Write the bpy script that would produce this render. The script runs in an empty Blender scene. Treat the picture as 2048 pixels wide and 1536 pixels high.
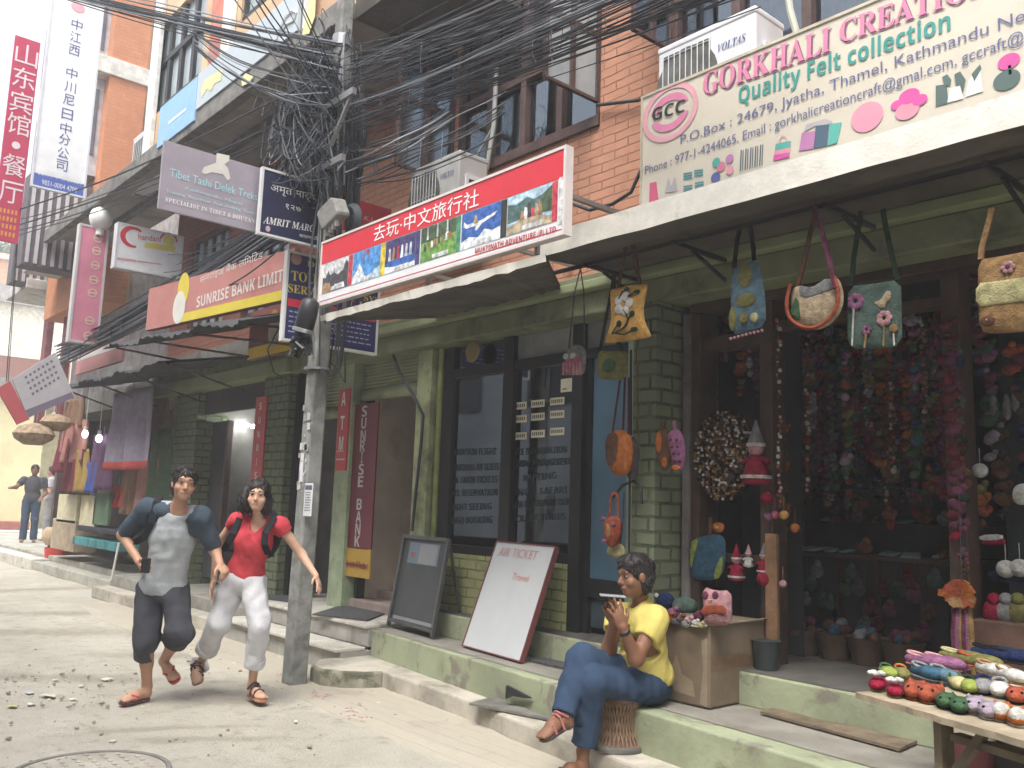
import bpy, bmesh, math, random
import numpy as np
from mathutils import Vector as V, Matrix
random.seed(7)
S = bpy.context.scene
COL = S.collection
rad = math.radians

# ---------------- camera ----------------
YAW, PIT, ROL, FPX, CAMH = rad(138.777), rad(7.903), rad(1.926), 1768.0, 1.5
FW = V((math.cos(YAW)*math.cos(PIT), math.sin(YAW)*math.cos(PIT), math.sin(PIT)))
_r = FW.cross(V((0, 0, 1))).normalized(); _u = _r.cross(FW)
RT = _r*math.cos(ROL) + _u*math.sin(ROL)
UP = -_r*math.sin(ROL) + _u*math.cos(ROL)
EYE = V((0, 0, CAMH))
cam = bpy.data.cameras.new('camera'); camo = bpy.data.objects.new('camera', cam); COL.objects.link(camo)
cam.sensor_width = 36.0; cam.lens = FPX/2048*36.0; cam.clip_start = 0.05; cam.clip_end = 600
m = Matrix.Identity(4)
for i in range(3):
    m[i][0], m[i][1], m[i][2], m[i][3] = RT[i], UP[i], -FW[i], EYE[i]
camo.matrix_world = m
S.camera = camo

# ---------------- light ----------------
SUN_EL, SUN_AZ = rad(60), rad(-62)          # azimuth of the sun, from +X counter-clockwise
w = bpy.data.worlds.new('World'); S.world = w; w.use_nodes = True
nt = w.node_tree; nt.nodes.clear()
sky = nt.nodes.new('ShaderNodeTexSky'); sky.sky_type = 'NISHITA'; sky.sun_disc = False
sky.sun_elevation = SUN_EL; sky.sun_rotation = rad(90) - SUN_AZ; sky.dust_density = 4.0; sky.air_density = 1.0
hs = nt.nodes.new('ShaderNodeHueSaturation'); hs.inputs['Saturation'].default_value = 0.35   # thin overcast
bg = nt.nodes.new('ShaderNodeBackground'); bg.inputs['Strength'].default_value = 0.15
ow = nt.nodes.new('ShaderNodeOutputWorld')
nt.links.new(sky.outputs[0], hs.inputs['Color']); nt.links.new(hs.outputs[0], bg.inputs[0]); nt.links.new(bg.outputs[0], ow.inputs[0])
sl = bpy.data.lights.new('sun', 'SUN'); sl.energy = 1.3; sl.angle = rad(32); sl.color = (1, 0.97, 0.92)
so = bpy.data.objects.new('sun', sl); COL.objects.link(so)
sd = V((math.cos(SUN_EL)*math.cos(SUN_AZ), math.cos(SUN_EL)*math.sin(SUN_AZ), math.sin(SUN_EL)))
so.rotation_euler = sd.to_track_quat('Z', 'Y').to_euler()
S.view_settings.view_transform = 'Standard'; S.view_settings.look = 'None'
S.view_settings.exposure = 1.55; S.view_settings.gamma = 1.0
S.cycles.max_bounces = 8; S.cycles.diffuse_bounces = 4; S.cycles.caustics_reflective = False; S.cycles.caustics_refractive = False
S.cycles.use_denoising = True; S.cycles.volume_bounces = 1

# ---------------- geometry helpers ----------------
def ray(x, y): return FW + RT*((x-1024)/FPX) - UP*((y-768)/FPX)
def U(x, y, Y): d = ray(x, y); return EYE + d*(Y/d.y)             # point on the plane y = Y
def G(x, y, z=0.0): d = ray(x, y); return EYE + d*((z-CAMH)/d.z)   # point on the plane z
def XP(x, y, X): d = ray(x, y); return EYE + d*(X/d.x)            # point on the plane x = X
def D(x, y, t): return EYE + ray(x, y)*t                          # point at a depth along the lens axis
WL = {}
class MB:
    def __init__(s): s.v = []; s.f = []; s.mi = []; s.cur = 0
    def mat(s, i): s.cur = i; return s
    def add(s, vs, fs):
        b = len(s.v); s.v += [tuple(p) for p in vs]
        for f in fs: s.f.append(tuple(b+i for i in f)); s.mi.append(s.cur)
        return s
    def box(s, x0, x1, y0, y1, z0, z1):
        vs = [(x, y, z) for x in (x0, x1) for y in (y0, y1) for z in (z0, z1)]
        return s.add(vs, [(0, 1, 3, 2), (4, 6, 7, 5), (0, 4, 5, 1), (2, 3, 7, 6), (0, 2, 6, 4), (1, 5, 7, 3)])
    def prism(s, pts, ext):
        ext = V(ext); pts = [V(p) for p in pts]; n = len(pts)
        nrm = V((0, 0, 0))
        for i in range(n): nrm += pts[i].cross(pts[(i+1) % n])
        if nrm.dot(ext) > 0: pts = pts[::-1]
        vs = pts + [p+ext for p in pts]
        fs = [tuple(range(n)), tuple(range(2*n-1, n-1, -1))] + [((i+1) % n, i, n+i, n+(i+1) % n) for i in range(n)]
        return s.add(vs, fs)
    def bar(s, a, b, wd, ht, up=(0, 0, 1)):
        a, b = V(a), V(b); d = (b-a).normalized(); up = V(up)
        x = d.cross(up)
        if x.length < 1e-4: x = d.cross(V((1, 0, 0)))
        x.normalize(); y = x.cross(d)
        c = [a + x*(i*wd/2) + y*(j*ht/2) for i, j in ((-1, -1), (1, -1), (1, 1), (-1, 1))]
        return s.prism(c, b-a)
    def tube(s, pts, r, n=6, cap=True):
        pts = [V(p) for p in pts]; k = len(pts)
        rs = r if isinstance(r, (list, tuple)) else [r]*k
        vs = []; fs = []; x = None
        for i, p in enumerate(pts):
            d = (pts[min(i+1, k-1)]-pts[max(i-1, 0)])
            d = d.normalized() if d.length > 1e-9 else V((0, 0, 1))
            if x is None:
                x = d.cross(V((0, 0, 1)))
                if x.length < 1e-3: x = d.cross(V((1, 0, 0)))
            x = (x-d*x.dot(d))
            if x.length < 1e-6: x = d.orthogonal()
            x.normalize(); y = d.cross(x)
            for j in range(n):
                a = 2*math.pi*j/n; vs.append(p + (x*math.cos(a)+y*math.sin(a))*rs[i])
        for i in range(k-1):
            for j in range(n):
                j2 = (j+1) % n; fs.append((i*n+j, i*n+j2, (i+1)*n+j2, (i+1)*n+j))
        if cap: fs += [tuple(range(n-1, -1, -1)), tuple(range((k-1)*n, k*n))]
        return s.add(vs, fs)
    def lathe(s, c, prof, n=16, axis=(0, 0, 1), sx=1.0):
        c = V(c); q = V((0, 0, 1)).rotation_difference(V(axis)); vs = []; fs = []
        for (r, h) in prof:
            for j in range(n):
                a = 2*math.pi*j/n; vs.append(c + q @ V((r*math.cos(a)*sx, r*math.sin(a), h)))
        k = len(prof)
        for i in range(k-1):
            for j in range(n):
                j2 = (j+1) % n; fs.append((i*n+j, i*n+j2, (i+1)*n+j2, (i+1)*n+j))
        fs += [tuple(range(n-1, -1, -1)), tuple(range((k-1)*n, k*n))]
        return s.add(vs, fs)
    def ball(s, c, rx, ry=None, rz=None, n=12, m_=7, rot=None):
        ry = ry or rx; rz = rz or rx; c = V(c); vs = []; fs = []
        R = rot or Matrix.Identity(3)
        for i in range(m_+1):
            t = math.pi*i/m_
            for j in range(n):
                a = 2*math.pi*j/n
                vs.append(c + R @ V((rx*math.sin(t)*math.cos(a), ry*math.sin(t)*math.sin(a), -rz*math.cos(t))))
        for i in range(m_):
            for j in range(n):
                j2 = (j+1) % n; fs.append((i*n+j, i*n+j2, (i+1)*n+j2, (i+1)*n+j))
        return s.add(vs, fs)
    def grid(s, fn, nu, nv, closed_u=False):
        vs = [fn(i/nu, j/nv) for j in range(nv+1) for i in range(nu+1)]; q = nu+1
        return s.add(vs, [(j*q+i, j*q+i+1, (j+1)*q+i+1, (j+1)*q+i) for j in range(nv) for i in range(nu)])
    def build(s, name, mats, parent=None, label=None, cat=None, group=None, kind=None, loc=None, smooth=False, bevel=0, solid=0, sub=0):
        if not isinstance(mats, (list, tuple)): mats = [mats]
        off = V((0, 0, 0))
        if parent is not None: off = WL[parent.name]
        elif loc is not None: off = V(loc)
        elif kind is None:
            xs = np.array(s.v); off = V((float(xs[:, 0].mean()), float(xs[:, 1].mean()), float(xs[:, 2].min())))
        me = bpy.data.meshes.new(name)
        me.from_pydata([(p[0]-off.x, p[1]-off.y, p[2]-off.z) for p in s.v], [], s.f)
        for mm in mats: me.materials.append(mm)
        if any(s.mi): me.polygons.foreach_set('material_index', s.mi)
        if smooth:
            me.polygons.foreach_set('use_smooth', [True]*len(me.polygons))
            if smooth != 2:
                try: me.set_sharp_from_angle(angle=rad(50))
                except Exception: pass
        me.validate(); me.update()
        o = bpy.data.objects.new(name, me); COL.objects.link(o)
        if parent is not None: o.parent = parent
        else: o.location = off
        WL[o.name] = off
        if solid:
            md = o.modifiers.new('solid', 'SOLIDIFY'); md.thickness = solid; md.offset = 0
        if bevel:
            md = o.modifiers.new('bevel', 'BEVEL'); md.width = bevel; md.segments = 2; md.limit_method = 'ANGLE'; md.angle_limit = rad(40)
        if sub:
            md = o.modifiers.new('sub', 'SUBSURF'); md.levels = sub; md.render_levels = sub
        tag(o, label, cat, group, kind)
        return o
def tag(o, label=None, cat=None, group=None, kind=None):
    if label: o['label'] = label
    if cat: o['category'] = cat
    if group: o['group'] = group
    if kind: o['kind'] = kind
    return o
def thing(name, label, cat, loc, group=None):
    o = bpy.data.objects.new(name, None); COL.objects.link(o); o.location = V(loc); o.empty_display_size = 0.1
    WL[o.name] = V(loc)
    return tag(o, label, cat, group)
def copy_tree(o, parent=None):
    c = o.copy(); COL.objects.link(c)
    if parent is not None: c.parent = parent
    for ch in [x for x in CH.get(o.name, []) or o.children]: copy_tree(ch, c)
    return c
CH = {}
def dup(root, loc, label, rz=0.0, sc=1.0):
    c = copy_tree(root); c.location = V(loc); c.rotation_euler = (0, 0, rz); c.scale = (sc, sc, sc); c['label'] = label
    return c

# ---------------- materials ----------------
def _n(nt, t, **k):
    n = nt.nodes.new(t)
    for a, b in k.items(): setattr(n, a, b)
    return n
def _mix(nt, fac, a, b):
    n = nt.nodes.new('ShaderNodeMix'); n.data_type = 'RGBA'
    for sock, val in ((n.inputs['Factor'], fac), (n.inputs['A'], a), (n.inputs['B'], b)):
        if isinstance(val, (int, float)): sock.default_value = val
        elif isinstance(val, (tuple, list)): sock.default_value = (*val[:3], 1)
        else: nt.links.new(val, sock)
    return n.outputs['Result']
def _noise(nt, vec, sc, det=4, ro=.55, dist=0.0):
    n = nt.nodes.new('ShaderNodeTexNoise'); n.inputs['Scale'].default_value = sc; n.inputs['Detail'].default_value = det
    n.inputs['Roughness'].default_value = ro; n.inputs['Distortion'].default_value = dist
    nt.links.new(vec, n.inputs['Vector']); return n.outputs[0]
def _ramp(nt, fac, a, b):
    n = nt.nodes.new('ShaderNodeMapRange'); n.interpolation_type = 'SMOOTHSTEP'
    n.inputs['From Min'].default_value = a; n.inputs['From Max'].default_value = b
    nt.links.new(fac, n.inputs['Value']); return n.outputs[0]
MATS = {}
def new_mat(name):
    mt = bpy.data.materials.new(name); mt.use_nodes = True; nt = mt.node_tree; nt.nodes.clear()
    out = _n(nt, 'ShaderNodeOutputMaterial'); p = _n(nt, 'ShaderNodeBsdfPrincipled'); nt.links.new(p.outputs[0], out.inputs[0])
    tc = _n(nt, 'ShaderNodeTexCoord')
    return mt, nt, p, tc.outputs['Object']
def M(name, col, rough=.8, var=.18, sc=6, bump=.25, bsc=45, metal=0, dirt=None, dt=(.5, .68), dsc=2.2, spec=.4, streak=False):
    if name in MATS: return MATS[name]
    mt, nt, p, vec = new_mat(name)
    c = np.array(col)
    n1 = _noise(nt, vec, sc, 6, .6)
    base = _mix(nt, _ramp(nt, n1, .3, .7), tuple(c*(1-var)), tuple(np.minimum(c*(1+var), 1)))
    if dirt:
        dv = vec
        if streak:
            mp = _n(nt, 'ShaderNodeMapping'); mp.inputs['Scale'].default_value = (1, 1, .18); nt.links.new(vec, mp.inputs[0]); dv = mp.outputs[0]
        n2 = _noise(nt, dv, dsc, 8, .65, .4)
        base = _mix(nt, _ramp(nt, n2, *dt), base, dirt)
    nt.links.new(base, p.inputs['Base Color'])
    p.inputs['Roughness'].default_value = rough; p.inputs['Metallic'].default_value = metal
    p.inputs['Specular IOR Level'].default_value = spec
    if bump:
        b = _n(nt, 'ShaderNodeBump'); b.inputs['Strength'].default_value = bump; b.inputs['Distance'].default_value = .01
        nt.links.new(_noise(nt, vec, bsc, 5, .6), b.inputs['Height']); nt.links.new(b.outputs[0], p.inputs['Normal'])
    MATS[name] = mt; return mt
def P(name, col, rough=.5, **k): return M(name, col, rough, var=k.pop('var', .06), bump=k.pop('bump', .06), **k)
def felt(name, col, k=.60): return M('felt_'+name, tuple(k*x for x in col), .98, var=.32, sc=24, bump=.9, bsc=110, spec=.08)
def cloth(name, col, var=.12): return M('cloth_'+name, col, .9, var=var, sc=9, bump=.75, bsc=13, spec=.2)
def emit(name, col, st):
    if name in MATS: return MATS[name]
    mt, nt, p, vec = new_mat(name)
    p.inputs['Base Color'].default_value = (*col, 1); p.inputs['Emission Color'].default_value = (*col, 1); p.inputs['Emission Strength'].default_value = st
    MATS[name] = mt; return mt
def brick(name, c1, c2, mortar, bw, bh, ms=.012, dirt=None, dt=(.55, .7), bump=.7, off=.5, rough=.85):
    if name in MATS: return MATS[name]
    mt, nt, p, vec = new_mat(name)
    sx = _n(nt, 'ShaderNodeSeparateXYZ'); nt.links.new(vec, sx.inputs[0])
    ad = _n(nt, 'ShaderNodeMath', operation='ADD'); nt.links.new(sx.outputs[0], ad.inputs[0]); nt.links.new(sx.outputs[1], ad.inputs[1])
    cb = _n(nt, 'ShaderNodeCombineXYZ'); nt.links.new(ad.outputs[0], cb.inputs[0]); nt.links.new(sx.outputs[2], cb.inputs[1])
    wb = _n(nt, 'ShaderNodeVectorMath', operation='SCALE'); wb.inputs['Scale'].default_value = .02
    nz = nt.nodes.new('ShaderNodeTexNoise'); nz.inputs['Scale'].default_value = 9; nt.links.new(cb.outputs[0], nz.inputs['Vector']); nt.links.new(nz.outputs['Color'], wb.inputs[0])
    av = _n(nt, 'ShaderNodeVectorMath', operation='ADD'); nt.links.new(cb.outputs[0], av.inputs[0]); nt.links.new(wb.outputs[0], av.inputs[1])
    b = _n(nt, 'ShaderNodeTexBrick'); b.offset = off; b.inputs['Scale'].default_value = 1
    b.inputs['Brick Width'].default_value = bw; b.inputs['Row Height'].default_value = bh; b.inputs['Mortar Size'].default_value = ms; b.inputs['Mortar Smooth'].default_value = .3
    b.inputs['Color1'].default_value = (*c1, 1); b.inputs['Color2'].default_value = (*c2, 1); b.inputs['Mortar'].default_value = (*mortar, 1)
    nt.links.new(av.outputs[0], b.inputs['Vector'])
    base = _mix(nt, _ramp(nt, _noise(nt, vec, 5, 8, .7), .25, .75), b.outputs['Color'], tuple(np.array(c1)*.72))
    mx = base
    if dirt: mx = _mix(nt, _ramp(nt, _noise(nt, vec, 2.5, 8, .65), *dt), base, dirt)
    nt.links.new(mx, p.inputs['Base Color']); p.inputs['Roughness'].default_value = rough; p.inputs['Specular IOR Level'].default_value = .25
    inv = _n(nt, 'ShaderNodeMath', operation='MULTIPLY_ADD'); inv.inputs[1].default_value = -1; inv.inputs[2].default_value = 1; nt.links.new(b.outputs['Fac'], inv.inputs[0])
    sm = _n(nt, 'ShaderNodeMath', operation='MULTIPLY_ADD'); sm.inputs[1].default_value = .35; nt.links.new(_noise(nt, vec, 60, 4, .6), sm.inputs[0]); nt.links.new(inv.outputs[0], sm.inputs[2])
    bp = _n(nt, 'ShaderNodeBump'); bp.inputs['Strength'].default_value = bump; bp.inputs['Distance'].default_value = .012
    nt.links.new(sm.outputs[0], bp.inputs['Height']); nt.links.new(bp.outputs[0], p.inputs['Normal'])
    MATS[name] = mt; return mt
def glass(name, tint, refl=.12, rough=.03):
    if name in MATS: return MATS[name]
    mt, nt, p, vec = new_mat(name)
    out = [n for n in nt.nodes if n.type == 'OUTPUT_MATERIAL'][0]
    tr = _n(nt, 'ShaderNodeBsdfTransparent'); tr.inputs[0].default_value = (*tint, 1)
    gl = _n(nt, 'ShaderNodeBsdfGlossy'); gl.inputs['Roughness'].default_value = rough; gl.inputs[0].default_value = (.8, .9, 1, 1)
    fr = _n(nt, 'ShaderNodeFresnel'); fr.inputs[0].default_value = 1.5
    mm = _n(nt, 'ShaderNodeMath', operation='MULTIPLY_ADD'); mm.inputs[1].default_value = 1; mm.inputs[2].default_value = refl; nt.links.new(fr.outputs[0], mm.inputs[0])
    mx = _n(nt, 'ShaderNodeMixShader'); nt.links.new(mm.outputs[0], mx.inputs[0]); nt.links.new(tr.outputs[0], mx.inputs[1]); nt.links.new(gl.outputs[0], mx.inputs[2])
    nt.links.new(mx.outputs[0], out.inputs[0]); MATS[name] = mt; return mt

# ---------------- lettering ----------------
_fc = {}
def glyphs(s):
    if s in _fc: return _fc[s]
    cu = bpy.data.curves.new('t', 'FONT'); cu.body = s; cu.size = 1; cu.resolution_u = 3; cu.fill_mode = 'FRONT' if hasattr(cu, 'fill_mode') else 'BOTH'
    o = bpy.data.objects.new('t', cu); COL.objects.link(o)
    bpy.context.view_layer.update()
    me = bpy.data.meshes.new_from_object(o.evaluated_get(bpy.context.evaluated_depsgraph_get()))
    vs = np.array([v.co[:] for v in me.vertices]).reshape(-1, 3)[:, :2]; fs = [tuple(p.vertices) for p in me.polygons]
    bpy.data.objects.remove(o); bpy.data.curves.remove(cu); bpy.data.meshes.remove(me)
    _fc[s] = (vs, fs); return _fc[s]
BOLD = lambda s: ''.join(chr(0x1D400+ord(c)-65) if 'A' <= c <= 'Z' else chr(0x1D41A+ord(c)-97) if 'a' <= c <= 'z' else c for c in s)
SANSB = lambda s: ''.join(chr(0x1D5D4+ord(c)-65) if 'A' <= c <= 'Z' else chr(0x1D5EE+ord(c)-97) if 'a' <= c <= 'z' else chr(0x1D7EC+ord(c)-48) if '0' <= c <= '9' else c for c in s)
ITAL = lambda s: ''.join(chr(0x1D468+ord(c)-65) if 'A' <= c <= 'Z' else c for c in s)
class Plane:
    """a flat frame: o origin, ex right, ey up, n towards the viewer; uv() takes a photo pixel to the plane."""
    def __init__(s, o, ex, ey): s.o = V(o); s.ex = V(ex).normalized(); s.ey = (V(ey)-s.ex*V(ey).dot(s.ex)).normalized(); s.n = s.ex.cross(s.ey)
    def uv(s, x, y):
        d = ray(x, y); t = (s.o-EYE).dot(s.n)/d.dot(s.n); p = EYE+d*t-s.o
        return (p.dot(s.ex), p.dot(s.ey))
    def p(s, x, y, d=0.0): return s.o+s.ex*x+s.ey*y+s.n*d
    def quad(s, mb, x0, y0, x1, y1, d=.003): return mb.add([s.p(x0, y0, d), s.p(x1, y0, d), s.p(x1, y1, d), s.p(x0, y1, d)], [(0, 1, 2, 3)])
    def poly(s, mb, pts, d=.003):
        a = sum(pts[i][0]*pts[(i+1) % len(pts)][1]-pts[(i+1) % len(pts)][0]*pts[i][1] for i in range(len(pts)))
        if a < 0: pts = pts[::-1]
        return mb.add([s.p(x, y, d) for x, y in pts], [tuple(range(len(pts)))])
    def disc(s, mb, cx, cy, rx, ry, d=.003, n=24, ang=0): return s.poly(mb, [(cx+rx*math.cos(6.2832*i/n)*math.cos(ang)-ry*math.sin(6.2832*i/n)*math.sin(ang), cy+rx*math.cos(6.2832*i/n)*math.sin(ang)+ry*math.sin(6.2832*i/n)*math.cos(ang)) for i in range(n)], d)
    def ring(s, mb, cx, cy, rx, ry, wd, d=.003, n=32, a0=0, a1=6.2832):
        for i in range(n):
            t, t2 = a0+(a1-a0)*i/n, a0+(a1-a0)*(i+1)/n
            s.poly(mb, [(cx+rx*math.cos(t), cy+ry*math.sin(t)), (cx+rx*math.cos(t2), cy+ry*math.sin(t2)), (cx+(rx-wd)*math.cos(t2), cy+(ry-wd)*math.sin(t2)), (cx+(rx-wd)*math.cos(t), cy+(ry-wd)*math.sin(t))], d)
        return mb
    def board(s, mb, x0, y0, x1, y1, th=.03): return mb.prism([s.p(x0, y0, 0), s.p(x1, y0, 0), s.p(x1, y1, 0), s.p(x0, y1, 0)], s.n*-th)
    def text(s, mb, txt, x0, y0, x1, y1, h, d=.004, box=False, slant=0.0):
        """baseline from (x0,y0) to (x1,y1); h = cap height (box: full height)"""
        vs, fs = glyphs(txt)
        if len(vs) == 0: return mb
        a, b = vs.min(0), vs.max(0)
        L = math.hypot(x1-x0, y1-y0); c, sn = (x1-x0)/L, (y1-y0)/L
        kx = L/(b[0]-a[0])
        if box: ky = h/(b[1]-a[1]); yo = a[1]
        else: ky = h/.72; yo = 0
        pts = []
        for q in vs:
            yy = (q[1]-yo)*ky; xx = (q[0]-a[0])*kx + slant*yy
            pts.append(s.p(x0+xx*c-yy*sn, y0+xx*sn+yy*c, d))
        return mb.add(pts, fs)
    def ptext(s, mb, txt, p0, p1, hp, **k):
        """baseline given by two photo pixels on this plane, cap height in photo pixels"""
        a = s.uv(*p0); b = s.uv(*p1); t = s.uv(p0[0]+hp*.05, p0[1]-hp)
        return s.text(mb, txt, a[0], a[1], b[0], b[1], abs(t[1]-a[1]), **k)
    def stack(s, mb, txt, xc, y0, y1, wd, h, **k):
        n = len(txt)
        for i, ch in enumerate(txt):
            if ch == ' ': continue
            yy = y0+(y1-y0)*i/max(n-1, 1); w_ = wd*(.35 if ch in 'I·' else 1)
            s.text(mb, ch, xc-w_/2, yy-h/2, xc+w_/2, yy-h/2, h, **k)
        return mb
XZ = lambda x, y, z: Plane((x, y, z), (1, 0, 0), (0, 0, 1))      # faces the street
YZ = lambda x, y, z: Plane((x, y, z), (0, 1, 0), (0, 0, 1))      # hangs across the pavement, faces +X
# ---------------- implicit bodies ----------------
class SDF:
    def __init__(s, lo, hi, res):
        s.lo = np.array(lo, float); s.res = res; s.n = np.ceil((np.array(hi)-s.lo)/res).astype(int)+1
        s.d = np.full(tuple(s.n), 9.0)
    def sub(s, lo, hi):
        a = np.maximum(np.floor((lo-s.lo)/s.res).astype(int), 0); b = np.minimum(np.ceil((hi-s.lo)/s.res).astype(int)+1, s.n)
        if (b <= a).any(): return None, None
        sl_ = tuple(slice(i, j) for i, j in zip(a, b))
        ax = [s.lo[k]+s.res*np.arange(a[k], b[k]) for k in range(3)]
        return sl_, np.stack(np.meshgrid(*ax, indexing='ij'), -1)
    def put(s, sl_, e, k, op):
        d = s.d[sl_]
        if op == 'u':
            h = np.maximum(k-np.abs(d-e), 0)/max(k, 1e-6); s.d[sl_] = np.minimum(d, e)-h*h*k*.25
        else:
            e = -e; h = np.maximum(k-np.abs(d-e), 0)/max(k, 1e-6); s.d[sl_] = np.maximum(d, e)+h*h*k*.25
    def cap(s, a, b, ra, rb=None, k=.03, op='u'):
        rb = ra if rb is None else rb; a = np.array(a, float); b = np.array(b, float); r = max(ra, rb)+k+.02
        sl_, p = s.sub(np.minimum(a, b)-r, np.maximum(a, b)+r)
        if sl_ is None: return s
        ba = b-a; t = np.clip(((p-a)@ba)/max(ba@ba, 1e-9), 0, 1)
        s.put(sl_, np.linalg.norm(p-a-t[..., None]*ba, axis=-1)-(ra+(rb-ra)*t), k, op); return s
    def path(s, pts, rs, k=.03):
        for i in range(len(pts)-1): s.cap(pts[i], pts[i+1], rs[i], rs[i+1], k)
        return s
    def ell(s, c, r, ax=None, k=.03, op='u'):
        c = np.array(c, float); r = np.array(r, float); A = np.eye(3) if ax is None else np.array([list(a) for a in ax], float)
        m_ = r.max()+k+.02; sl_, p = s.sub(c-m_, c+m_)
        if sl_ is None: return s
        q = (p-c)@A.T; k0 = np.linalg.norm(q/r, axis=-1); k1 = np.linalg.norm(q/(r*r), axis=-1)
        s.put(sl_, k0*(k0-1)/np.maximum(k1, 1e-6), k, op); return s
    def clip(s, p0, n, k=.01):
        n = np.array(n, float); n /= np.linalg.norm(n)
        ax = [s.lo[i]+s.res*np.arange(s.n[i]) for i in range(3)]; g = np.meshgrid(*ax, indexing='ij')
        e = sum((g[i]-p0[i])*n[i] for i in range(3)); s.d = np.maximum(s.d, e); return s
    def wrinkle(s, amp, fr, seed=0):
        rg = np.random.RandomState(seed); ax = [s.lo[i]+s.res*np.arange(s.n[i]) for i in range(3)]; g = np.meshgrid(*ax, indexing='ij')
        for _ in range(5):
            v = rg.randn(3)*np.array([1, 1, .55]); v = v/np.linalg.norm(v)*fr*rg.uniform(.6, 1.5)
            w2 = rg.randn(3)*fr*.35
            s.d += amp*np.sin(g[0]*v[0]+g[1]*v[1]+g[2]*v[2]+rg.rand()*6+1.5*np.sin(g[0]*w2[0]+g[1]*w2[1]+g[2]*w2[2]))/2.2
        return s
    def mesh(s, mb):
        d = s.d; sg = d < 0; N = d.shape
        def cr(o): return tuple(slice(o[i], N[i]-1+o[i]) for i in range(3))
        offs = [(i, j, k) for i in (0, 1) for j in (0, 1) for k in (0, 1)]
        cnt = sum(sg[cr(o)].astype(int) for o in offs); cell = (cnt > 0) & (cnt < 8)
        pos = np.zeros(cell.shape+(3,)); c = np.zeros(cell.shape)
        for a in offs:
            for ax in range(3):
                if a[ax]: continue
                b = list(a); b[ax] = 1; d0, d1 = d[cr(a)], d[cr(b)]; x = (sg[cr(a)] != sg[cr(b)])
                t = np.where(x, d0/np.where(x, d0-d1, 1), 0)
                for q in range(3): pos[..., q] += np.where(x, a[q]+(t if q == ax else 0), 0)
                c += x
        id_ = np.full(cell.shape, -1); w_ = np.argwhere(cell); id_[cell] = np.arange(len(w_))
        vs = (pos[cell]/c[cell][:, None]+w_)*s.res+s.lo
        fs = []
        for ax in range(3):
            o1, o2 = [(1, 2), (2, 0), (0, 1)][ax]
            a = [slice(None)]*3; b = [slice(None)]*3; a[ax] = slice(0, N[ax]-1); b[ax] = slice(1, N[ax])
            s0, s1 = sg[tuple(a)], sg[tuple(b)]; e = np.argwhere(s0 != s1)
            ok = (e[:, o1] > 0) & (e[:, o2] > 0) & (e[:, o1] < N[o1]-1) & (e[:, o2] < N[o2]-1); e = e[ok]
            fl = s0[tuple(e.T)]
            def cid(u, v_):
                q = e.copy(); q[:, o1] -= u; q[:, o2] -= v_; return id_[tuple(q.T)]
            Q = np.stack([cid(1, 1), cid(0, 1), cid(0, 0), cid(1, 0)], 1)
            Q[~fl] = Q[~fl][:, ::-1]; fs.append(Q)
        fs = np.concatenate(fs); fs = fs[(fs >= 0).all(1)]
        return mb.add(vs.tolist(), fs.tolist())
# ---------------- the setting: ground, gutter, steps ----------------
def road_mat():
    mt, nt, p, vec = new_mat('road_dust')
    n1 = _noise(nt, vec, 1.1, 8, .62, .3); n2 = _noise(nt, vec, 7, 8, .7); n3 = _noise(nt, vec, 120, 4, .6)
    base = _mix(nt, _ramp(nt, n1, .3, .72), (.44, .41, .345), (.55, .52, .445))
    base = _mix(nt, _ramp(nt, n2, .50, .74), base, (.34, .305, .245))
    base = _mix(nt, _ramp(nt, n3, .60, .72), base, (.25, .22, .175))
    # damp dirt that was carried across the lane: long smears with ragged edges
    for (px, py), L, W, ang in (((150, 1352), 1.3, .25, 52), ((60, 1262), 2.0, .36, 56), ((160, 1225), 2.6, .30, 64), ((330, 1310), 1.0, .22, 60), ((440, 1475), .55, .12, 60), ((330, 1455), .7, .10, 65), ((480, 1400), .5, .2, 40), ((30, 1180), 3., .35, 95), ((640, 1330), .5, .3, 10)):
        c = G(px, py)
        mp = _n(nt, 'ShaderNodeMapping', vector_type='TEXTURE'); mp.inputs['Location'].default_value = c; mp.inputs['Rotation'].default_value = (0, 0, rad(ang)); mp.inputs['Scale'].default_value = (L, W, 1)
        nt.links.new(vec, mp.inputs[0])
        ln = _n(nt, 'ShaderNodeVectorMath', operation='LENGTH'); nt.links.new(mp.outputs[0], ln.inputs[0])
        ad = _n(nt, 'ShaderNodeMath', operation='MULTIPLY_ADD'); ad.inputs[1].default_value = 2.6; nt.links.new(_noise(nt, vec, 2.6, 8, .68), ad.inputs[0]); nt.links.new(ln.outputs['Value'], ad.inputs[2])
        f = _n(nt, 'ShaderNodeMapRange', interpolation_type='SMOOTHSTEP'); f.inputs['From Min'].default_value = 2.35; f.inputs['From Max'].default_value = 1.5; f.inputs['To Max'].default_value = .55
        nt.links.new(ad.outputs[0], f.inputs['Value'])
        base = _mix(nt, f.outputs[0], base, (.27, .235, .18))
    nt.links.new(base, p.inputs['Base Color']); p.inputs['Roughness'].default_value = .92; p.inputs['Specular IOR Level'].default_value = .2
    sm = _n(nt, 'ShaderNodeMath', operation='ADD'); nt.links.new(_noise(nt, vec, 9, 8, .7), sm.inputs[0]); nt.links.new(_noise(nt, vec, 55, 5, .6), sm.inputs[1])
    b = _n(nt, 'ShaderNodeBump'); b.inputs['Strength'].default_value = .8; b.inputs['Distance'].default_value = .03
    nt.links.new(sm.outputs[0], b.inputs['Height']); nt.links.new(b.outputs[0], p.inputs['Normal'])
    return mt
m_road = road_mat()
def und(x, y): return .006*math.sin(2.1*x+.7*y)+.005*math.sin(1.3*y-3.1*x+1)+.003*math.sin(7*x+5*y)
g = MB()
xs = [-140, -90, -60, -45, -35]+[-30+.5*i for i in range(61)]+[4, 10, 30]
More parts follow.
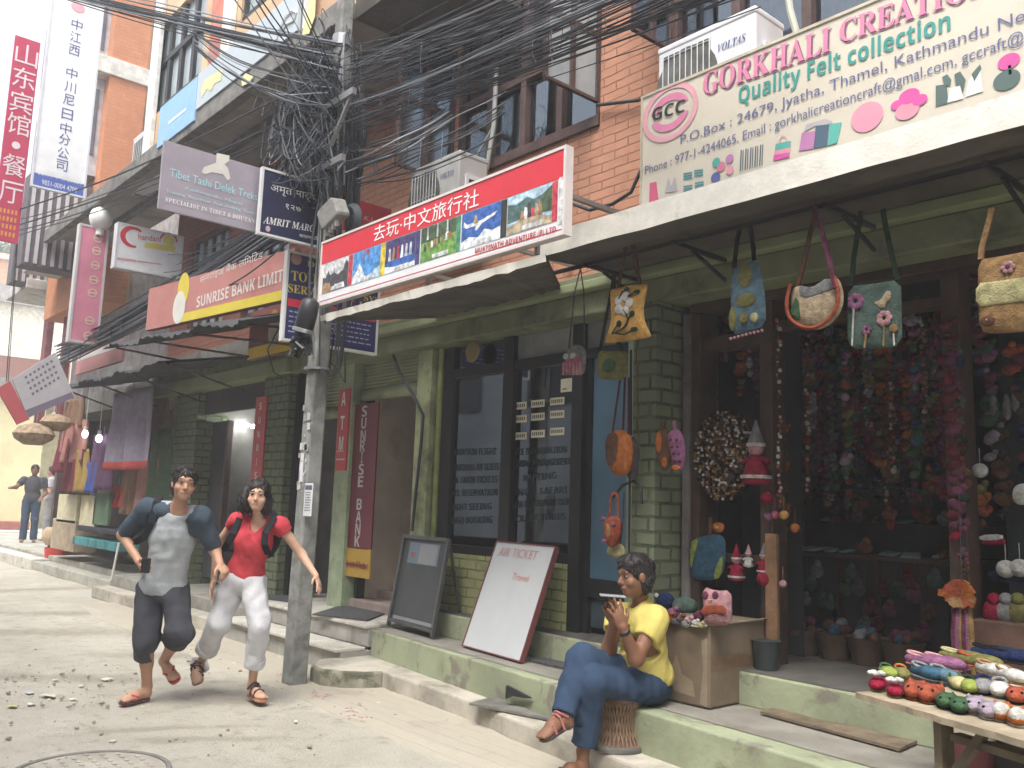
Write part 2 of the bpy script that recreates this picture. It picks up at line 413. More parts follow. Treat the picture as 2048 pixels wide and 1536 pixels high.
ys = [-40, -20, -10, -5, -2]+[-1+.25*i for i in range(25)]+[6, 10, 40]
idx = {}
for j, y in enumerate(ys):
    for i, x in enumerate(xs):
        idx[i, j] = len(g.v); g.v.append((x, y, und(x, y)-.012 if -30 < x < 4 and -2 < y < 6 else -.012))
for j in range(len(ys)-1):
    for i in range(len(xs)-1): g.f.append((idx[i, j], idx[i+1, j], idx[i+1, j+1], idx[i, j+1])); g.mi.append(0)
g.build('road', m_road, kind='structure', smooth=2)

m_conc = M('concrete_step', (.40, .37, .31), .9, var=.25, sc=3.5, bump=.5, bsc=35, dirt=(.22, .19, .14), dt=(.52, .72), dsc=3)
m_concd = M('concrete_mossy', (.27, .26, .20), .9, var=.3, sc=4, bump=.6, bsc=30, dirt=(.10, .10, .07), dt=(.45, .6), dsc=4)
m_green = M('plinth_green', (.285, .315, .205), .75, var=.18, sc=2.5, bump=.45, bsc=22, dirt=(.20, .19, .15), dt=(.53, .63), dsc=4.5)
m_tread = M('tread_cement', (.24, .225, .195), .85, var=.2, sc=3, bump=.35, bsc=40, dirt=(.17, .15, .12), dt=(.5, .7), dsc=2.5)
m_mat = M('door_mat', (.075, .075, .08), .95, var=.25, sc=40, bump=.8, bsc=180)
m_gut = brick('gutter_brick', (.385, .315, .255), (.37, .325, .265), (.31, .28, .225), .26, .12, .014, dirt=(.40, .365, .295), dt=(.24, .45), bump=.5)
# brick gutter, laid a little above the road and ragged towards it
gb = MB(); rg = random.Random(3)
n = 60; front = []; back = []
for i in range(n+1):
    x = -13+11*i/n; f_ = 3.42+.05*rg.random()+.03*math.sin(x*3)+(.0 if x > -5.5 else .012*(-5.5-x)*8*.3); front.append((x, f_)); back.append((x, 4.75+.0*x))
for i in range(n):
    (ax_, ay), (bx, by) = front[i], front[i+1]
    gb.add([(ax_, ay-.25, -.05), (bx, by-.25, -.05), (bx, by+.12, .008), (ax_, ay+.12, .008)], [(0, 1, 2, 3)]).add([(ax_, ay+.12, .008), (bx, by+.12, .008), (bx, 4.75, .010), (ax_, 4.75, .010)], [(0, 1, 2, 3)])
# map: brick texture needs the horizontal plane, so the sheet carries its own material
def flat_brick(mt):
    nt = mt.node_tree
    cb = [n_ for n_ in nt.nodes if n_.type == 'COMBXYZ'][0]; sx = [n_ for n_ in nt.nodes if n_.type == 'SEPXYZ'][0]
    nt.links.new(sx.outputs[1], cb.inputs[1]); nt.links.new(sx.outputs[0], cb.inputs[0])
flat_brick(m_gut)
gb.build('gutter', m_gut, kind='structure')
def ly(x, a=(-7.0, 4.50), b=(-3.0, 4.15)): return a[1]+(b[1]-a[1])*(x-a[0])/(b[0]-a[0])   # front line of the plinth
# low concrete step with a broken thick end by the pole
st = MB()
rgs = random.Random(5)
pts = [(-7.0, 4.02), (-6.82, 3.86), (-6.62, 3.84), (-6.45, 3.93), (-6.33, 4.06), (-6.28, 4.2), (-6.1, 4.17)]
x = -5.8
while x < 4.9: pts.append((x, ly(x)-.235-.07*min(max((x+5)/1.2, 0), 1)+.012*rgs.uniform(-1, 1))); x += .22
pts += [(5, 5.3), (-7.0, 5.3)]
st.prism([(x_, y_, -.05) for x_, y_ in pts], (0, 0, .19))
st.build('step', m_conc, kind='structure', bevel=.018)
st2 = MB(); st2.prism([(-7.02, 4.03, -.04), (-6.8, 3.83, -.04), (-6.6, 3.815, -.04), (-6.43, 3.9, -.04), (-6.31, 4.04, -.04), (-6.26, 4.2, -.04), (-6.6, 4.3, -.04), (-7.02, 4.3, -.04)], (0, 0, .174))
st2.build('kerb', m_concd, kind='structure', bevel=.02)
# green plinth: lower riser and tread, then the upper riser with the shop floor
pl = MB(); pl.prism([(-6.93, ly(-6.93), .1), (1.6, ly(5), .1), (5, 5.4, .1), (-6.93, 5.4, .1)], (0, 0, .272))
for cx_, cz_, r_ in ((U(1482, 1490, 4.0).x, .25, .055), (-1.05, .2, .05), (-4.9, .17, .03), (-2.6, .3, .02), (-3.9, .34, .022)):
    pl.mat(1).add([(cx_+r_*(.8+.35*math.sin(3*t+cx_))*math.cos(t), ly(cx_)-.0025-.0876*(r_*math.cos(t)), cz_+r_*(1.3+.3*math.sin(2*t))*math.sin(t)) for t in [6.283*i/16 for i in range(16)]], [tuple(range(15, -1, -1))]); pl.mat(0)
pl.build('plinth', [m_green, M('stain_grey', (.13, .13, .125), .9, var=.3, sc=20)], kind='structure', bevel=.012)
tr = MB(); tr.add([(-6.93, ly(-6.93)+.006, .376), (5, ly(5)+.006, .376), (5, 5.3, .376), (-6.93, 5.3, .376)], [(0, 1, 2, 3)])
tr.build('tread', m_tread, kind='structure')
pu = MB(); pu.prism([(-6.9, 4.79, .372), (5, 4.45, .372), (5, 9.5, .372), (-6.9, 9.5, .372)], (0, 0, .198))
pu.build('upper_plinth', m_green, kind='structure', bevel=.012)
fl = MB(); fl.add([(-6.9, 4.80, .574), (5, 4.46, .574), (5, 9.4, .574), (-6.9, 9.4, .574)], [(0, 1, 2, 3)])
fl.build('shop_floor', M('floor_dark', (.10, .095, .085), .7, dirt=(.05, .045, .04)), kind='structure')
# stone steps of the bank, further along
m_marb = M('step_stone', (.34, .33, .30), .6, var=.15, sc=4, bump=.15, dirt=(.22, .20, .17), dt=(.5, .7), dsc=3, streak=True)
m_edge = M('step_edge', (.52, .50, .44), .6, var=.12, dirt=(.3, .28, .24), dsc=4)
bs = MB()
bs.box(-9.4, -6.945, 4.2, 5.3, -.02, .185); bs.mat(1).box(-9.4, -6.945, 4.15, 4.45, .187, .215)
bs.mat(0).box(-9.4, -6.945, 4.47, 5.6, .21, .372); bs.mat(1).box(-9.42, -6.94, 4.44, 5.6, .374, .405)
bs.mat(2).box(-8.35, -7.3, 5.0, 5.35, .406, .50).box(-8.3, -7.3, 5.3, 6.8, .406, .58)
bs.build('stone_steps', [m_marb, m_edge, M('step_pink', (.33, .26, .23), .7, dirt=(.2, .17, .15))], kind='structure', bevel=.006)
bw = MB()
bw.box(-14.0, -9.41, 4.45, 5.4, -.02, .30).mat(1).box(-14.0, -9.41, 4.2, 4.449, -.02, .15)
bw.build('pavement', [M('pav_grey', (.25, .24, .21), .9, dirt=(.14, .13, .11)), m_conc], kind='structure', bevel=.015)
bl = MB()
bl.box(-40, -14.01, 4.9, 12, -.02, .26).mat(1).box(-30, -19.0, 4.55, 4.89, -.02, .2).mat(0).box(-18.99, -14.01, 4.6, 4.89, -.02, .16)
bl.build('far_pavement', [M('pav_far', (.36, .35, .30), .9, dirt=(.22, .2, .16)), m_edge], kind='structure', bevel=.015)

# ---------------- the brick building with the two shops ----------------
m_brick = brick('upper_brick', (.56, .28, .18), (.50, .24, .15), (.17, .095, .07), .27, .072, .007, dirt=(.33, .17, .115), dt=(.55, .75))
m_gbrick = brick('pillar_brick', (.17, .195, .12), (.14, .165, .105), (.035, .04, .03), .23, .098, .012, dirt=(.13, .15, .09), dt=(.55, .75), bump=1)
m_lowbr = brick('low_brick', (.37, .385, .19), (.33, .345, .165), (.12, .13, .06), .235, .08, .009, dirt=(.2, .22, .11), dt=(.55, .75), bump=.9)
m_beam = M('beam_green', (.165, .185, .105), .8, var=.2, sc=2, bump=.3, bsc=25, dirt=(.09, .10, .06), dt=(.48, .68), dsc=2)
m_ledge = M('ledge_green', (.20, .23, .125), .8, var=.15, sc=2, dirt=(.2, .22, .12))
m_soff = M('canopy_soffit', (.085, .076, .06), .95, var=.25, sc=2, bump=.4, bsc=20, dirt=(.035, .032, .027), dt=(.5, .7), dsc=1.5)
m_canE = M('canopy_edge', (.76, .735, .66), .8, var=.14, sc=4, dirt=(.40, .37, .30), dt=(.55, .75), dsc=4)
m_wood = M('dark_wood', (.075, .045, .04), .6, var=.3, sc=8, bump=.3)
m_wood2 = M('brown_wood', (.045, .026, .018), .6, var=.3, sc=9, bump=.3)
m_black = M('black_frame', (.014, .015, .017), .5, var=.2)
m_int = M('interior_dark', (.05, .048, .05), .9, var=.3, sc=2)
m_intw = M('interior_wall', (.14, .13, .12), .9, var=.3, sc=2)
m_gw = glass('window_glass', (.5, .66, .70), .21)
m_gd = glass('pane_glass', (.45, .5, .52), .10)
m_pane = M('sky_grey_pane', (.32, .37, .38), .25, var=.12, sc=3, bump=.05, spec=.6)
BB = thing('brick_building', 'red brick building with green painted ground floor, felt shop and travel office', 'building', (-4.5, 4.95, 0))
XL, XR = -8.95, 5.0                                     # the building's stretch of the street
b = MB(); YF = 4.95
def wall_with(b, x0, x1, z0, z1, y0, y1, holes):
    xs_ = sorted({x0, x1, *[h for q in holes for h in q[:2]]}); zs_ = sorted({z0, z1, *[h for q in holes for h in q[2:]]})
    for i in range(len(xs_)-1):
        for j in range(len(zs_)-1):
            cx, cz = (xs_[i]+xs_[i+1])/2, (zs_[j]+zs_[j+1])/2
            if any(h[0] < cx < h[1] and h[2] < cz < h[3] for h in holes): continue
            b.box(xs_[i], xs_[i+1], y0, y1, zs_[j], zs_[j+1])
WA = (-6.55, -4.68, 4.66, 6.3); WB = (-3.93, -1.2, 4.66, 6.3)
wall_with(b, XL, XR, 3.3, 9.0, YF, YF+.25, [WA, WB])
b.build('brick_wall', m_brick, BB)
b = MB(); b.box(-6.94, -5.7, 3.95, YF-.002, 6.02, 6.22).build('floor_slab', m_soff, BB)   # underside of the next floor, left part
b = MB(); b.box(XL, XR, 5.6, 9.5, 6.9, 7.0).box(XL, XR, 9.5, 9.7, 3.2, 6.9).box(XL, XR, 5.2, 9.5, 3.28, 3.4).box(XR, XR+.2, 4.95, 9.7, .4, 7).box(XL, XL+.1, 5.2, 9.5, 3.4, 6.9); b.build('rear_wall', m_int, BB)
# timber windows upstairs
def timber_window(hole, n, rail):
    x0, x1, z0, z1 = hole; b = MB(); t = .07
    b.box(x0, x1, YF-.03, YF+.12, z0-.09, z0).box(x0, x1, YF-.02, YF+.1, z0+rail, z0+rail+.07)
    for i in range(n+1):
        xx = x0+(x1-x0)*i/n; b.box(max(x0, xx-t/2), min(x1, xx+t/2), YF-.015, YF+.09, z0, z1)
    f = b.build('window_frame', m_wood, BB, bevel=.004)
    p = MB(); p.add([(x0, YF+.05, z0), (x1, YF+.05, z0), (x1, YF+.05, z1), (x0, YF+.05, z1)], [(0, 1, 2, 3)]); p.build('window_pane', m_gd, f)
    c = MB()
    c.grid(lambda u, v: (x0+.05+(x1-x0-.1)*u*.55, YF+.2+.025*math.sin(u*60), z0+(z1-z0)*v), 60, 1); c.build('curtain', M('curtain_grey', (.33, .35, .35), .9), f, smooth=2)
    return f
timber_window(WA, 4, .62); timber_window(WB, 5, .62)
def sash(px_free, px_hinge, X, z0, z1, nx=2, nz=2):
    """casement standing open, square to the wall; free edge towards the street"""
    y0 = XP(*px_free, X).y; y1 = YF-.02; b = MB(); t = .055
    for i in range(nx+1):
        yy = y0+(y1-y0)*i/nx; b.box(X-.02, X+.02, max(y0, yy-t/2), min(y1, yy+t/2), z0, z1)
    for j in range(nz+1):
        zz = z0+(z1-z0)*j/nz; b.box(X-.018, X+.018, y0, y1, max(z0, zz-t/2), min(z1, zz+t/2))
    f = b.build('window_sash', m_wood, BB, bevel=.003)
    p = MB(); p.box(X-.004, X+.004, y0, y1, z0, z1); p.build('window_pane', m_gs, f)
    return f
m_gs = glass('sash_glass', (.75, .82, .84), .22, .12)
zb = XP(1088, 156, -4.7).z
zb2 = XP(790, 330, -6.62).z
sash((790, 330), (875, 350), -6.62, zb2, zb2+1.35)
zb3 = XP(1265, 60, -3.95).z
sash((1265, 60), (1370, 92), -3.95, zb3, zb3+1.3)
m_gs = m_pane  # right-hand sash: mirrored sky put into the opaque grey pane colour
sash((1088, 156), (1197, 195), -4.7, zb, zb+1.15)
# ground floor: beam, ledge, canopy
b = MB(); b.box(-9.35, XR, 4.76, 5.2, 2.965, 3.14); b.mat(1).box(-9.35, XR, 4.68, 5.2, 3.142, 3.215); b.mat(0).box(-9.35, XR, 4.80, 5.2, 3.217, 3.3)
b.build('beam', [m_beam, m_ledge], BB, bevel=.012)
b = MB(); rgc = random.Random(2)
def canopy_mesh(x0, x1, yf, zf, zt, n=40, wob=.012, rise=0.0, xs=0.0):
    pr = []
    for i in range(n+1):
        x = x0+(x1-x0)*i/n; w_ = wob*rgc.uniform(-1, 1); pr.append((x, yf+w_*.6, zf+w_, zt))
    mb = MB()
    for i in range(n):
        a, c = pr[i], pr[i+1]; k = 4.75
        P8 = [(a[0], a[1], a[2]), (c[0], c[1], c[2]), (c[0], c[1]-.01, c[3]), (a[0], a[1]-.01, a[3]), (a[0]+xs*(a[0]-x0)/(x1-x0), k, a[2]+.05+rise), (c[0]+xs*(c[0]-x0)/(x1-x0), k, c[2]+.05+rise), (c[0]+xs*(c[0]-x0)/(x1-x0), k, c[3]+.03+rise), (a[0]+xs*(a[0]-x0)/(x1-x0), k, a[3]+.03+rise)]
        mb.mat(1).add(P8, [(0, 1, 2, 3)]); mb.mat(0).add(P8, [(4, 5, 1, 0)]); mb.mat(2).add(P8, [(3, 2, 6, 7)])
    mb.mat(1).add([pr[0][:3], (x0, yf, zt), (x0, 4.75, zt+.03+rise), (x0, 4.75, zf+.05+rise)], [(0, 1, 2, 3)])
    return mb
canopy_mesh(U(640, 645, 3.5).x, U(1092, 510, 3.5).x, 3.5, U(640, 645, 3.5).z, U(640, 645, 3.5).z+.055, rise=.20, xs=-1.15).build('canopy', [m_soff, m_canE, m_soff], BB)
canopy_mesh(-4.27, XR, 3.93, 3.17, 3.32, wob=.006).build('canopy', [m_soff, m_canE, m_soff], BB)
for x in (-4.05, -3.3, -2.3, -1.5):
    b = MB(); b.box(x-.012, x+.012, 4.15, 4.7, 3.12, 3.145); b.bar((x, 4.70, 3.0), (x, 4.35, 3.12), .018, .018); b.build('canopy_bracket', m_black, BB)
b = MB(); b.box(-4.6, XR, 4.18, 4.20, 3.125, 3.15).build('canopy_rail', m_black, BB)
# brick pillar between the two shops
b = MB(); px0, px1 = U(1264, 900, 4.72).x, U(1305, 900, 4.72).x
b.box(px0, px1+.02, 4.72, 5.45, .574, 2.964); b.build('pillar', m_gbrick, BB, bevel=.008)
b = MB(); b.box(px0-.17, px0-.003, 4.86, 5.1, .574, 2.964); b.build('pilaster', M('pilaster_green', (.26, .33, .24), .8, dirt=(.15, .18, .12)), BB)
pxr = px1+.02
# travel office: window, door, low wall
wx0, wx1 = U(880, 900, YF).x, U(1165, 900, YF).x; wm0, wm1 = U(1003, 900, YF).x, U(1024, 900, YF).x; wr0 = U(1143, 900, YF).x
zs = U(1010, 1098, YF).z; zt = U(1005, 735, YF).z
b = MB(); b.box(wx0, wx0+.16, YF, YF+.1, zs-.07, 2.96).box(wm0, wm1, YF-.012, YF+.1, zs-.07, 2.96).box(wr0, wx1, YF-.015, YF+.12, .574, 2.96)
b.box(wx0+.16, wm0, YF, YF+.09, zs-.075, zs).box(wm1, wr0, YF, YF+.09, zs-.075, zs)
b.box(wx0+.16, wm0, YF, YF+.09, zt-.04, zt+.05).box(wm1, wr0, YF, YF+.09, zt-.04, zt+.05)
WF = b.build('window_frame', m_black, BB, bevel=.004)
p = MB()
for a, c in ((wx0+.16, wm0), (wm1, wr0)): p.box(a, c, YF+.04, YF+.046, zs, zt-.04)
p.box(wx0+.16, wm0, YF+.04, YF+.046, zt+.05, 2.95)
p.build('window_pane', m_gw, WF)
b = MB(); b.box(wm1, wx0+3.2 if 0 else px0-.17, YF+.03, YF+.05, zt+.05, 2.96); b.build('fanlight_board', M('grey_board', (.20, .21, .21), .6), BB)
b = MB(); b.box(wx0, wr0, YF-.02, YF+.1, .374, zs-.075); b.build('low_wall', m_lowbr, BB)
dx1 = px0-.17
b = MB(); b.box(wx1, dx1, YF+.06, YF+.075, U(1200, 1160, YF).z, zt+.05)
DR = b.build('door', M('blue_door', (.075, .155, .23), .3, var=.25, sc=1.2, bump=.05, spec=.6), BB)
b = MB(); b.box(wx1, wx1+.05, YF+.04, YF+.1, .574, zt+.05).box(dx1-.05, dx1, YF+.04, YF+.1, .574, zt+.05).box(wx1+.05, dx1-.05, YF+.04, YF+.1, U(1200, 1160, YF).z-.14, U(1200, 1160, YF).z).box(wx1, dx1, YF-.01, YF+.1, zt-.02, zt+.05)
b.build('door_frame', m_black, DR)
b = MB(); b.box(wx1+.06, dx1-.06, YF+.07, YF+.08, .62, U(1200, 1160, YF).z-.15); b.build('door_panel', M('door_lower', (.04, .06, .075), .5), DR)
# left of the window: painted jambs, black gap, pipe
jx0, jx1 = U(838, 900, YF).x, U(866, 900, YF).x
b = MB(); b.box(jx0, jx1, YF-.06, YF+.2, .374, 2.964); b.mat(1).box(jx1, jx1+.05, YF+.02, YF+.1, .374, 2.964); b.mat(2).box(jx1+.05, wx0, YF-.02, YF+.1, .374, 2.964)
b.build('jamb', [M('jamb_green', (.29, .32, .18), .8, var=.2, dirt=(.15, .15, .09), dt=(.45, .65), dsc=4), m_black, M('jamb_olive', (.22, .25, .09), .8)], BB, bevel=.004)
# office interior
b = MB(); x0, x1 = -7.0, pxr-.1
b.add([(x0, 8.2, .5), (x1, 8.2, .5), (x1, 8.2, 3), (x0, 8.2, 3)], [(0, 1, 2, 3)]).add([(x0, 5.1, .5), (x0, 8.2, .5), (x0, 8.2, 3), (x0, 5.1, 3)], [(0, 1, 2, 3)]).add([(x1, 5.1, .5), (x1, 8.2, .5), (x1, 8.2, 3), (x1, 5.1, 3)], [(0, 1, 2, 3)]).add([(x0, 5.1, 2.99), (x1, 5.1, 2.99), (x1, 8.2, 2.99), (x0, 8.2, 2.99)], [(0, 1, 2, 3)])
b.build('office_interior', M('office_wall', (.24, .34, .38), .9, var=.3, sc=1.5), BB)
b = MB()                                                # counter and cabinets behind the glass
b.box(-6.1, -5.3, 5.9, 6.3, .575, 1.55).box(-5.2, -4.85, 5.5, 6.4, .575, 1.35).box(-6.8, -6.3, 6.8, 7.4, .575, 2.2)
b.build('office_cabinet', M('cabinet_dark', (.06, .055, .055), .5, var=.4), BB, bevel=.01)
# felt shop: posts, threshold, dark room
YS = 5.06
fx = lambda px: U(px, 900, YS).x
b = MB(); b.box(pxr+.03, fx(1392), 4.98, 5.2, .574, 2.9); b.build('shop_post', M('grey_post', (.14, .13, .125), .8, dirt=(.08, .075, .07)), BB, bevel=.004)
b = MB(); b.box(fx(1392)+.002, fx(1410), 5.0, 5.2, .574, 2.9).build('door_post', m_wood2, BB, bevel=.006)
b = MB(); b.box(fx(1530), fx(1556), 5.0, 5.16, .574, 2.9).build('door_post', m_wood2, BB, bevel=.006)
b = MB(); b.box(fx(1900), fx(1938), 5.0, 5.16, .574, 2.9).build('door_post', m_wood2, BB, bevel=.006)
b = MB(); b.box(fx(1410), fx(1530), 5.02, 5.14, 2.62, 2.72)
b.box(fx(1392), XR, 4.98, 5.18, 2.9, 2.963).box(fx(1556), fx(1900), 5.02, 5.12, 2.70, 2.76)
b.box(fx(1410), fx(1530), 5.04, 5.1, 1.18, 1.24).box(fx(1410), fx(1530), 5.04, 5.1, 2.02, 2.07)
b.build('shop_frame', m_wood2, BB, bevel=.006)
b = MB(); b.box(fx(1938), XR, 5.0, 5.5, .574, U(2010, 1245, 5.0).z); b.build('display_counter', M('counter_brown', (.10, .055, .04), .6, var=.3), BB, bevel=.008)
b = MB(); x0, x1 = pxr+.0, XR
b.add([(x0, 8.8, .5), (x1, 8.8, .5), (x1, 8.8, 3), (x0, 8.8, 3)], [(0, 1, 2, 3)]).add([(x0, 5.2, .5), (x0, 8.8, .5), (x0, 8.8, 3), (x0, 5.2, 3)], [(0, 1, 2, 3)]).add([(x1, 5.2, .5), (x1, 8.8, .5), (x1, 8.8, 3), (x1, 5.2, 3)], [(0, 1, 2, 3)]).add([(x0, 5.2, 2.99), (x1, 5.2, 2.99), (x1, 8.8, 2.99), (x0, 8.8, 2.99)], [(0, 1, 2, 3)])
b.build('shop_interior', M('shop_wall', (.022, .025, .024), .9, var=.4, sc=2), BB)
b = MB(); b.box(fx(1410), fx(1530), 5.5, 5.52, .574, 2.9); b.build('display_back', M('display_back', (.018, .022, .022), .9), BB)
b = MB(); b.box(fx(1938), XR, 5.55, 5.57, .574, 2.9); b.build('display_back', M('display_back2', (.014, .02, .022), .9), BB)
# ---------------- the bank's building, further along the same front ----------------
BK = thing('bank_building', 'building with roller shutters, bank entrance and tan plastered floor jutting out above', 'building', (-10, 4.95, 0))
m_shut = M('shutter_green', (.27, .295, .18), .6, var=.15, sc=2, bump=.1, dirt=(.18, .18, .11), dt=(.5, .7), dsc=3, streak=True)
m_lob = M('lobby_wall', (.64, .54, .43), .85, var=.12, sc=1.5, dirt=(.5, .41, .31), dsc=1.5)
def shutter(x0, x1, z0, z1, Y, name='shutter'):
    b = MB(); n = int((z1-z0-.12)/.035)*4; pr = []
    for i in range(n+1):
        z = z0+.12+(z1-z0-.12)*i/n; pr.append((Y-.016*math.cos(i/4*2*math.pi), z))
    vs = []
    for y, z in pr: vs += [(x0, y, z), (x1, y, z)]
    b.add(vs, [(2*i, 2*i+1, 2*i+3, 2*i+2) for i in range(n)])
    b.box(x0, x1, Y-.03, Y+.02, z0, z0+.115)
    s = b.build(name, m_shut, BK, smooth=2)
    return s
pw0, pw1 = U(676, 900, 4.93).x, U(704, 900, 4.93).x
zsh = U(770, 795, 4.95).z
shutter(pw1+.02, jx0-.01, zsh, 2.97, 5.02)
b = MB(); b.box(pw0, pw1, 4.90, 5.15, .4, 2.97); b.build('post', M('post_green', (.30, .36, .235), .75, var=.15, dirt=(.2, .24, .15), dt=(.5, .7)), BK, bevel=.006)
b = MB(); b.box(pw1+.004, pw1+.05, 5.05, 5.15, .4, 2.9); b.build('gap_post', m_black, BK)
b = MB(); x0, x1 = pw1+.05, jx0                         # bank lobby
b.box(x0-.1, x0, 5.15, 7.2, .4, 3).box(x1-.02, x1+.05, 5.15, 7.2, .4, 3).box(x0-.1, x1, 7.2, 7.3, .4, 3).box(x0, x1, 5.15, 7.2, 2.98, 3.05)
b.build('lobby', m_lob, BK)
# second doorway: shutter half up, beige jamb, dark red grille behind
pg0, pg1 = U(528, 900, 4.85).x, U(577, 900, 4.85).x
x0, x1 = pg1+.12, pw0-.004
zs2 = U(640, 838, 4.95).z
shutter(x0-.1, x1, zs2, 2.97, 5.02)
b = MB(); b.box(pg1+.1, U(598, 1000, 5.0).x, 5.0, 5.2, .4, zs2+.1); b.build('door_jamb', M('jamb_beige', (.33, .28, .22), .8, dirt=(.2, .16, .12)), BK)
b = MB(); b.box(U(598, 1000, 5.0).x+.002, U(618, 1000, 5.0).x, 4.98, 5.1, .4, zs2+.1).box(pg1+.005, pg1+.09, 4.9, 5.1, .4, 2.97); b.build('door_frame', m_black, BK)
b = MB(); b.box(x0, x1, 5.5, 5.52, .4, 2.9)
for i in range(24): b.mat(1).box(x0, x1, 5.47, 5.49, .45+.09*i, .45+.09*i+.05)
b.build('grille', [M('grille_back', (.03, .02, .02), .8), M('grille_red', (.12, .035, .035), .6)], BK)
b = MB(); b.box(pg0, pg1, 4.80, 5.3, .4, 2.964); b.build('pillar', m_gbrick, BK, bevel=.008)
# stationery shop with strip lights, next pillar
q0, q1 = U(330, 900, 4.9).x, U(396, 900, 4.9).x
b = MB(); b.box(q0+.45, q1, 4.85, 5.3, .3, 2.964); b.build('pillar', m_gbrick, BK, bevel=.008)
b = MB(); b.box(q0, q0+.44, 4.95, 5.2, .3, 2.964); b.build('pilaster', M('pil_beige', (.30, .27, .19), .85, dirt=(.18, .17, .12)), BK)
b = MB(); x0, x1 = q1, pg0
b.box(x0-.1, x0, 5.3, 8, .35, 3).box(x1, x1+.1, 5.3, 8, .35, 3).box(x0, x1, 8, 8.1, .35, 3).box(x0, x1, 5.2, 8, 2.97, 3.05)
b.box(x0, x1, 5.3, 5.34, .35, .5).mat(1).box(x0, x1, 4.95, 5.0, 2.64, 2.97)
b.build('shop_interior', [m_intw, m_int], BK)
b = MB(); xc = U(452, 900, 5.1).x
b.box(x0, xc, 5.1, 5.14, .4, 2.55).mat(1).box(xc, xc+.05, 5.08, 5.16, .4, 2.55); b.build('shop_door', [m_int, m_wood], BK)
b = MB(); rg = random.Random(11)
for sh in range(5): b.mat(0).box(xc+.1, x1-.05, 7.3, 7.75, .8+.4*sh, .83+.4*sh)
for sh in range(5):
    x = xc+.15
    while x < x1-.2:
        wd = rg.uniform(.07, .16); b.mat(rg.choice((1, 2, 3, 4))).box(x, x+wd*.9, 7.4, 7.6, .832+.4*sh, .832+.4*sh+rg.uniform(.12, .32)); x += wd
b.build('shelf', [m_wood, P('stock_white', (.5, .5, .46)), P('stock_teal', (.1, .2, .2)), P('stock_tan', (.35, .26, .16)), P('stock_grey', (.25, .27, .28))], BK)
for px in (480, 520):
    c = U(px, 852, 5.5); b = MB(); b.box(c.x-.24, c.x+.24, 5.48, 5.52, c.z-.02, c.z+.02)
    b.build('strip_light', emit('strip_lamp', (.95, 1, .98), 30), None, 'glowing white strip light inside the shop, %s' % ('nearest the red letter board' if px == 520 else 'by the dark door edge'), 'light', 'strip lights in the stationery shop')
b = MB(); b.box(-13.9, -9.36, 4.72, 5.2, 2.965, 3.14).mat(1).box(-13.9, -9.36, 4.76, 5.2, 3.142, 3.3); b.build('beam', [m_ledge, m_beam], BK, bevel=.012)
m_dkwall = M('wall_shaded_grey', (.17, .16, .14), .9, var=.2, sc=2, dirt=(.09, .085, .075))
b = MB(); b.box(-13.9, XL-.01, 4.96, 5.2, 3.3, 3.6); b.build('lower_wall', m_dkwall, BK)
m_rbrick = brick('old_brick', (.30, .12, .08), (.26, .1, .07), (.12, .07, .05), .25, .075, .008)
b = MB(); wall_with(b, -13.9, XL-.01, 3.6, 6.1, 4.96, 5.2, [(-13.2, -11.9, 3.9, 5.4), (-11.3, -10.0, 3.9, 5.4)]); b.build('wall', m_rbrick, BK)
for x in (-13.2, -11.3):
    b = MB(); b.box(x, x+1.3, 5.0, 5.06, 3.9, 3.96).box(x, x+1.3, 5.0, 5.06, 5.34, 5.4)
    for k in range(5): b.box(x+.31*k, x+.31*k+.06, 5.0, 5.06, 3.96, 5.34)
    wf = b.build('window', m_wood, BK); p = MB(); p.box(x, x+1.3, 5.04, 5.05, 3.96, 5.34); p.build('window_pane', m_pane, wf)
# the projecting upper floor
m_tan = M('tan_plaster', (.52, .36, .22), .85, var=.12, sc=1.5, dirt=(.42, .26, .17), dt=(.5, .75), dsc=1.2)
m_soff2 = M('soffit_grey', (.31, .29, .25), .9, var=.2, sc=1.2, dirt=(.16, .15, .13), dt=(.5, .7), dsc=1.5)
b = MB(); b.box(-17.2, -6.96, 3.9, 4.96, 6.03, 6.2).mat(1).box(-17.25, -6.9, 3.78, 3.898, 5.93, 6.16).box(-17.2, -6.9, 4.35, 4.45, 5.93, 6.028)
b.build('floor_slab', [m_soff2, M('slab_edge', (.17, .165, .15), .9, var=.3, dirt=(.09, .085, .08))], BK, bevel=.01)
ZW = 6.2
wins = [(-12.7, -10.9, 6.9, 8.3), (-9.75, -7.95, 7.15, 8.6)]
b = MB(); wall_with(b, -12.75, -6.96, ZW, 9.5, 4.0, 4.2, wins); b.build('upper_wall', m_tan, BK)
for (x0, x1, z0, z1) in wins:
    b = MB(); nn = 4
    for k in range(nn+1): xx = x0+(x1-x0)*k/nn; b.box(max(x0, xx-.05), min(x1, xx+.05), 4.03, 4.12, z0, z1)
    b.box(x0, x1, 4.02, 4.11, z0, z0+.09).box(x0, x1, 4.02, 4.11, z0+.75, z0+.83)
    wf = b.build('window', m_black, BK); p = MB(); p.box(x0, x1, 4.08, 4.09, z0, z1); p.build('window_pane', m_pane, wf)
for x in (-10.15, -12.74): b = MB(); b.box(x, x+.28, 3.93, 3.998, ZW, 9.5); b.build('white_pilaster', M('pil_white', (.66, .65, .62), .8, dirt=(.5, .48, .44)), BK, bevel=.01)
b = MB(); b.box(-10.6, -10.16, 3.96, 3.998, ZW, 9.5); b.build('red_pilaster', M('pil_red', (.48, .17, .11), .8, dirt=(.35, .12, .09)), BK, bevel=.01)
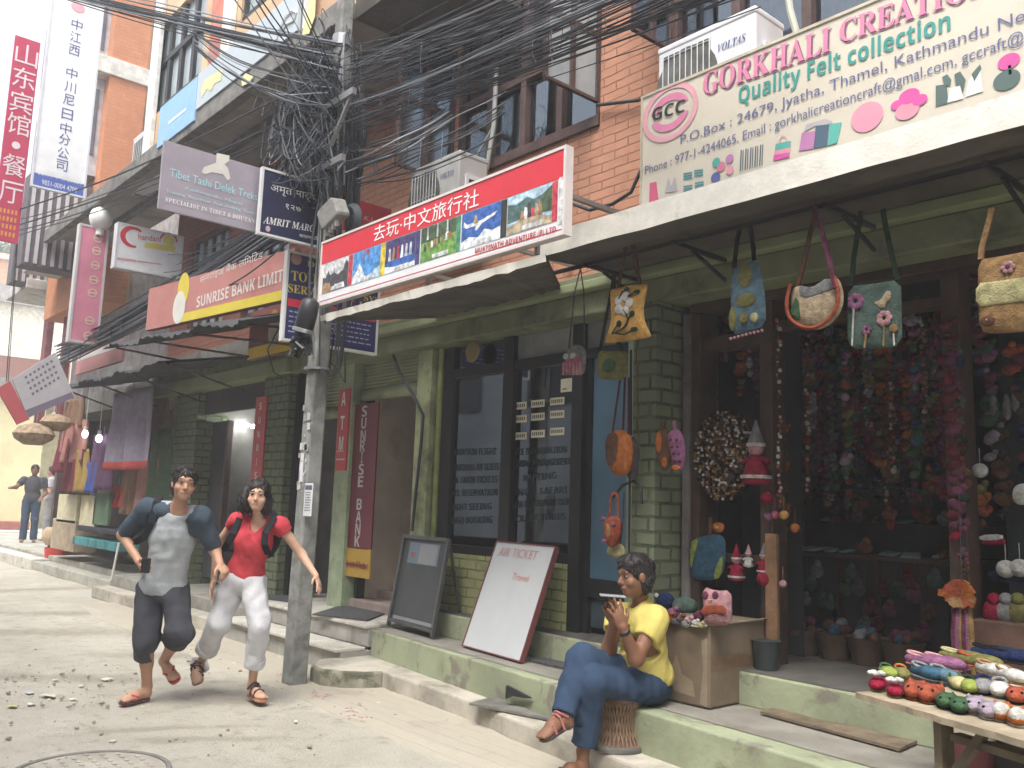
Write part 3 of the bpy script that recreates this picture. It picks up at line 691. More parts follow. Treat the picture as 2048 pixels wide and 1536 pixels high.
# ---------------- orange brick tower standing nearer the street ----------------
m_ob = brick('tower_brick', (.58, .25, .13), (.53, .22, .11), (.40, .22, .14), .25, .075, .006, dirt=(.5, .22, .12))
OT = thing('brick_tower', 'tall orange brick block with a pale concrete band behind the hanging banners', 'building', (-17.5, 5, 0))
XT = -17.0
c0, c1 = XP(205, 300, XT).y, XP(290, 200, XT).y
zb0, zb1 = XP(250, 160, XT).z, XP(250, 125, XT).z
b = MB(); b.box(XT-3, XT, c0, c1, 5.0, zb0).box(XT-3, XT, c0, c1, zb1, 16); b.build('wall', m_ob, OT)
b = MB(); b.box(XT-3, XT+.05, c0-.25, c1+.05, zb0, zb1); b.build('band', M('band_white', (.58, .56, .50), .85, dirt=(.42, .40, .35)), OT, bevel=.015)
b = MB(); b.box(XT-3, XT-.3, c0-.55, c0-.001, 7.4, 16); b.mat(1)
for k in range(4): b.box(XT-2.9, XT-.28, c0-.56, c0-.08, 7.8+2.1*k, 9.1+2.1*k)
b.build('side_wall', [M('side_grey', (.42, .41, .42), .8), M('side_window', (.10, .10, .12), .4)], OT)
b = MB(); b.box(XT-3, XT-.1, c1+.001, c1+.9, 5, 16); b.build('tan_wall', m_tan, OT)
b = MB(); b.box(XT-2, XT-.06, c1+.3, c1+.55, 5.5, 8.6); b.build('red_panel', M('red_panel', (.45, .12, .11), .7), OT)
# ---------------- buildings between tower and alley ----------------
m_mar = M('maroon_plaster', (.22, .08, .085), .8, var=.2, dirt=(.15, .06, .06))
FB = thing('corner_house', 'house with maroon posts and grey balcony slabs behind the pink vertical sign', 'building', (-21, 5, 0))
b = MB(); b.box(-20.5, -14.0, 5.6, 9, .26, 3.3).box(-20.5, -14, 5.3, 9, 3.302, 9.0)
b.build('wall', M('corner_wall', (.27, .25, .24), .85, var=.25, dirt=(.17, .15, .14)), FB)
for (px, pw, z0, z1, X) in ((100, 14, 2.6, 7.6, -20.3), (140, 12, 2.9, 9.5, -19.0), (124, 10, 5.2, 9.5, -20.3)):
    y0, y1 = XP(px, 600, X).y, XP(px+pw, 600, X).y; b = MB(); b.box(X-.3, X, y0, y1, z0, z1); b.build('post', m_mar, FB, bevel=.01)
for X, pl_, pr_, py in ((-20.2, 52, 140, 575), (-17.4, 95, 150, 512)):
    a, c_ = XP(pl_, py, X), XP(pr_, py, X); b = MB(); b.box(X-1.8, X, a.y, 5.6, a.z, a.z+.22); b.build('balcony_slab', M('slab_far', (.42, .41, .38), .85, dirt=(.28, .27, .25)), FB, bevel=.02)
for X, px, py in ((-17.3, 118, 455), (-20.25, 88, 500)):
    a = XP(px, py, X); b = MB(); b.box(X-.4, X, a.y-.55, a.y+.5, a.z-.8, a.z+.9)
    for k in range(7): b.mat(1).box(X-.01, X+.02, a.y-.5+.14*k, a.y-.44+.14*k, a.z-.75, a.z+.85)
    b.build('balcony_grille', [M('grille_dark', (.1, .09, .1), .8), P('grille_pale', (.45, .42, .42))], FB)
# shop front with hung clothes: dark opening
b = MB(); X0, X1 = -19.2, -13.95
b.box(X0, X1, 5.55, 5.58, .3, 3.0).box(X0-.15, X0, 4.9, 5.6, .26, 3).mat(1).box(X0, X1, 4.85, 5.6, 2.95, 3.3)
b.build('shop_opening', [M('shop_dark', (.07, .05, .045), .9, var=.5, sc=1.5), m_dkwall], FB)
# ---------------- the lane's far end ----------------
YH = thing('yellow_house', 'house with pale yellow wall and dark porch at the far end of the lane', 'building', (-31, 8, 0))
m_yel = M('yellow_plaster', (.72, .64, .38), .85, var=.1, sc=1, dirt=(.55, .47, .28), dt=(.55, .75), dsc=.8)
XF_ = -31.5
ya, yb = XP(-40, 900, XF_).y, XP(84, 900, XF_).y
b = MB(); b.box(XF_-5, XF_, ya, yb, 0, 4.6); b.build('wall', m_yel, YH)
b = MB(); b.box(XF_-5, XF_-1.6, yb, yb+3, 0, 4.6); b.build('porch_wall', M('porch_yellow', (.55, .50, .33), .85), YH)
b = MB(); b.box(XF_-5, XF_+.3, ya, yb+3, 4.6, 5.0); b.build('roof', M('roof_grey', (.25, .24, .23), .9), YH)
b = MB(); b.box(XF_, XF_+2.2, ya, XP(90, 1100, XF_).y, 0, .3).mat(1).box(XF_+.4, XF_+1.1, ya, XP(38, 1085, XF_).y, .301, .55); b.build('porch_step', [m_edge, M('red_step', (.30, .10, .08), .8)], YH, bevel=.02)
FH = thing('cream_house', 'cream house with grey parapet and brick band seen down the lane', 'building', (-46, 10, 0))
XH = -46
y0, y1 = XP(-80, 640, XH).y, XP(150, 640, XH).y
z0, z1, z2, z3 = [XP(40, p, XH).z for p in (715, 610, 575, 530)]
b = MB(); b.box(XH-6, XH, y0, y1, 0, z0); b.build('brick_wall', m_rbrick, FH)
b = MB(); b.box(XH-6, XH+.02, y0, y1, z0, z1); b.build('wall', M('cream_wall', (.70, .66, .55), .85, dirt=(.55, .52, .42)), FH)
b = MB(); b.box(XH-6, XH+.3, y0, y1, z1, z2); b.build('parapet', M('parapet_grey', (.36, .34, .33), .9), FH)
OH = thing('orange_house', 'distant orange brick house with flat roof under the white sky', 'building', (-60, 14, 0))
XO = -60; z3 = XP(40, 525, XO).z
b = MB(); b.box(XO-5, XO, XP(-90, 560, XO).y, XP(160, 560, XO).y, 0, z3); b.build('wall', M('far_orange', (.60, .33, .20), .9), OH)
b = MB(); b.box(XO-5, XO+.2, XP(-90, 560, XO).y, XP(160, 560, XO).y, z3, z3+.35); b.build('parapet', M('far_parapet', (.6, .5, .42), .9), OH)
# roof garden on it
b = MB(); rg = random.Random(4)
for i in range(900):
    y = rg.uniform(XP(-20, 500, XO).y, XP(62, 500, XO).y); z = z3+.35+abs(rg.gauss(0, .55)); x = XO+rg.uniform(-1.2, .1); s_ = rg.uniform(.06, .16); n_ = V((rg.uniform(-1, 1), rg.uniform(-1, 1), rg.uniform(-1, 1))).normalized(); t_ = n_.orthogonal().normalized()*s_; u_ = n_.cross(t_)
    b.mat(rg.choice((0, 0, 1))).add([V((x, y, z))+t_, V((x, y, z))+u_*.6, V((x, y, z))-t_, V((x, y, z))-u_*.6], [(0, 1, 2, 3)])
b.build('roof_plants', [M('leaf', (.10, .16, .06), .8), M('leaf_pale', (.22, .24, .08), .8)], None, 'green bushes growing along the roof edge of the orange house', 'bushes', kind='stuff')
TH = thing('teal_house', 'pale house with yellow gable beyond the orange house', 'building', (-80, 14, 0))
b = MB(); z = XP(10, 500, -80).z; b.box(-84, -80, XP(-60, 500, -80).y, XP(18, 500, -80).y, 0, z); b.build('wall', M('far_yellow', (.72, .60, .28), .9), TH)
b = MB(); z = XP(60, 500, -80).z; b.box(-84, -80, XP(18, 500, -80).y+.01, XP(66, 500, -80).y, 0, z); b.build('side_wall', M('far_teal', (.5, .62, .6), .9), TH)

# ---------------- the other side of the lane (behind the viewer; it shades the shops and shows in their glass) ----------------
OB = thing('opposite_building', 'row of plastered houses across the lane, mirrored in the office glass', 'building', (-8, -5, 0))
b = MB(); b.box(-34, 9, -9, -2.6, 0, 8.6); b.build('wall', M('opposite_plaster', (.36, .38, .40), .9, var=.3, sc=.5), OB)
for k in range(13): b = MB(); b.box(-33+3.2*k, -31.4+3.2*k, -2.6, -2.55, 3.6, 5.2); b.build('window', m_black, OB)
# ---------------- signs ----------------
W_ = P('paint_white', (.74, .74, .72)); 
def zf(ox, oy, s): return lambda x, y: (ox+x/s, oy+y/s)
def pp(pl, mb, pts, d=.003): return pl.poly(mb, [pl.uv(*q) for q in pts], d)
m_steel = P('steel_grey', (.33, .33, .33), .4, metal=.6); m_blk = P('black_plastic', (.018, .018, .02), .45)
def signbox(pl, x0, y0, x1, y1, name, label, mats, th=.05, frame=None, cat='sign', group=None):
    root = thing(name, label, cat, pl.p((x0+x1)/2, y0, -th/2), group)
    b = MB(); pl.board(b, x0, y0, x1, y1, th); b.build('sign_board', mats, root, bevel=.003)
    if frame:
        b = MB(); w_, m_ = frame
        for q in ((x0-.004, y0-.004, x1+.004, y0+w_), (x0-.004, y1-w_, x1+.004, y1+.004)): b.prism([pl.p(q[0], q[1], .008), pl.p(q[2], q[1], .008), pl.p(q[2], q[3], .008), pl.p(q[0], q[3], .008)], pl.n*-(th+.014))
        for q in ((x0-.004, y0+w_+.0004, x0+w_, y1-w_-.0004), (x1-w_, y0+w_+.0004, x1+.004, y1-w_-.0004)): b.prism([pl.p(q[0], q[1], .0078), pl.p(q[2], q[1], .0078), pl.p(q[2], q[3], .0078), pl.p(q[0], q[3], .0078)], pl.n*-(th+.0136))
        b.build('sign_frame', m_, root)
    return root
# --- cream sign of the felt shop
pl = XZ(0, 3.94, 0); z4 = zf(1200, 0, 3.491); z5 = zf(1580, 0, 3.491)
x0, _ = pl.uv(1283, 300); _, y1 = pl.uv(1400, 146); _, y0 = pl.uv(1400, 386)
m_cream = M('sign_cream', (.62, .575, .475), .55, var=.08, sc=1.5, bump=.5, bsc=2.2, dirt=(.47, .42, .33), dt=(.55, .8), dsc=2.0, streak=True)
GS = signbox(pl, x0, y0, -.1, y1, 'shop_sign', 'long cream felt shop sign with pink, green and blue lettering above the right canopy', m_cream, frame=(.012, M('sign_rim', (.5, .46, .36), .6)))
m_pink = P('ink_pink', (.66, .23, .37)); m_teal = P('ink_teal', (.05, .29, .26)); m_blue = P('ink_blue', (.13, .14, .27)); m_ppink = P('ink_palepink', (.74, .38, .44)); m_grn = P('ink_black', (.03, .04, .04))
m_shadow = P('ink_mauve', (.22, .10, .16))
b = MB()
pl.ptext(b, BOLD('GORKHALI'), (1407, 191), (1661, 102), 46, d=.006, slant=.0); pl.ptext(b, BOLD('CREATION'), (1680, 87), (1985, -18), 46, d=.006)
b.build('lettering', m_pink, GS)
b = MB(); pl.ptext(b, BOLD('GORKHALI'), (1410, 194), (1664, 105), 46, d=.004); pl.ptext(b, BOLD('CREATION'), (1683, 90), (1988, -15), 46, d=.004); b.build('lettering_shadow', m_shadow, GS)
b = MB(); pl.ptext(b, SANSB('Quality Felt collection'), (1478, 208), (1902, 60), 33, d=.005); b.build('lettering', m_teal, GS)
b = MB(); pl.ptext(b, 'P.O.Box : 24679, Jyatha, Thamel, Kathmandu Nepal', (1362, 289), (2106, 22), 19, d=.005)
pl.ptext(b, 'Phone : 977-1-4244065, Email : gorkhalicreationcraft@gmal.com, gccraft@', (1291, 350), (2049, 84), 18, d=.005); b.build('lettering', m_blue, GS)
cx, cy = pl.uv(1340, 225); k = abs(pl.uv(1397, 225)[0]-cx)
b = MB(); pl.ring(b, cx, cy, k, k*.86, .006, .005); pl.ring(b, cx, cy, k*.98, k*.84, .03, .004).mat(0); b.build('emblem', m_ppink, GS)
b = MB(); pl.ring(b, cx, cy, k*.70, k*.56, .045, .0045, a0=.35, a1=2.9); pl.ring(b, cx, cy, k*.70, k*.56, .045, .0045, a0=3.5, a1=6.0); b.build('emblem', m_pink, GS)
b = MB(); pl.ptext(b, SANSB('GCC'), (1305, 243), (1370, 224), 25, d=.006); b.build('lettering', m_grn, GS)
# goods painted along its foot
cols = [P('goods_%d' % i, c) for i, c in enumerate([(.62, .12, .22), (.42, .40, .42), (.10, .28, .30), (.62, .20, .30), (.10, .12, .30), (.45, .20, .38), (.10, .40, .34), (.25, .08, .17), (.08, .12, .17), (.68, .30, .38), (.62, .10, .34), (.10, .15, .14), (.68, .70, .68)])]
b = MB()
def zp(f, ci, pts, d=.004): b.mat(ci); pp(pl, b, [f(*q) for q in pts], d)
zp(z4, 0, [(350, 1280), (395, 1270), (415, 1420), (345, 1435)]); zp(z4, 1, [(455, 1345), (480, 1240), (500, 1300), (525, 1230), (545, 1330), (510, 1340), (490, 1345)])
for ux, uy in ((585, 1210), (660, 1190), (585, 1300), (665, 1275)):
    for r_ in range(3): zp(z4, 2, [(ux, uy+r_*18), (ux+62, uy-10+r_*18), (ux+62, uy+2+r_*18), (ux, uy+12+r_*18)])
for (ux, uy, r_, ci) in ((810, 1240, 32, 4), (848, 1165, 30, 3), (908, 1110, 28, 5), (815, 1135, 28, 6), (910, 1190, 26, 9)):
    c = pl.uv(*z4(ux, uy)); b.mat(ci); q = abs(pl.uv(*z4(ux+r_, uy))[0]-c[0]); pl.disc(b, c[0], c[1], q, q, .004+.0002*ci)
for i_ in range(5): zp(z4, 8, [(985+i_*34, 1050-i_*9), (993+i_*34, 1046-i_*9), (986+i_*34, 1195-i_*9), (978+i_*34, 1198-i_*9)]); zp(z4, 8, [(1000+i_*34, 1048-i_*9), (1006+i_*34, 1046-i_*9), (1000+i_*34, 1190-i_*9), (994+i_*34, 1192-i_*9)])
zp(z4, 6, [(1230, 1005), (1335, 985), (1332, 1030), (1225, 1050)]); zp(z4, 9, [(1222, 1052), (1331, 1031), (1328, 1065), (1218, 1082)]); zp(z4, 10, [(1217, 1084), (1328, 1066), (1325, 1098), (1212, 1125)])
for i_ in range(8):
    a0, a1 = math.pi*i_/8, math.pi*(i_+1)/8; f = lambda a, r_: (1282-r_*math.cos(a), 990-r_*1.5*math.sin(a)); zp(z4, 9, [f(a0, 28), f(a1, 28), f(a1, 22), f(a0, 22)])
zp(z5, 5, [(85, 930), (180, 915), (165, 1040), (65, 1055)]); zp(z5, 8, [(182, 880), (275, 870), (262, 1020), (168, 1038)]); zp(z5, 6, [(280, 868), (365, 855), (330, 1000), (265, 1018)]); zp(z5, 1, [(95, 925), (120, 870), (250, 830), (300, 850), (280, 868), (180, 880)], .0036)
c = pl.uv(*z5(540, 818)); q = abs(pl.uv(*z5(655, 818))[0]-c[0]); b.mat(9); pl.disc(b, c[0], c[1], q, q*.92, .004)
for ux, uy, rx in ((835, 675, 75), (820, 775, 85), (910, 700, 55), (750, 735, 45)):
    c = pl.uv(*z5(ux, uy)); q = abs(pl.uv(*z5(ux+rx, uy))[0]-c[0]); b.mat(10 if ux != 820 else 9); pl.disc(b, c[0], c[1], q, q*.75, .004+ux*1e-6)
zp(z5, 11, [(1020, 600), (1095, 590), (1110, 720), (1020, 745)]); zp(z5, 11, [(1065, 540), (1100, 520), (1130, 560), (1120, 600), (1080, 600)], .0045)
zp(z5, 12, [(1120, 620), (1190, 600), (1215, 690), (1100, 720)], .0047); zp(z5, 11, [(1150, 520), (1190, 500), (1230, 560), (1200, 680), (1160, 600)]); zp(z5, 12, [(1250, 560), (1330, 460), (1350, 640), (1225, 680)]); zp(z5, 11, [(1270, 520), (1330, 450), (1340, 480), (1290, 570)], .0045)
c = pl.uv(*z5(1530, 430)); b.mat(10); pl.disc(b, c[0], c[1], .045, .035, .004); c = pl.uv(*z5(1515, 560)); b.mat(11); pl.disc(b, c[0], c[1], .055, .045, .004); zp(z5, 6, [(1525, 460), (1545, 455), (1550, 520), (1530, 525)])
b.build('goods_pictures', cols, GS)
# --- red travel sign with six pictures
pl = XZ(0, 3.46, 0); z8 = zf(620, 280, 3.49)
x0 = pl.uv(641, 545)[0]; x1 = pl.uv(1131, 380)[0]; y0 = pl.uv(900, 535)[1]; y1 = pl.uv(900, 384)[1]
m_red = M('sign_red', (.58, .035, .05), .4, var=.04, bump=.05, spec=.5)
TS = signbox(pl, x0, y0, x1, y1, 'travel_sign', 'bright red and white travel agency sign with a row of six holiday pictures', P('sign_white', (.66, .68, .69)), frame=(.014, P('frame_pale', (.6, .55, .53))))
b = MB(); yr = [pl.uv(*z8(x, y))[1] for x, y in ((90, 870), (1050, 520), (1690, 290))]; ym = sum(yr)/3
pl.quad(b, x0+.012, ym, x1-.012, y1-.012, .002); pl.quad(b, x0+.012, y0+.03, x1-.012, y0+.036, .002)
b.build('red_field', m_red, TS)
for x_ in (x0+.3, (x0+x1)/2, x1-.3):
    b = MB(); b.box(x_-.015, x_+.015, 3.542, 4.94, y1-.16, y1-.13).box(x_-.012, x_+.012, 3.515, 3.54, y0-.05, y1-.05); b.build('support_bar', m_steel, TS)
b = MB(); pl.ptext(b, '去玩·中文旅行社', z8(445, 715), z8(1180, 462), 32, d=.005, box=True); b.build('lettering', P('letter_white', (.78, .76, .75)), TS)
b = MB(); pl.ptext(b, SANSB('MUKTINATH ADVENTURE (P) LTD.'), z8(1155, 795), z8(1728, 640), 11, d=.005); b.build('lettering', P('ink_deepred', (.42, .008, .02)), TS)
pic = [M('pic_'+n, tuple(.9*x+.02 for x in c), .4, var=.45, sc=26, bump=.03) for n, c in (('sky', (.07, .26, .58)), ('skypale', (.42, .58, .70)), ('snow', (.68, .72, .76)), ('dark', (.05, .045, .05)), ('green', (.14, .30, .06)), ('forest', (.05, .09, .04)), ('deep', (.03, .11, .38)), ('red', (.5, .04, .06)), ('yellow', (.66, .52, .05)), ('navy', (.05, .04, .14)), ('teal', (.06, .25, .13)), ('black', (.02, .02, .02)), ('ochre', (.35, .20, .09)), ('hill', (.07, .14, .13)), ('sand', (.40, .33, .22)), ('greyw', (.55, .56, .57)))]
yb_ = pl.uv(*z8(300, 1003))[1]; yb_ = (yb_+pl.uv(*z8(1690, 582))[1])/2; H_ = ym-yb_-.006
def rect(b, c, xa, xb, fa, fb, d): b.mat(c); pl.quad(b, xa, yb_+H_*fa, xb, yb_+H_*fb, d)
def shape(b, c, xa, xb, pts, d): b.mat(c); pl.poly(b, [(xa+(xb-xa)*u, yb_+H_*v) for u, v in pts], d)
X_ = lambda z: pl.uv(*z8(z, 800-(z-600)*.33))[0]
b = MB(); e = [(X_(a), X_(c)) for a, c in ((92, 268), (300, 492), (528, 736), (775, 1022), (1060, 1332), (1380, 1690))]
a, c = e[0]; rect(b, 15, a, c, 0, 1, .002); shape(b, 3, a, c, [(0, .0), (1, 0), (1, .8), (.9, .9), (.8, .6), (.6, .5), (.45, .62), (.3, .55), (.22, .75), (.12, .5), (0, .55)], .003); shape(b, 12, a, c, [(0, 0), (.4, 0), (.3, .3), (.1, .35), (0, .25)], .0035); shape(b, 2, a, c, [(.45, .02), (.9, .02), (.85, .2), (.5, .2)], .0035)
rect(b, 7, c+.004, e[1][0]-.006, 0, 1, .0024)
a, c = e[1]; rect(b, 0, a, c, 0, 1, .002); shape(b, 2, a, c, [(0, 0), (.5, 0), (.42, .3), (.25, .62), (.1, .3), (0, .2)], .003); shape(b, 1, a, c, [(.5, 0), (1, 0), (1, .35), (.8, .28), (.6, .12)], .003); shape(b, 7, a, c, [(.35, .9), (.5, .99), (.62, .93), (.56, .8), (.5, .92)], .0034); shape(b, 7, a, c, [(.36, .9), (.4, .88), (.42, .65), (.38, .66)], .0034)
rect(b, 8, c+.003, e[2][0]-.004, 0, 1, .0024)
a, c = e[2]; rect(b, 9, a, c, 0, 1, .002); shape(b, 6, a, c, [(0, .1), (1, .1), (1, .35), (.7, .45), (.3, .4), (0, .3)], .003); shape(b, 2, a, c, [(0, 0), (1, 0), (1, .15), (.5, .1), (0, .22)], .0033)
for i_ in range(6): shape(b, (15, 12, 7, 2, 15, 1)[i_], a, c, [(.1+.14*i_, .36), (.2+.14*i_, .36), (.18+.14*i_, .74), (.13+.14*i_, .74)], .0034)
rect(b, 9, c+.003, e[3][0]-.012, 0, 1, .0024); 
a, c = e[3]; rect(b, 4, a, c, 0, 1, .002); shape(b, 5, a, c, [(0, .55), (1, .6), (1, 1), (0, 1)], .0026)
for i_ in range(7): shape(b, 15 if i_ % 2 else 5, a, c, [(.03+.14*i_, .62), (.09+.14*i_, .62), (.07+.14*i_, 1), (.04+.14*i_, 1)], .003)
for i_ in range(8): shape(b, (3, 12, 2, 7)[i_ % 4], a, c, [(.1+.1*i_, .32+.02*i_), (.16+.1*i_, .32+.02*i_), (.15+.1*i_, .52+.02*i_), (.11+.1*i_, .52+.02*i_)], .0034)
rect(b, 10, c+.002, e[4][0]-.012, 0, 1, .0024)
a, c = e[4]; rect(b, 6, a, c, 0, 1, .002); shape(b, 2, a, c, [(0, 0), (1, 0), (1, .35), (.8, .3), (.6, .4), (.45, .22), (.2, .3), (0, .2)], .0026); shape(b, 2, a, c, [(.05, .62), (.12, .56), (.5, .56), (.85, .68), (.92, .78), (.8, .74), (.5, .66), (.14, .66), (.06, .78)], .0034); shape(b, 14, a, c, [(.3, .62), (.45, .62), (.38, .85), (.33, .85)], .0036); shape(b, 15, a, c, [(.38, .58), (.55, .58), (.4, .42), (.35, .44)], .0036)
rect(b, 11, c+.002, e[5][0]-.006, 0, 1, .0024)
a, c = e[5]; rect(b, 1, a, c, 0, 1, .002); shape(b, 13, a, c, [(0, .3), (1, .4), (1, .95), (.8, .8), (.6, .74), (.45, .86), (.2, .74), (0, .8)], .0026); shape(b, 5, a, c, [(.7, .35), (1, .3), (1, .95), (.85, .8)], .003); shape(b, 14, a, c, [(0, 0), (1, 0), (1, .18), (.6, .36), (.3, .32), (0, .2)], .003)
for i_ in range(6): shape(b, (12, 2, 3, 7, 14, 12)[i_], a, c, [(.3+.08*i_, .3), (.4+.08*i_, .3), (.38+.08*i_, .5+.07*(i_ % 3)), (.32+.08*i_, .55+.07*(i_ % 3))], .0034)
rect(b, 7, c+.002, X_(1730), 0, 1, .0024); rect(b, 15, X_(1738), X_(1768), -.12, 1.05, .0026)
for a, c in e: rect(b, 15, a+(c-a)*.35, a+(c-a)*.8, .03, .15, .004)
b.build('holiday_pictures', pic, TS)
# --- utility pole
m_pole = M('pole_concrete', (.25, .255, .24), .85, var=.25, sc=5, bump=.45, bsc=40, dirt=(.14, .14, .125), dt=(.45, .62), dsc=3.5)
pbx = G(588, 1368); ptop = U(692, 0, pbx.y); ax = (ptop-pbx)/(ptop.z)
PL = thing('utility_pole', 'grey concrete utility pole on the kerb wrapped in black wires', 'pole', pbx)
b = MB(); q = [(-.5, -.4), (-.5, .4), (-.4, .5), (.4, .5), (.5, .4), (.5, -.4), (.4, -.5), (-.4, -.5)]; lv = [(-.05, .162), (2.0, .148), (4.2, .135), (8, .11)]; vs = []
for z, wd in lv: vs += [pbx+ax*z+V((u*wd, v*wd, 0)) for u, v in q]
fs = [tuple(range(8)), tuple(range(31, 23, -1))]+[(i*8+(j+1) % 8, i*8+j, (i+1)*8+j, (i+1)*8+(j+1) % 8) for i in range(3) for j in range(8)]
b.add(vs, fs); b.build('shaft', m_pole, PL, bevel=.008)
def pa(z, dx=0, dy=0): return pbx+ax*z+V((dx, dy, 0))
b = MB(); b.tube([pa(2.62), pa(2.60)], .12, 10); b.tube([pa(5.52), pa(5.62)], .095, 10).build('pole_band', m_steel, PL)
b = MB(); b.box(*(lambda p: (p.x-.45, p.x+.5, p.y-.05, p.y-.01, p.z-.03, p.z+.03))(pa(4.9, 0, -.1))); b.build('cross_arm', m_steel, PL)
b = MB(); b.box(*(lambda p: (p.x-.35, p.x+.4, p.y-.05, p.y-.01, p.z-.03, p.z+.03))(pa(4.35, 0, -.1)))
b.bar(pa(4.9, .45, -.12), pa(4.4, .05, -.12), .03, .03).build('cross_arm', m_steel, PL)
# stickers and notices
def notice(px, py, w_, h_, name, label, rows):
    c = U(px, py, pbx.y-.085); pl_ = Plane(c-V((w_/2, 0, h_/2)), V((1, .0, 0)), ax); b = MB()
    pl_.board(b, 0, 0, w_, h_, .004); b.mat(1)
    if rows > 2: pl_.quad(b, .01, h_*.80, w_-.01, h_*.93, .002)
    b.mat(1)
    for r_ in range(rows):
        yy = h_*(.70-.62*r_/max(rows, 1)); x = .02
        while x < w_-.03: l_ = random.uniform(.008, .02); pl_.quad(b, x, yy, min(x+l_, w_-.015), yy+h_*.035, .002); x += l_+.006
    b.build(name, [P('paper_white', (.62, .62, .64), .9), P('ink_grey', (.10, .10, .13), .9)], None, label, 'notice')
notice(616, 999, .135, .27, 'paper_notice', 'white printed notice pasted on the concrete pole', 8)
notice(603, 935, .05, .24, 'torn_paper', 'torn narrow strip of pale paper higher up the concrete pole', 1)
b = MB(); rg = random.Random(8)
for i in range(22):
    p_ = pa(rg.uniform(1.55, 2.35), rg.uniform(-.06, .07), -.081); s_ = rg.uniform(.008, .03)
    b.mat(rg.choice((0, 1))).add([p_+V((-s_, 0, -s_*1.3)), p_+V((s_, 0, -s_)), p_+V((s_*.8, 0, s_)), p_+V((-s_, 0, s_*1.2))], [(0, 1, 2, 3)])
b.build('paper_scrap', [P('scrap_white', (.5, .5, .47), .9), P('scrap_grey', (.3, .3, .29), .9)], PL)
# --- signs that hang from the pole
z7 = zf(300, 280, 3.491)
pl = YZ(-7.05, 0, 0); a = pl.uv(322, 350); c = pl.uv(519, 400); t0 = pl.uv(425, 308); t1 = pl.uv(412, 440)
SB = signbox(pl, a[0], t1[1], c[0]+.02, t0[1], 'trekking_sign', 'grey mauve trekking sign with pale blue lettering hanging left of the navy street sign', M('sign_mauve', (.30, .27, .31), .5, var=.06, dirt=(.24, .21, .24), dsc=1.5), th=.03)
b = MB(); pl.ptext(b, 'Tibet Tashi Delek Treks', z7(135, 252), z7(748, 425), 17, d=.004)
for (p0, p1, s_) in (((245, 345), (640, 455), 'Kathmandu, Nepal'), ((110, 365), (730, 520), 'Trekking  Expedition  Peak climbing  Tours'),): pl.ptext(b, s_, z7(*p0), z7(*p1), 6, d=.004)
b.build('lettering', P('ink_sky', (.36, .62, .66)), SB)
b = MB(); pl.ptext(b, BOLD('SPECIALIST IN TIBET & BHUTAN'), z7(105, 428), z7(730, 582), 9, d=.004); b.build('lettering', P('ink_white', (.68, .68, .67)), SB)
b = MB(); pp(pl, b, [z7(*q) for q in ((360, 225), (375, 190), (460, 160), (465, 90), (555, 110), (550, 150), (520, 170), (545, 200), (560, 270), (540, 285), (510, 240), (430, 225), (385, 240))]); b.build('emblem', P('ink_ivory', (.58, .58, .52)), SB)
pl = YZ(-6.93, 0, 0); a = pl.uv(520, 405); c = pl.uv(641, 430); t0 = pl.uv(580, 350); t1 = pl.uv(580, 482)
SA = signbox(pl, a[0], t1[1], c[0], t0[1], 'street_sign', 'navy street name sign with white lettering fixed beside the pole', P('sign_navy', (.022, .026, .065), .35), th=.03, frame=(.016, P('frame_white', (.6, .6, .6))))
b = MB(); pl.ptext(b, 'अमृत मार्ग', z7(840, 372), z7(1150, 442), 18, d=.004, box=True); pl.ptext(b, '१२७', z7(945, 482), z7(1050, 508), 11, d=.004, box=True)
pl.ptext(b, ITAL('AMRIT MARG'), z7(788, 580), z7(1150, 645), 15, d=.004); pl.ptext(b, 'काठमाडौं', z7(1040, 676), z7(1168, 702), 8, d=.004, box=True); b.build('lettering', W_, SA)
c = pl.uv(*z7(822, 620)); b = MB(); pl.disc(b, c[0], c[1], .022, .026, .004); b.build('emblem', P('ink_rose', (.5, .35, .4)), SA)
pl = YZ(-7.1, 0, 0); a = pl.uv(570, 590); c = pl.uv(756, 640); t0 = pl.uv(575, 500); t1 = pl.uv(566, 680); m_navy = P('sign_blue', (.03, .032, .12), .35)
SC = signbox(pl, a[0], t1[1], c[0], t0[1], 'tour_sign', 'blue tour service sign with yellow lettering behind the pole under the street sign', m_navy, th=.05, frame=(.018, P('frame_cream', (.62, .62, .58))))
m_yel2 = P('ink_yellow', (.62, .50, .06)); b = MB()
pl.ptext(b, BOLD('TOURS'), z7(985, 978), z7(1250, 1020), 20, d=.004); pl.ptext(b, BOLD('SERVICES'), z7(962, 1060), z7(1300, 1115), 17, d=.004)
pl.ptext(b, BOLD('SYS'), (727, 601), (758, 607), 12, d=.004); pl.ptext(b, BOLD('PVT. LTD.'), (672, 606), (757, 621), 12, d=.004); pl.ptext(b, BOLD('DE'), z7(1095, 880), z7(1200, 900), 11, d=.004); b.build('lettering', m_yel2, SC)
b = MB(); ya, yb2 = pl.uv(*z7(1000, 1110))[1], pl.uv(*z7(1000, 1165))[1]; pl.quad(b, a[0]+.03, yb2, c[0]-.03, ya, .003); b.build('red_stripe', m_red, SC)
b = MB(); cc = pl.uv(*z7(1020, 830)); pl.disc(b, cc[0], cc[1], .055, .055, .004); b.build('emblem', P('ink_brown', (.35, .2, .17)), SC)
b = MB()
for r_ in range(5):
    yy = yb2-.05-.045*r_; xx = a[0]+.05
    while xx < c[0]-.1: l_ = random.uniform(.02, .07); pl.quad(b, xx, yy, xx+l_, yy+.012, .003); xx += l_+.015
b.build('small_print', P('ink_paleblue', (.35, .37, .48)), SC)
pl = YZ(-7.5, 0, 0); a = pl.uv(688, 430); c = pl.uv(782, 450); t0 = pl.uv(735, 405); t1 = pl.uv(735, 470)
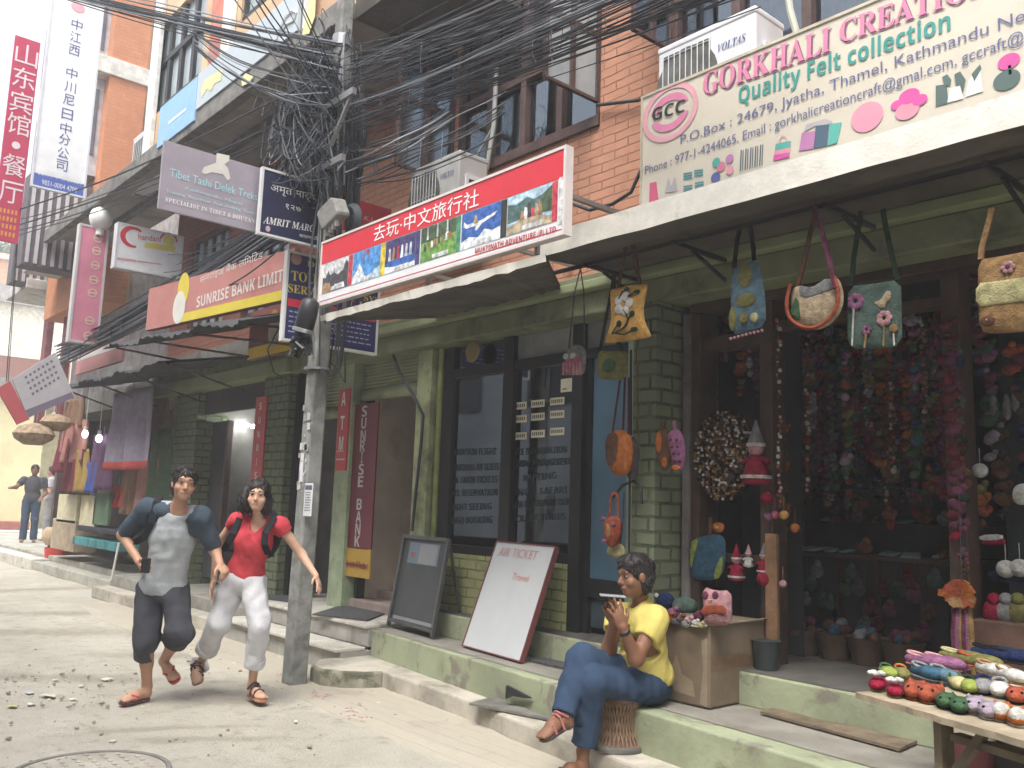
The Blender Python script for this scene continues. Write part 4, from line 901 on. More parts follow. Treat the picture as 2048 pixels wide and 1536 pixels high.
SD = signbox(pl, a[0], t1[1], c[0], t0[1], 'red_side_sign', 'dark red sign half hidden between the meter box and the air conditioner', P('sign_darkred', (.34, .035, .05), .4), th=.04)
b = MB(); pl.ptext(b, 'H.K.J', (713, 436), (744, 444), 9, d=.004); b.build('lettering', P('ink_dim', (.5, .4, .4)), SD)
# --- bank signs
p0 = U(295, 657, 3.55); p1 = U(583, 590, 3.92); pl = Plane(p0, V((p1.x-p0.x, p1.y-p0.y, 0)), (0, 0, 1)); x1 = (p1-p0).length; t = pl.uv(450, 535)
m_bred = M('bank_red', (.46, .20, .175), .6, var=.1, sc=1, bump=.1, dirt=(.36, .13, .11), dt=(.5, .8))  # haze over the sign is put into this paler red
SU = signbox(pl, -.05, -.02, x1, t[1], 'bank_sign', 'long pale red bank sign with yellow foot above the dark awnings', m_bred, th=.08)
b = MB(); pl.quad(b, .75, -.015, x1, .085, .003); b.build('yellow_stripe', m_yel2, SU)
b = MB(); pl.ptext(b, 'सनराइज बैंक लिमिटेड', z7(350, 1010), z7(790, 832), 19, d=.004, box=True); pl.ptext(b, SANSB('SUNRISE BANK LIMITED'), z7(325, 1172), z7(1010, 960), 22, d=.004); b.build('lettering', P('ink_pale', (.66, .60, .56)), SU)
b = MB(); c = pl.uv(*z7(235, 1045)); pl.disc(b, c[0], c[1], .13, .2, .004); b.mat(1); c = pl.uv(*z7(205, 1170)); pl.disc(b, c[0], c[1], .14, .19, .005); b.build('emblem', [m_yel2, P('ink_offwhite', (.62, .60, .54))], SU)
pl = XZ(0, 4.64, 0); a = pl.uv(498, 680); c = pl.uv(600, 650); t0 = pl.uv(545, 612); t1 = pl.uv(535, 711)
SV = signbox(pl, a[0], t1[1], c[0], t0[1], 'bank_fascia', 'short maroon bank board with yellow foot on the green beam behind the pole', P('bank_maroon', (.22, .07, .065), .5), th=.06)
b = MB(); pl.quad(b, a[0], t1[1]+.003, c[0], t1[1]+.14, .003); b.build('yellow_stripe', P('bank_yellow', (.70, .48, .03)), SV)
b = MB(); q = pl.uv(548, 640); pl.disc(b, q[0], q[1], .1, .13, .004); b.mat(1); q = pl.uv(548, 662); pl.disc(b, q[0], q[1], .14, .19, .005); b.build('emblem', [P('bank_gold', (.4, .25, .04)), P('ink_grey2', (.42, .38, .33))], SV)
def vboard(Y, tl, tr, bl, name, label, mt, txt, ys, mtx, hh, ww, th=.02):
    pl = XZ(0, Y, 0); a = pl.uv(*tl); b2 = pl.uv(*tr); c = pl.uv(*bl); x0, x1 = (a[0]+c[0])/2, (a[0]+c[0])/2+(b2[0]-a[0]); r = signbox(pl, x0, c[1], x1, a[1], name, label, mt, th=th)
    b = MB(); xc = (x0+x1)/2
    for ch, y in zip(txt, ys):
        w2 = ww*(.3 if ch == 'I' else 1); yy = pl.uv(tl[0], y)[1]; pl.text(b, SANSB(ch), xc-w2/2, yy-hh/2, xc+w2/2, yy-hh/2, hh, d=.004)
    b.build('lettering', mtx, r); return r, pl, x0, x1, c[1], a[1]
m_w2 = P('letter_offwhite', (.62, .58, .55))
vboard(4.78, (519, 794), (541, 788), (488, 1040), 'letter_board', 'narrow red upright letter board on the edge of the green brick pillar', P('board_red', (.46, .06, .065), .45), 'SUNRISE', [813+27.5*i for i in range(7)], m_w2, .082, .06)
r, pl, x0, x1, y0, y1 = vboard(4.88, (680, 779), (701, 776), (668, 941), 'cash_sign', 'red upright cash machine sign on the pale green post', P('atm_red', (.50, .06, .06), .4), 'ATM', [799, 846, 887], W_, .15, .085)
b = MB(); pl.quad(b, x0+.02, y0+.11, x1-.02, y0+.125, .003); pl.quad(b, x0+.02, y0+.2, x1-.05, y0+.208, .003); b.build('small_print', m_w2, r)
r, pl, x0, x1, y0, y1 = vboard(4.94, (705, 810), (757, 812), (688, 1094), 'bank_pillar_sign', 'dark maroon upright bank sign standing in the lobby entrance', P('pillar_maroon', (.135, .022, .032), .45), 'SUNRISEBANK', [825, 848.5, 873, 893, 915, 939, 963, 1008, 1033, 1057, 1081], P('letter_grey', (.45, .42, .42)), .115, .10)
pl.quad(MB(), 0, 0, 1, 1)
yl = pl.uv(690, 1151)[1]; b = MB(); pl.board(b, x0-.005, yl, x1+.0, y0-.004, .02); b.build('sign_board', P('board_ochre', (.42, .26, .04), .5), r, 'ochre direction board under the maroon part')
b = MB(); pl.text(b, SANSB('First Floor'), x0+.03, y0-.2, x1-.03, y0-.2, .07, d=.004, slant=.15)
ya = yl+.12; pl.quad(b, x0+.05, ya-.015, x1-.12, ya+.015, .003); pl.poly(b, [(x1-.12, ya-.04), (x1-.05, ya), (x1-.12, ya+.04)], .003); b.build('lettering', P('ink_maroon', (.2, .03, .03)), r)
# --- upper banners
pl = XZ(0, 3.76, 0); cA = pl.uv(387, 262); cB = pl.uv(690, 15); tA = pl.uv(508, 52)[1]; zb_ = 6.16
m_bann = M('banner_grey', (.42, .47, .50), .6, var=.06, sc=1, bump=.1, bsc=3)
UB = signbox(pl, cA[0], zb_+.0, -7.75, tA, 'roof_banner', 'large pale grey blue banner with white and yellow script along the jutting floor', m_bann, th=.04)
b = MB(); zz2 = zf(300, 0, 3.84)
b.tube([pl.p(*pl.uv(*zz2(*q)), .006) for q in ((965, 330), (1000, 230), (1050, 130), (1100, 85), (1130, 100), (1110, 160), (1050, 190), (1020, 240))], .012, 5); b.build('script', W_, UB)
b = MB()
for pts in (((1170, 270), (1200, 130), (1230, -10), (1275, -10), (1270, 120), (1225, 260)), ((395, 690), (420, 620), (470, 580), (560, 530), (545, 620), (500, 640), (470, 700), (440, 680), (400, 750)), ((700, 600), (740, 560), (800, 580), (760, 640), (710, 660))): pp(pl, b, [zz2(*q) for q in pts], .004)
b.build('script', P('ink_lemon', (.62, .58, .28)), UB)
UC = signbox(pl, pl.uv(312, 310)[0], zb_-.12, cA[0]-.02, tA-.02, 'blue_banner', 'sky blue banner at the left end of the jutting floor', P('banner_blue', (.24, .42, .62), .6), th=.04)
b = MB(); pl.ptext(b, 'Massage', (330, 262), (382, 218), 5, d=.004) if 0 else pl.quad(b, cA[0]-.9, zb_+.1, cA[0]-.3, zb_+.14, .003); b.build('small_print', P('ink_ice', (.6, .68, .74)), UC)
b = MB(); pl2 = XZ(0, 3.85, 0); cc = pl2.uv(680, 5); b.box(-8.0, -7.72, 3.82, 3.9, 6.2, 7.6); b.build('white_board', P('board_white', (.68, .68, .68)), None, 'plain white upright board where the pale banner meets the pole', 'board')
# --- tall hanging banners and the far signs
def hang(X, tl, tr, bl, name, label, mt, th=.04, frame=None):
    pl = YZ(X, 0, 0); a = pl.uv(*tl); b2 = pl.uv(*tr); c = pl.uv(*bl); w_ = b2[0]-a[0]; x0 = (a[0]+c[0])/2
    r = signbox(pl, x0, c[1], x0+w_, (a[1]+b2[1])/2, name, label, mt, th=th, frame=frame); return r, pl, x0, x0+w_, c[1], (a[1]+b2[1])/2
r, pl, x0, x1, y0, y1 = hang(-12.5, (101, -12), (206, 0), (66, 372), 'white_banner', 'tall white vertical banner with blue characters beside the red one', P('banner_white', (.78, .79, .80), .6), frame=(.02, P('rim_pale', (.6, .62, .66))))
b = MB()
for ch, y in zip('中江西中川尼日中分公司', (42, 68, 95, 143, 172, 198, 228, 257, 280, 308, 333)): yy = pl.uv(130, y)[1]; pl.text(b, ch, (x0+x1)/2-.06, yy-.07, (x0+x1)/2+.08, yy-.07, .15, d=.004, box=True)
b.build('lettering', P('ink_indigo', (.10, .13, .30)), r)
b = MB(); yb3 = pl.uv(70, 345)[1]; pl.quad(b, x0+.02, y0+.02, x1-.02, yb3, .003); b.build('blue_foot', P('foot_blue', (.08, .13, .42)), r)
b = MB(); pl.text(b, '00977-1-4700001', x0+.06, y0+.17, x1-.06, y0+.17, .08, d=.005); pl.text(b, '9851-0004 4700', x0+.12, y0+.05, x1-.1, y0+.05, .07, d=.005); b.build('lettering', W_, r)
c = pl.uv(156, 15); b = MB(); pl.disc(b, c[0], c[1], .09, .07, .004); b.build('emblem', m_ppink, r)
r, pl, x0, x1, y0, y1 = hang(-12.7, (38, 72), (88, 88), (-24, 476), 'red_banner', 'tall crimson vertical banner with white characters at the left edge', P('banner_red', (.46, .045, .10), .6))
xs_ = lambda y: pl.uv(62-(y-80)*.115, y)[0]
b = MB()
for ch, y in zip('山东宾馆·餐厅', (107, 155, 205, 250, 293, 335, 390)):
    yy = pl.uv(40, y)[1]; xc = (x0+x1)/2
    if ch == '·': pl.disc(b, xc, yy, .05, .05, .004)
    else: pl.text(b, ch, xc-.13, yy-.14, xc+.14, yy-.14, .29, d=.004, box=True)
b.build('lettering', P('ink_pinkwhite', (.70, .60, .62)), r)
b = MB(); rg = random.Random(2)
for r_ in range(4):
    yy = y0+.07+.1*r_; xx = x0+.05
    while xx < x1-.06: pl.quad(b, xx, yy, xx+.025, yy+.06, .003); xx += .045
b.build('small_print', P('ink_orange', (.60, .28, .05)), r)
r, pl, x0, x1, y0, y1 = hang(-14.2, (166, 447), (224, 461), (130, 681), 'pink_sign', 'tall pink vertical light box sign below a round white lamp', M('sign_pink', (.60, .22, .30), .4, var=.2, sc=1.3, bump=.03), th=.12, frame=(.03, P('rim_grey', (.5, .48, .48))))
b = MB()
for y in (467, 493, 523, 553, 580, 637, 668): 
    yy = pl.uv(150, y)[1]; xc = (x0+x1)/2+.06; pl.ring(b, xc, yy, .07, .07, .02, .004, n=8); pl.quad(b, xc-.05, yy-.012, xc+.05, yy+.012, .0045)
b.build('characters', P('ink_straw', (.66, .48, .36)), r)
r, pl, x0, x1, y0, y1 = hang(-13.2, (234, 447), (366, 470), (230, 534), 'white_shop_sign', 'white light box sign with red swoosh and yellow bar beyond the mauve sign', P('lightbox_white', (.76, .76, .77), .4), th=.14, frame=(.02, P('rim_white', (.65, .65, .66))))
z6 = zf(0, 400, 4.267); b = MB()
cc = pl.uv(*z6(1130, 315)); 
for i in range(14):
    a0, a1 = .8+4.3*i/14, .8+4.3*(i+1)/14; f = lambda a, r_: (cc[0]+r_*1.05*math.cos(a)+.02*r_, cc[1]+r_*.95*math.sin(a)); wd = .03+.045*math.sin(3.14*(i+.5)/14)
    pl.poly(b, [f(a0, .17), f(a1, .17), f(a1, .17-wd), f(a0, .17-wd)], .004)
pl.ptext(b, 'handani', z6(1180, 335), z6(1370, 358), 12, d=.004); q = pl.uv(*z6(1440, 345)); pl.ring(b, q[0], q[1], .13, .12, .025, .004, a0=0, a1=3.14); b.build('lettering', m_red, r)
b = MB(); pp(pl, b, [z6(*q) for q in ((1240, 360), (1500, 400), (1490, 445), (1232, 405))]); q = pl.uv(*z6(1440, 345)); pl.disc(b, q[0], q[1], .08, .08, .0035); b.build('yellow_bar', P('bar_yellow', (.72, .62, .10)), r)
b = MB(); pp(pl, b, [z6(*q) for q in ((1000, 490), (1165, 510), (1163, 528), (998, 508))]); pp(pl, b, [z6(*q) for q in ((1170, 515), (1380, 545), (1378, 553), (1168, 526))]); b.build('small_print', P('bar_rose', (.6, .3, .3)), r)
b = MB(); c = XP(202, 437, -14.2); b.ball(c, .17, .17, .19, 16, 10).lathe(c+V((0, 0, -.27)), [(.06, 0), (.06, .1)], 10); b.build('globe_lamp', P('globe_white', (.75, .75, .72), .3), None, 'round white globe lamp above the pink vertical sign', 'lamp', smooth=True)
# tilted board at the left
pl = YZ(-12.8, 0, 0); zL = zf(0, 680, 3.072); q = [pl.uv(*zL(*p)) for p in ((75, 240), (340, 75), (455, 335), (175, 480))]
LB = thing('tilted_board', 'grey white board hanging askew with a red edge at the left', 'sign', pl.p(*q[3]))
b = MB(); b.prism([pl.p(*p) for p in q], pl.n*-.04); b.build('sign_board', P('board_grey', (.42, .40, .42), .6), LB)
b = MB(); b.prism([pl.p(*pl.uv(*zL(*p)), .002) for p in ((-20, 300), (62, 250), (182, 488), (105, 520))], pl.n*-.04); b.build('red_edge', P('edge_red', (.42, .09, .10), .6), LB)
b = MB(); pp(pl, b, [zL(*p) for p in ((155, 432), (440, 320), (455, 352), (178, 476))]); b.build('dark_band', P('band_plum', (.17, .14, .19), .6), LB)
b = MB()
for k in range(7):
    for j in range(4): x_, y_ = 150+k*26+j*14, 225-k*16+j*34; pp(pl, b, [zL(*p) for p in ((x_, y_), (x_+14, y_-8), (x_+20, y_+6), (x_+6, y_+14))], .003)
b.build('small_print', P('print_grey', (.15, .14, .16)), LB)
pl = XZ(0, 4.35, 0); a = pl.uv(152, 726); c = pl.uv(243, 706); t0, t1 = pl.uv(200, 694), pl.uv(200, 735)
LS = signbox(pl, a[0], t1[1], c[0], t0[1], 'faded_sign', 'small faded red and white shop sign between the two dark awnings', P('faded_red', (.42, .20, .19), .7), th=.05)
b = MB(); pl.quad(b, a[0]+.1, t0[1]-.12, c[0]-.1, t0[1]-.03, .003); b.build('white_strip', P('faded_white', (.5, .47, .46)), LS)
# dark sheet awnings
m_awn = M('awning_sheet', (.045, .047, .05), .8, var=.3, sc=3, bump=.3)
def awning(pl_, pr_, yf, yb, dz, label, px_rib):
    a, c = U(*pl_, yf), U(*pr_, yf); n = int((c.x-a.x)/.075); root = thing('awning', label, 'awning', ((a.x+c.x)/2, yb, a.z+dz)); b = MB()
    vs = []
    for i in range(n+1):
        x = a.x+(c.x-a.x)*i/n; w_ = .012*(1 if i % 2 else -1); z = a.z+(c.z-a.z)*i/n+.03*math.sin(i*.35); vs += [(x, yf+.03*math.sin(i*.9), z+w_), (x, yb, z+dz+w_)]
    b.add(vs, [(2*i, 2*i+2, 2*i+3, 2*i+1) for i in range(n)]); b.build('sheet', m_awn, root, solid=.006)
    b = MB()
    for k in range(4): x = a.x+.2+(c.x-a.x-.4)*k/3; b.tube([(x, yf+.1, a.z+(c.z-a.z)*k/3-.0), (x, yb, a.z+dz-.5)], .014, 5)
    b.build('strut', m_wood, root)
awning((205, 697), (488, 640), 3.35, 4.7, .42, 'dark sheet awning below the long red bank sign', 0)
awning((108, 779), (338, 724), 3.75, 4.8, .22, 'dark sheet awning over the hanging clothes', 0)
# ---------------- air conditioners ----------------
m_acw = P('ac_white', (.62, .63, .64), .45, dirt=(.45, .43, .38), dt=(.6, .8), dsc=3); m_grill = M('ac_coil', (.07, .07, .065), .7, var=.4, sc=12)
def ac(x0, x1, yf, z0, z1, name_mark, label, dirty=None):
    A = thing('air_conditioner', label, 'air conditioner', ((x0+x1)/2, yf+.15, z0), 'air conditioner outdoor units'); wd = x1-x0; fxx = x0+wd*.56
    b = MB(); b.box(x0, x1, yf, yf+.32, z0, z1).box(x0-.005, x1+.005, yf-.006, yf+.326, z1-.035, z1+.012).mat(1)
    b.build('casing', [dirty or m_acw], A, bevel=.012)
    b = MB(); b.box(x0+.05, fxx, yf-.004, yf-.002, z0+.06, z1-.07); g_ = b.build('coil', m_grill, A)
    b = MB(); cx, cz, R_ = (x0+.05+fxx)/2, (z0+z1)/2, (z1-z0)*.40
    pl = XZ(0, yf-.0045, 0); pl.disc(b, cx, cz, R_, R_, .001, 28); b.build('fan', M('fan_dark', (.10, .10, .09), .8, var=.5, sc=6), A)
    b = MB(); n = 9
    for i in range(n): xx = x0+.05+(fxx-x0-.05)*i/(n-1); b.tube([(xx, yf-.012, z0+.06), (xx, yf-.012, z1-.07)], .0035, 5)
    for j in range(3): zz = z0+.08+(z1-z0-.17)*j/2; b.tube([(x0+.05, yf-.009, zz), (fxx, yf-.009, zz)], .003, 5)
    b.build('fan_guard', m_acw, A)
    b = MB(); b.box(x1+.005, x1+.03, yf+.06, yf+.24, z0+.12, z0+.42); b.mat(1).box(x1+.03, x1+.033, yf+.09, yf+.2, z0+.3, z0+.38); b.box(x1+.006, x1+.026, yf+.08, yf+.2, z0+.05, z0+.11); b.build('valve_cover', [m_acw, m_blk], A, bevel=.004)
    if name_mark: b = MB(); XZ(0, yf-.002, 0).text(b, ITAL(name_mark), fxx+.06, z1-.2, x1-.07, z1-.2, .055, d=.002); b.build('lettering', P('ink_acblue', (.06, .08, .22)), A)
    b = MB(); b.box(x0+.1, x0+.13, yf+.05, 4.95, z0-.03, z0-.003).box(x1-.13, x1-.1, yf+.05, 4.95, z0-.03, z0-.003); b.build('wall_bracket', m_steel, A)
    return A
a, c = U(1317, 106, 4.45), U(1511, 9, 4.45); ac(a.x, c.x, 4.45, a.z-.62, (a.z+c.z)/2, 'VOLTAS', 'white air conditioner unit rising behind the cream felt shop sign')
a, c = U(822, 344, 4.5), U(920, 303, 4.5); ac(a.x, c.x, 4.5, (a.z+c.z)/2-.62, (a.z+c.z)/2, 'VOLTAS', 'dusty grey air conditioner unit rising behind the red travel sign', P('ac_grey', (.40, .40, .385), .5, dirt=(.28, .27, .24), dt=(.5, .7), dsc=4))
a = U(268, 280, 4.1); c = U(318, 340, 4.1); ac(a.x, c.x, 4.1, c.z-.05, a.z-.0, '', 'small pale air conditioner unit at the far end of the jutting floor')
# conduit pipes on the brick wall
def pipe(pts, r, name, label, mt, cat='pipe', n=7, Y=None):
    b = MB(); b.tube([U(x, y, Y) for x, y in pts] if Y else pts, r, n); return b.build(name, mt, None, label, cat, smooth=True)
m_pipe = P('pipe_grey', (.33, .34, .32), .5)
pipe([(993, 135), (988, 250), (975, 330), (965, 375)], .022, 'drain_pipe', 'thick pale pipe down the timber window beside the grey air conditioner', m_pipe, Y=4.86)
pipe([(988, 250), (950, 320), (925, 330)], .012, 'drain_pipe', 'thin branch pipe between the timber window and the grey air conditioner', m_pipe, Y=4.86)
pipe([(1575, -20), (1580, 20), (1592, 62), (1590, 80)], .022, 'drain_pipe', 'pale flexible pipe right of the white air conditioner', P('pipe_cream', (.45, .45, .38), .6), Y=4.6)
# ---------------- cables ----------------
m_cab = P('cable_black', (.035, .042, .05), .6); m_cabg = P('cable_grey', (.20, .22, .24), .5)  # the blue-grey veil of lens glare is put into the cable colours
def bundle(p0, p1, n, spread, r, sag, label, seed, name='cable_bundle', jit=.25, hang_=0, ends=(1, 1), ext=1.0):
    rg = random.Random(seed); b = MB(); p0, p1 = V(p0), V(p1); p1 = p0+(p1-p0)*ext; d = (p1-p0); sd_ = d.cross(V((0, 0, 1))).normalized(); L = d.length
    for k in range(n):
        a, c = rg.gauss(0, .5)*spread, rg.gauss(0, .5)*spread; a2, c2 = a+rg.gauss(0, jit)*spread, c+rg.gauss(0, jit)*spread; s2 = sag*rg.uniform(.75, 1.3); ph = rg.uniform(0, 6); w_ = rg.uniform(.004, .02); pts = []
        for i in range(25):
            t = i/24; e = ends[0]*(1-t)+ends[1]*t; q = p0+d*t+sd_*(a*(1-t)+a2*t)*e*.6+V((0, 0, (c*(1-t)+c2*t)*e-4*s2*t*(1-t)+w_*math.sin(ph+t*9))); pts.append(q)
        b.mat(1 if rg.random() < .13 else 0).tube(pts, r*rg.uniform(.7, 1.4), 5)
    for k in range(hang_):                               # short loose tails and ties
        t = rg.uniform(.1, .95); q = p0+d*t+V((0, 0, -4*sag*t*(1-t)+rg.uniform(-.05, .05)*3*spread)); h = rg.uniform(.05, .22); b.mat(1 if rg.random() < .4 else 0).tube([q+V((0, -.02, .04)), q+V((.01, -.03, -h*.5)), q+V((rg.uniform(-.03, .05), -.02, -h))], r*.6, 4)
    return b.build(name, [m_cab, m_cabg], None, label, 'cable', 'cables strung from the pole', smooth=True)
PY = pbx.y
def pp_(x, y, Y): return U(x, y, Y)
bundle(pp_(712, 222, PY), pp_(1300, -25, 3.4), 46, .22, .0040, .04, 'broad sagging bundle of black cables crossing the brick wall towards the upper right', 21, hang_=24, ext=1.2)
bundle(pp_(712, 150, PY), pp_(1200, -60, 3.5), 18, .20, .004, .02, 'upper bundle of black cables rising steeply right from the pole', 22, hang_=8, ext=1.2)
bundle(pp_(712, 120, PY), pp_(1230, -40, 4.2), 9, .22, .005, .06, 'loose thin cables crossing in front of the brick wall below the roof slab', 23, ext=1.2)
bundle(pp_(715, 330, PY), pp_(1010, 215, 4.6), 7, .2, .006, .06, 'low slack cables drooping in front of the left timber casement', 24, hang_=6)
bundle(pp_(690, 330, PY), pp_(900, 240, 4.6), 8, .25, .007, .06, 'short slack cables running from the pole to the timber windows', 25)
bundle(D(672, 118, 7.5), D(150, -12, 9.5), 20, .11, .006, .02, 'tight black cable bundle leaving the pole towards the white banner top', 26, hang_=3, ends=(2.2, .4), ext=1.8)
bundle(D(660, 190, 7.5), D(395, 85, 8), 10, .22, .005, .12, 'slack thin cables fanning over the pale roof banner', 27, ends=(1, .4))
bundle(D(560, -60, 6.8), D(672, 180, 7.6), 4, .2, .005, 0, 'few thin cables dropping steeply over the pale roof banner', 31)
bundle(D(470, -60, 6.8), D(665, 220, 7.6), 4, .2, .005, .05, 'thin pair of cables falling across the yellow script to the pole', 32)
bundle(pp_(655, 398, PY+.25), pp_(120, 712, 4.0), 34, .26, .010, .10, 'thick black cable bundle running left below the navy street sign over the red bank sign', 28, hang_=10)
bundle(pp_(650, 370, PY+.3), pp_(360, 560, 4.1), 14, .35, .006, .2, 'slack wires hanging between the pole and the red bank sign', 29, hang_=6)
bundle(D(668, 200, 7.6), D(-40, 470, 13), 5, .22, .007, .15, 'pair of thin cables sweeping past the mauve sign to the left edge', 30)
bundle(D(40, 480, 13), D(18, 760, 13), 2, .1, .006, 0, 'single drop wire hanging left of the corner house', 33, name='drop_wire')
# the knot of wires round the pole head
rg = random.Random(40); b = MB()
def near(z): return pa(z)
for k in range(400):
    z = rg.triangular(4.42, 5.6, 4.85); R_ = rg.uniform(.10, .42)*(1.0 if z < 5.1 else .6); c = near(z)+V((rg.uniform(-.28, .05), rg.uniform(-.3, .12), 0)); ph = rg.uniform(0, 6.28); sp = rg.uniform(1.2, 6.5); tilt = rg.uniform(-.9, .9); r = rg.uniform(.003, .0065); pts = []
    hz = rg.uniform(.08, .5); nn = 14
    for i in range(nn):
        t = i/(nn-1); a = ph+sp*t
        pts.append(c+V((R_*.75*math.cos(a), R_*.45*math.sin(a)-.0, hz*math.sin(a*.9+tilt*3)+tilt*R_*(t-.5)-.2*t)))
    b.mat(1 if rg.random() < .10 else 0).tube(pts, r, 5)
for k in range(90):                                       # strands that run down the shaft
    a = rg.uniform(0, 6.28); z1 = rg.uniform(4.3, 5.6); z0 = rg.choice((rg.uniform(2.55, 3.1), rg.uniform(3.7, 4.3), rg.uniform(3.7, 4.3))); pts = []; r0 = rg.uniform(.085, .16)
    for i in range(12):
        t = i/11; z = z1+(z0-z1)*t; rr = r0*(.9+.5*math.sin(math.pi*t)); pts.append(near(z)+V((.06+.7*rr*math.cos(a+t*.8), .05+rr*math.sin(a+t*.8), 0)))
    b.mat(1 if rg.random() < .06 else 0).tube(pts, rg.uniform(.005, .011), 5)
for k in range(26):                                       # slack loops at the left
    c = near(rg.uniform(4.65, 5.3))+V((rg.uniform(-.6, -.2), rg.uniform(-.45, .05), 0)); h = rg.uniform(.15, .55); w_ = rg.uniform(.05, .2); pts = [c+V((w_*math.sin(6.28*i/12)*.7-.2*i/12, w_*.4*math.cos(6.28*i/12), -h*math.sin(math.pi*i/12))) for i in range(13)]
    b.mat(1 if rg.random() < .25 else 0).tube(pts, rg.uniform(.004, .007), 5)
b.build('wire_tangle', [m_cab, m_cabg], None, 'dense black tangle of wires knotted round the top of the pole', 'wires', loc=near(3.7), smooth=True)
# meter box, coil, splice
c = D(674, 433, 7.42)
MBX = thing('meter_box', 'weathered grey meter box with blue label tilted on the pole', 'meter box', c)
R3 = Matrix((RT, FW, UP)).transposed()
def cam_oriented(b, c, pts2, depth):                       # tilted face: outline in metres, right and up, given real thickness
    ang = rad(-2); b.prism([c+V((1, .12, 0)).normalized()*x+V((.0, -.1, 1)).normalized()*y for x, y in pts2], V((.1, 1, .1)).normalized()*depth)
def rot2(pts, a): return [(x*math.cos(a)-y*math.sin(a), x*math.sin(a)+y*math.cos(a)) for x, y in pts]
b = MB(); cam_oriented(b, c+V((0, -.10, 0)), rot2([(-.11, -.085), (.11, -.085), (.125, -.06), (.125, .07), (.10, .095), (-.10, .095), (-.12, .07), (-.12, -.06)], rad(24)), .12); b.build('case', P('box_grey', (.22, .22, .205), .7, dirt=(.15, .145, .13), dsc=9), MBX, bevel=.012)
b = MB(); cam_oriented(b, c+V((-.065, -.104, -.005)), rot2([(-.07, -.018), (.07, -.018), (.07, .02), (-.07, .02)], rad(62)), .01); b.build('label_strip', P('label_blue', (.08, .2, .42)), MBX)
b = MB(); 
for k in range(4): cam_oriented(b, c+V((-.06+.045*k, -.06, -.135+.018*k)), [(-.012, -.03), (.012, -.03), (.012, .02), (-.012, .02)], .03)
b.build('cable_gland', P('gland', (.3, .3, .28)), MBX)
b = MB(); rg = random.Random(3)
for k in range(6): 
    R_ = .120+.006*k; b.tube([c+V((.0+R_*math.cos(6.2832*i/26+k), .09+.008*k+.1*R_*math.cos(6.28*i/26+k), -.01+R_*math.sin(6.2832*i/26+k))) for i in range(27)], .007, 6)
b.build('cable_coil', m_cab, None, 'black coil of spare cable hung behind the grey meter box', 'cable', smooth=True)
p0, p1 = D(622, 603, 7.15), D(606, 662, 7.15); b = MB(); ax2 = (p1-p0).normalized()
b.lathe(p0, [(.03, -.03), (.07, 0), (.078, .1), (.078, .24), (.06, .27), (.02, .3)], 14, ax2); b.mat(1).lathe(p0+ax2*.225, [(.075, 0), (.086, .005), (.086, .03), (.075, .035)], 14, ax2).mat(0)
rg = random.Random(5)
for k in range(16): q = p0+ax2*.3+V((rg.uniform(-.06, .06), rg.uniform(-.05, .05), 0)); b.tube([q, q+V((rg.uniform(-.06, .05), rg.uniform(-.04, .04), -.05)), q+V((rg.uniform(-.05, .08), 0, -.10-rg.uniform(0, .06)))], .014, 5)
b.build('cable_splice', [m_blk, P('clamp_silver', (.5, .55, .55), .3, metal=.7)], None, 'black cable splice canister with silver clamp below the tour sign', 'cable joint', smooth=True)
pipe([(772, 655), (778, 690), (800, 745), (832, 800), (846, 830), (842, 890), (832, 980), (824, 1062)], .016, 'service_cable', 'thick black service cable curving down the green jamb beside the lobby', m_cab, 'cable', Y=4.84)
pipe([(566, 640), (535, 700), (548, 745), (575, 760), (600, 750)], .008, 'service_cable', 'thin loose wire drooping below the short maroon bank board', m_cab, 'cable', Y=4.6)
pipe([(645, 690), (655, 720), (672, 735), (690, 765), (690, 700)], .008, 'service_cable', 'looped wire right of the pole above the cash machine sign', m_cab, 'cable', Y=4.4)
pipe([(1137, 405), (1180, 420), (1225, 408), (1262, 385), (1282, 340)], .014, 'service_cable', 'black cable swinging between the red travel sign and the cream sign', m_cab, 'cable', Y=4.6)
pipe([(1196, 210), (1280, 200)], .014, 'service_cable', 'dark straight rod on the bricks left of the cream sign', m_cab, 'cable', Y=4.9)
# ---------------- lettering on the office glass ----------------
LG = MB(); pl = XZ(0, YF+.036, 0); 
rows = [('MOUNTAIN FLIGHT', 'FREE INFORMATION', 897, 903), ('INTERNATIONAL AIR TICKETS', 'TREKKING ARRANGEMENT', 928, 927), ('BUS & TRAIN TICKETS', 'RAFTING', 953, 955), ('HOTEL RESERVATION', 'JUNGLE SAFARI', 979, 984), ('SIGHT SEEING', 'KAILASH MANSAROBAR TOUR', 1007, 1008), ('CARGO BOOKING', 'PACKAGE TOURS', 1034, 1037)]
lx = [(900, 992), (892, 996), (890, 993), (889, 994), (898, 982), (892, 984)]; rx = [(1024, 1133), (1016, 1140), (1046, 1112), (1018, 1133), (1012, 1138), (1014, 1130)]
for (l_, r_, y0, y1), a, c in zip(rows, lx, rx):
    pl.ptext(LG, SANSB(l_), (a[0], y0+14), (a[1], y0+12), 13, d=.0); pl.ptext(LG, SANSB(r_), (c[0], y1+8), (c[1], y1+2), 13, d=.0)
LG.build('lettering', P('glass_letter', (.02, .035, .045), .5), WF)
b = MB(); b2 = MB()
for i, y in enumerate((812, 838, 872)):
    for j, x in enumerate((1041, 1076, 1114)):
        a = pl.uv(x-14, y+8-.12*(x-1041)); pl.quad(b, a[0], a[1], a[0]+.165, a[1]+.062, .0)
        for k in range(6): xx = a[0]+.015+.023*k; pl.quad(b2, xx, a[1]+.018, xx+.014, a[1]+.046, .001)
a = pl.uv(1121, 785); pl.quad(b, a[0], a[1], a[0]+.13, a[1]+.11, 0); pl.quad(b2, a[0]+.02, a[1]+.02, a[0]+.07, a[1]+.03, .001)
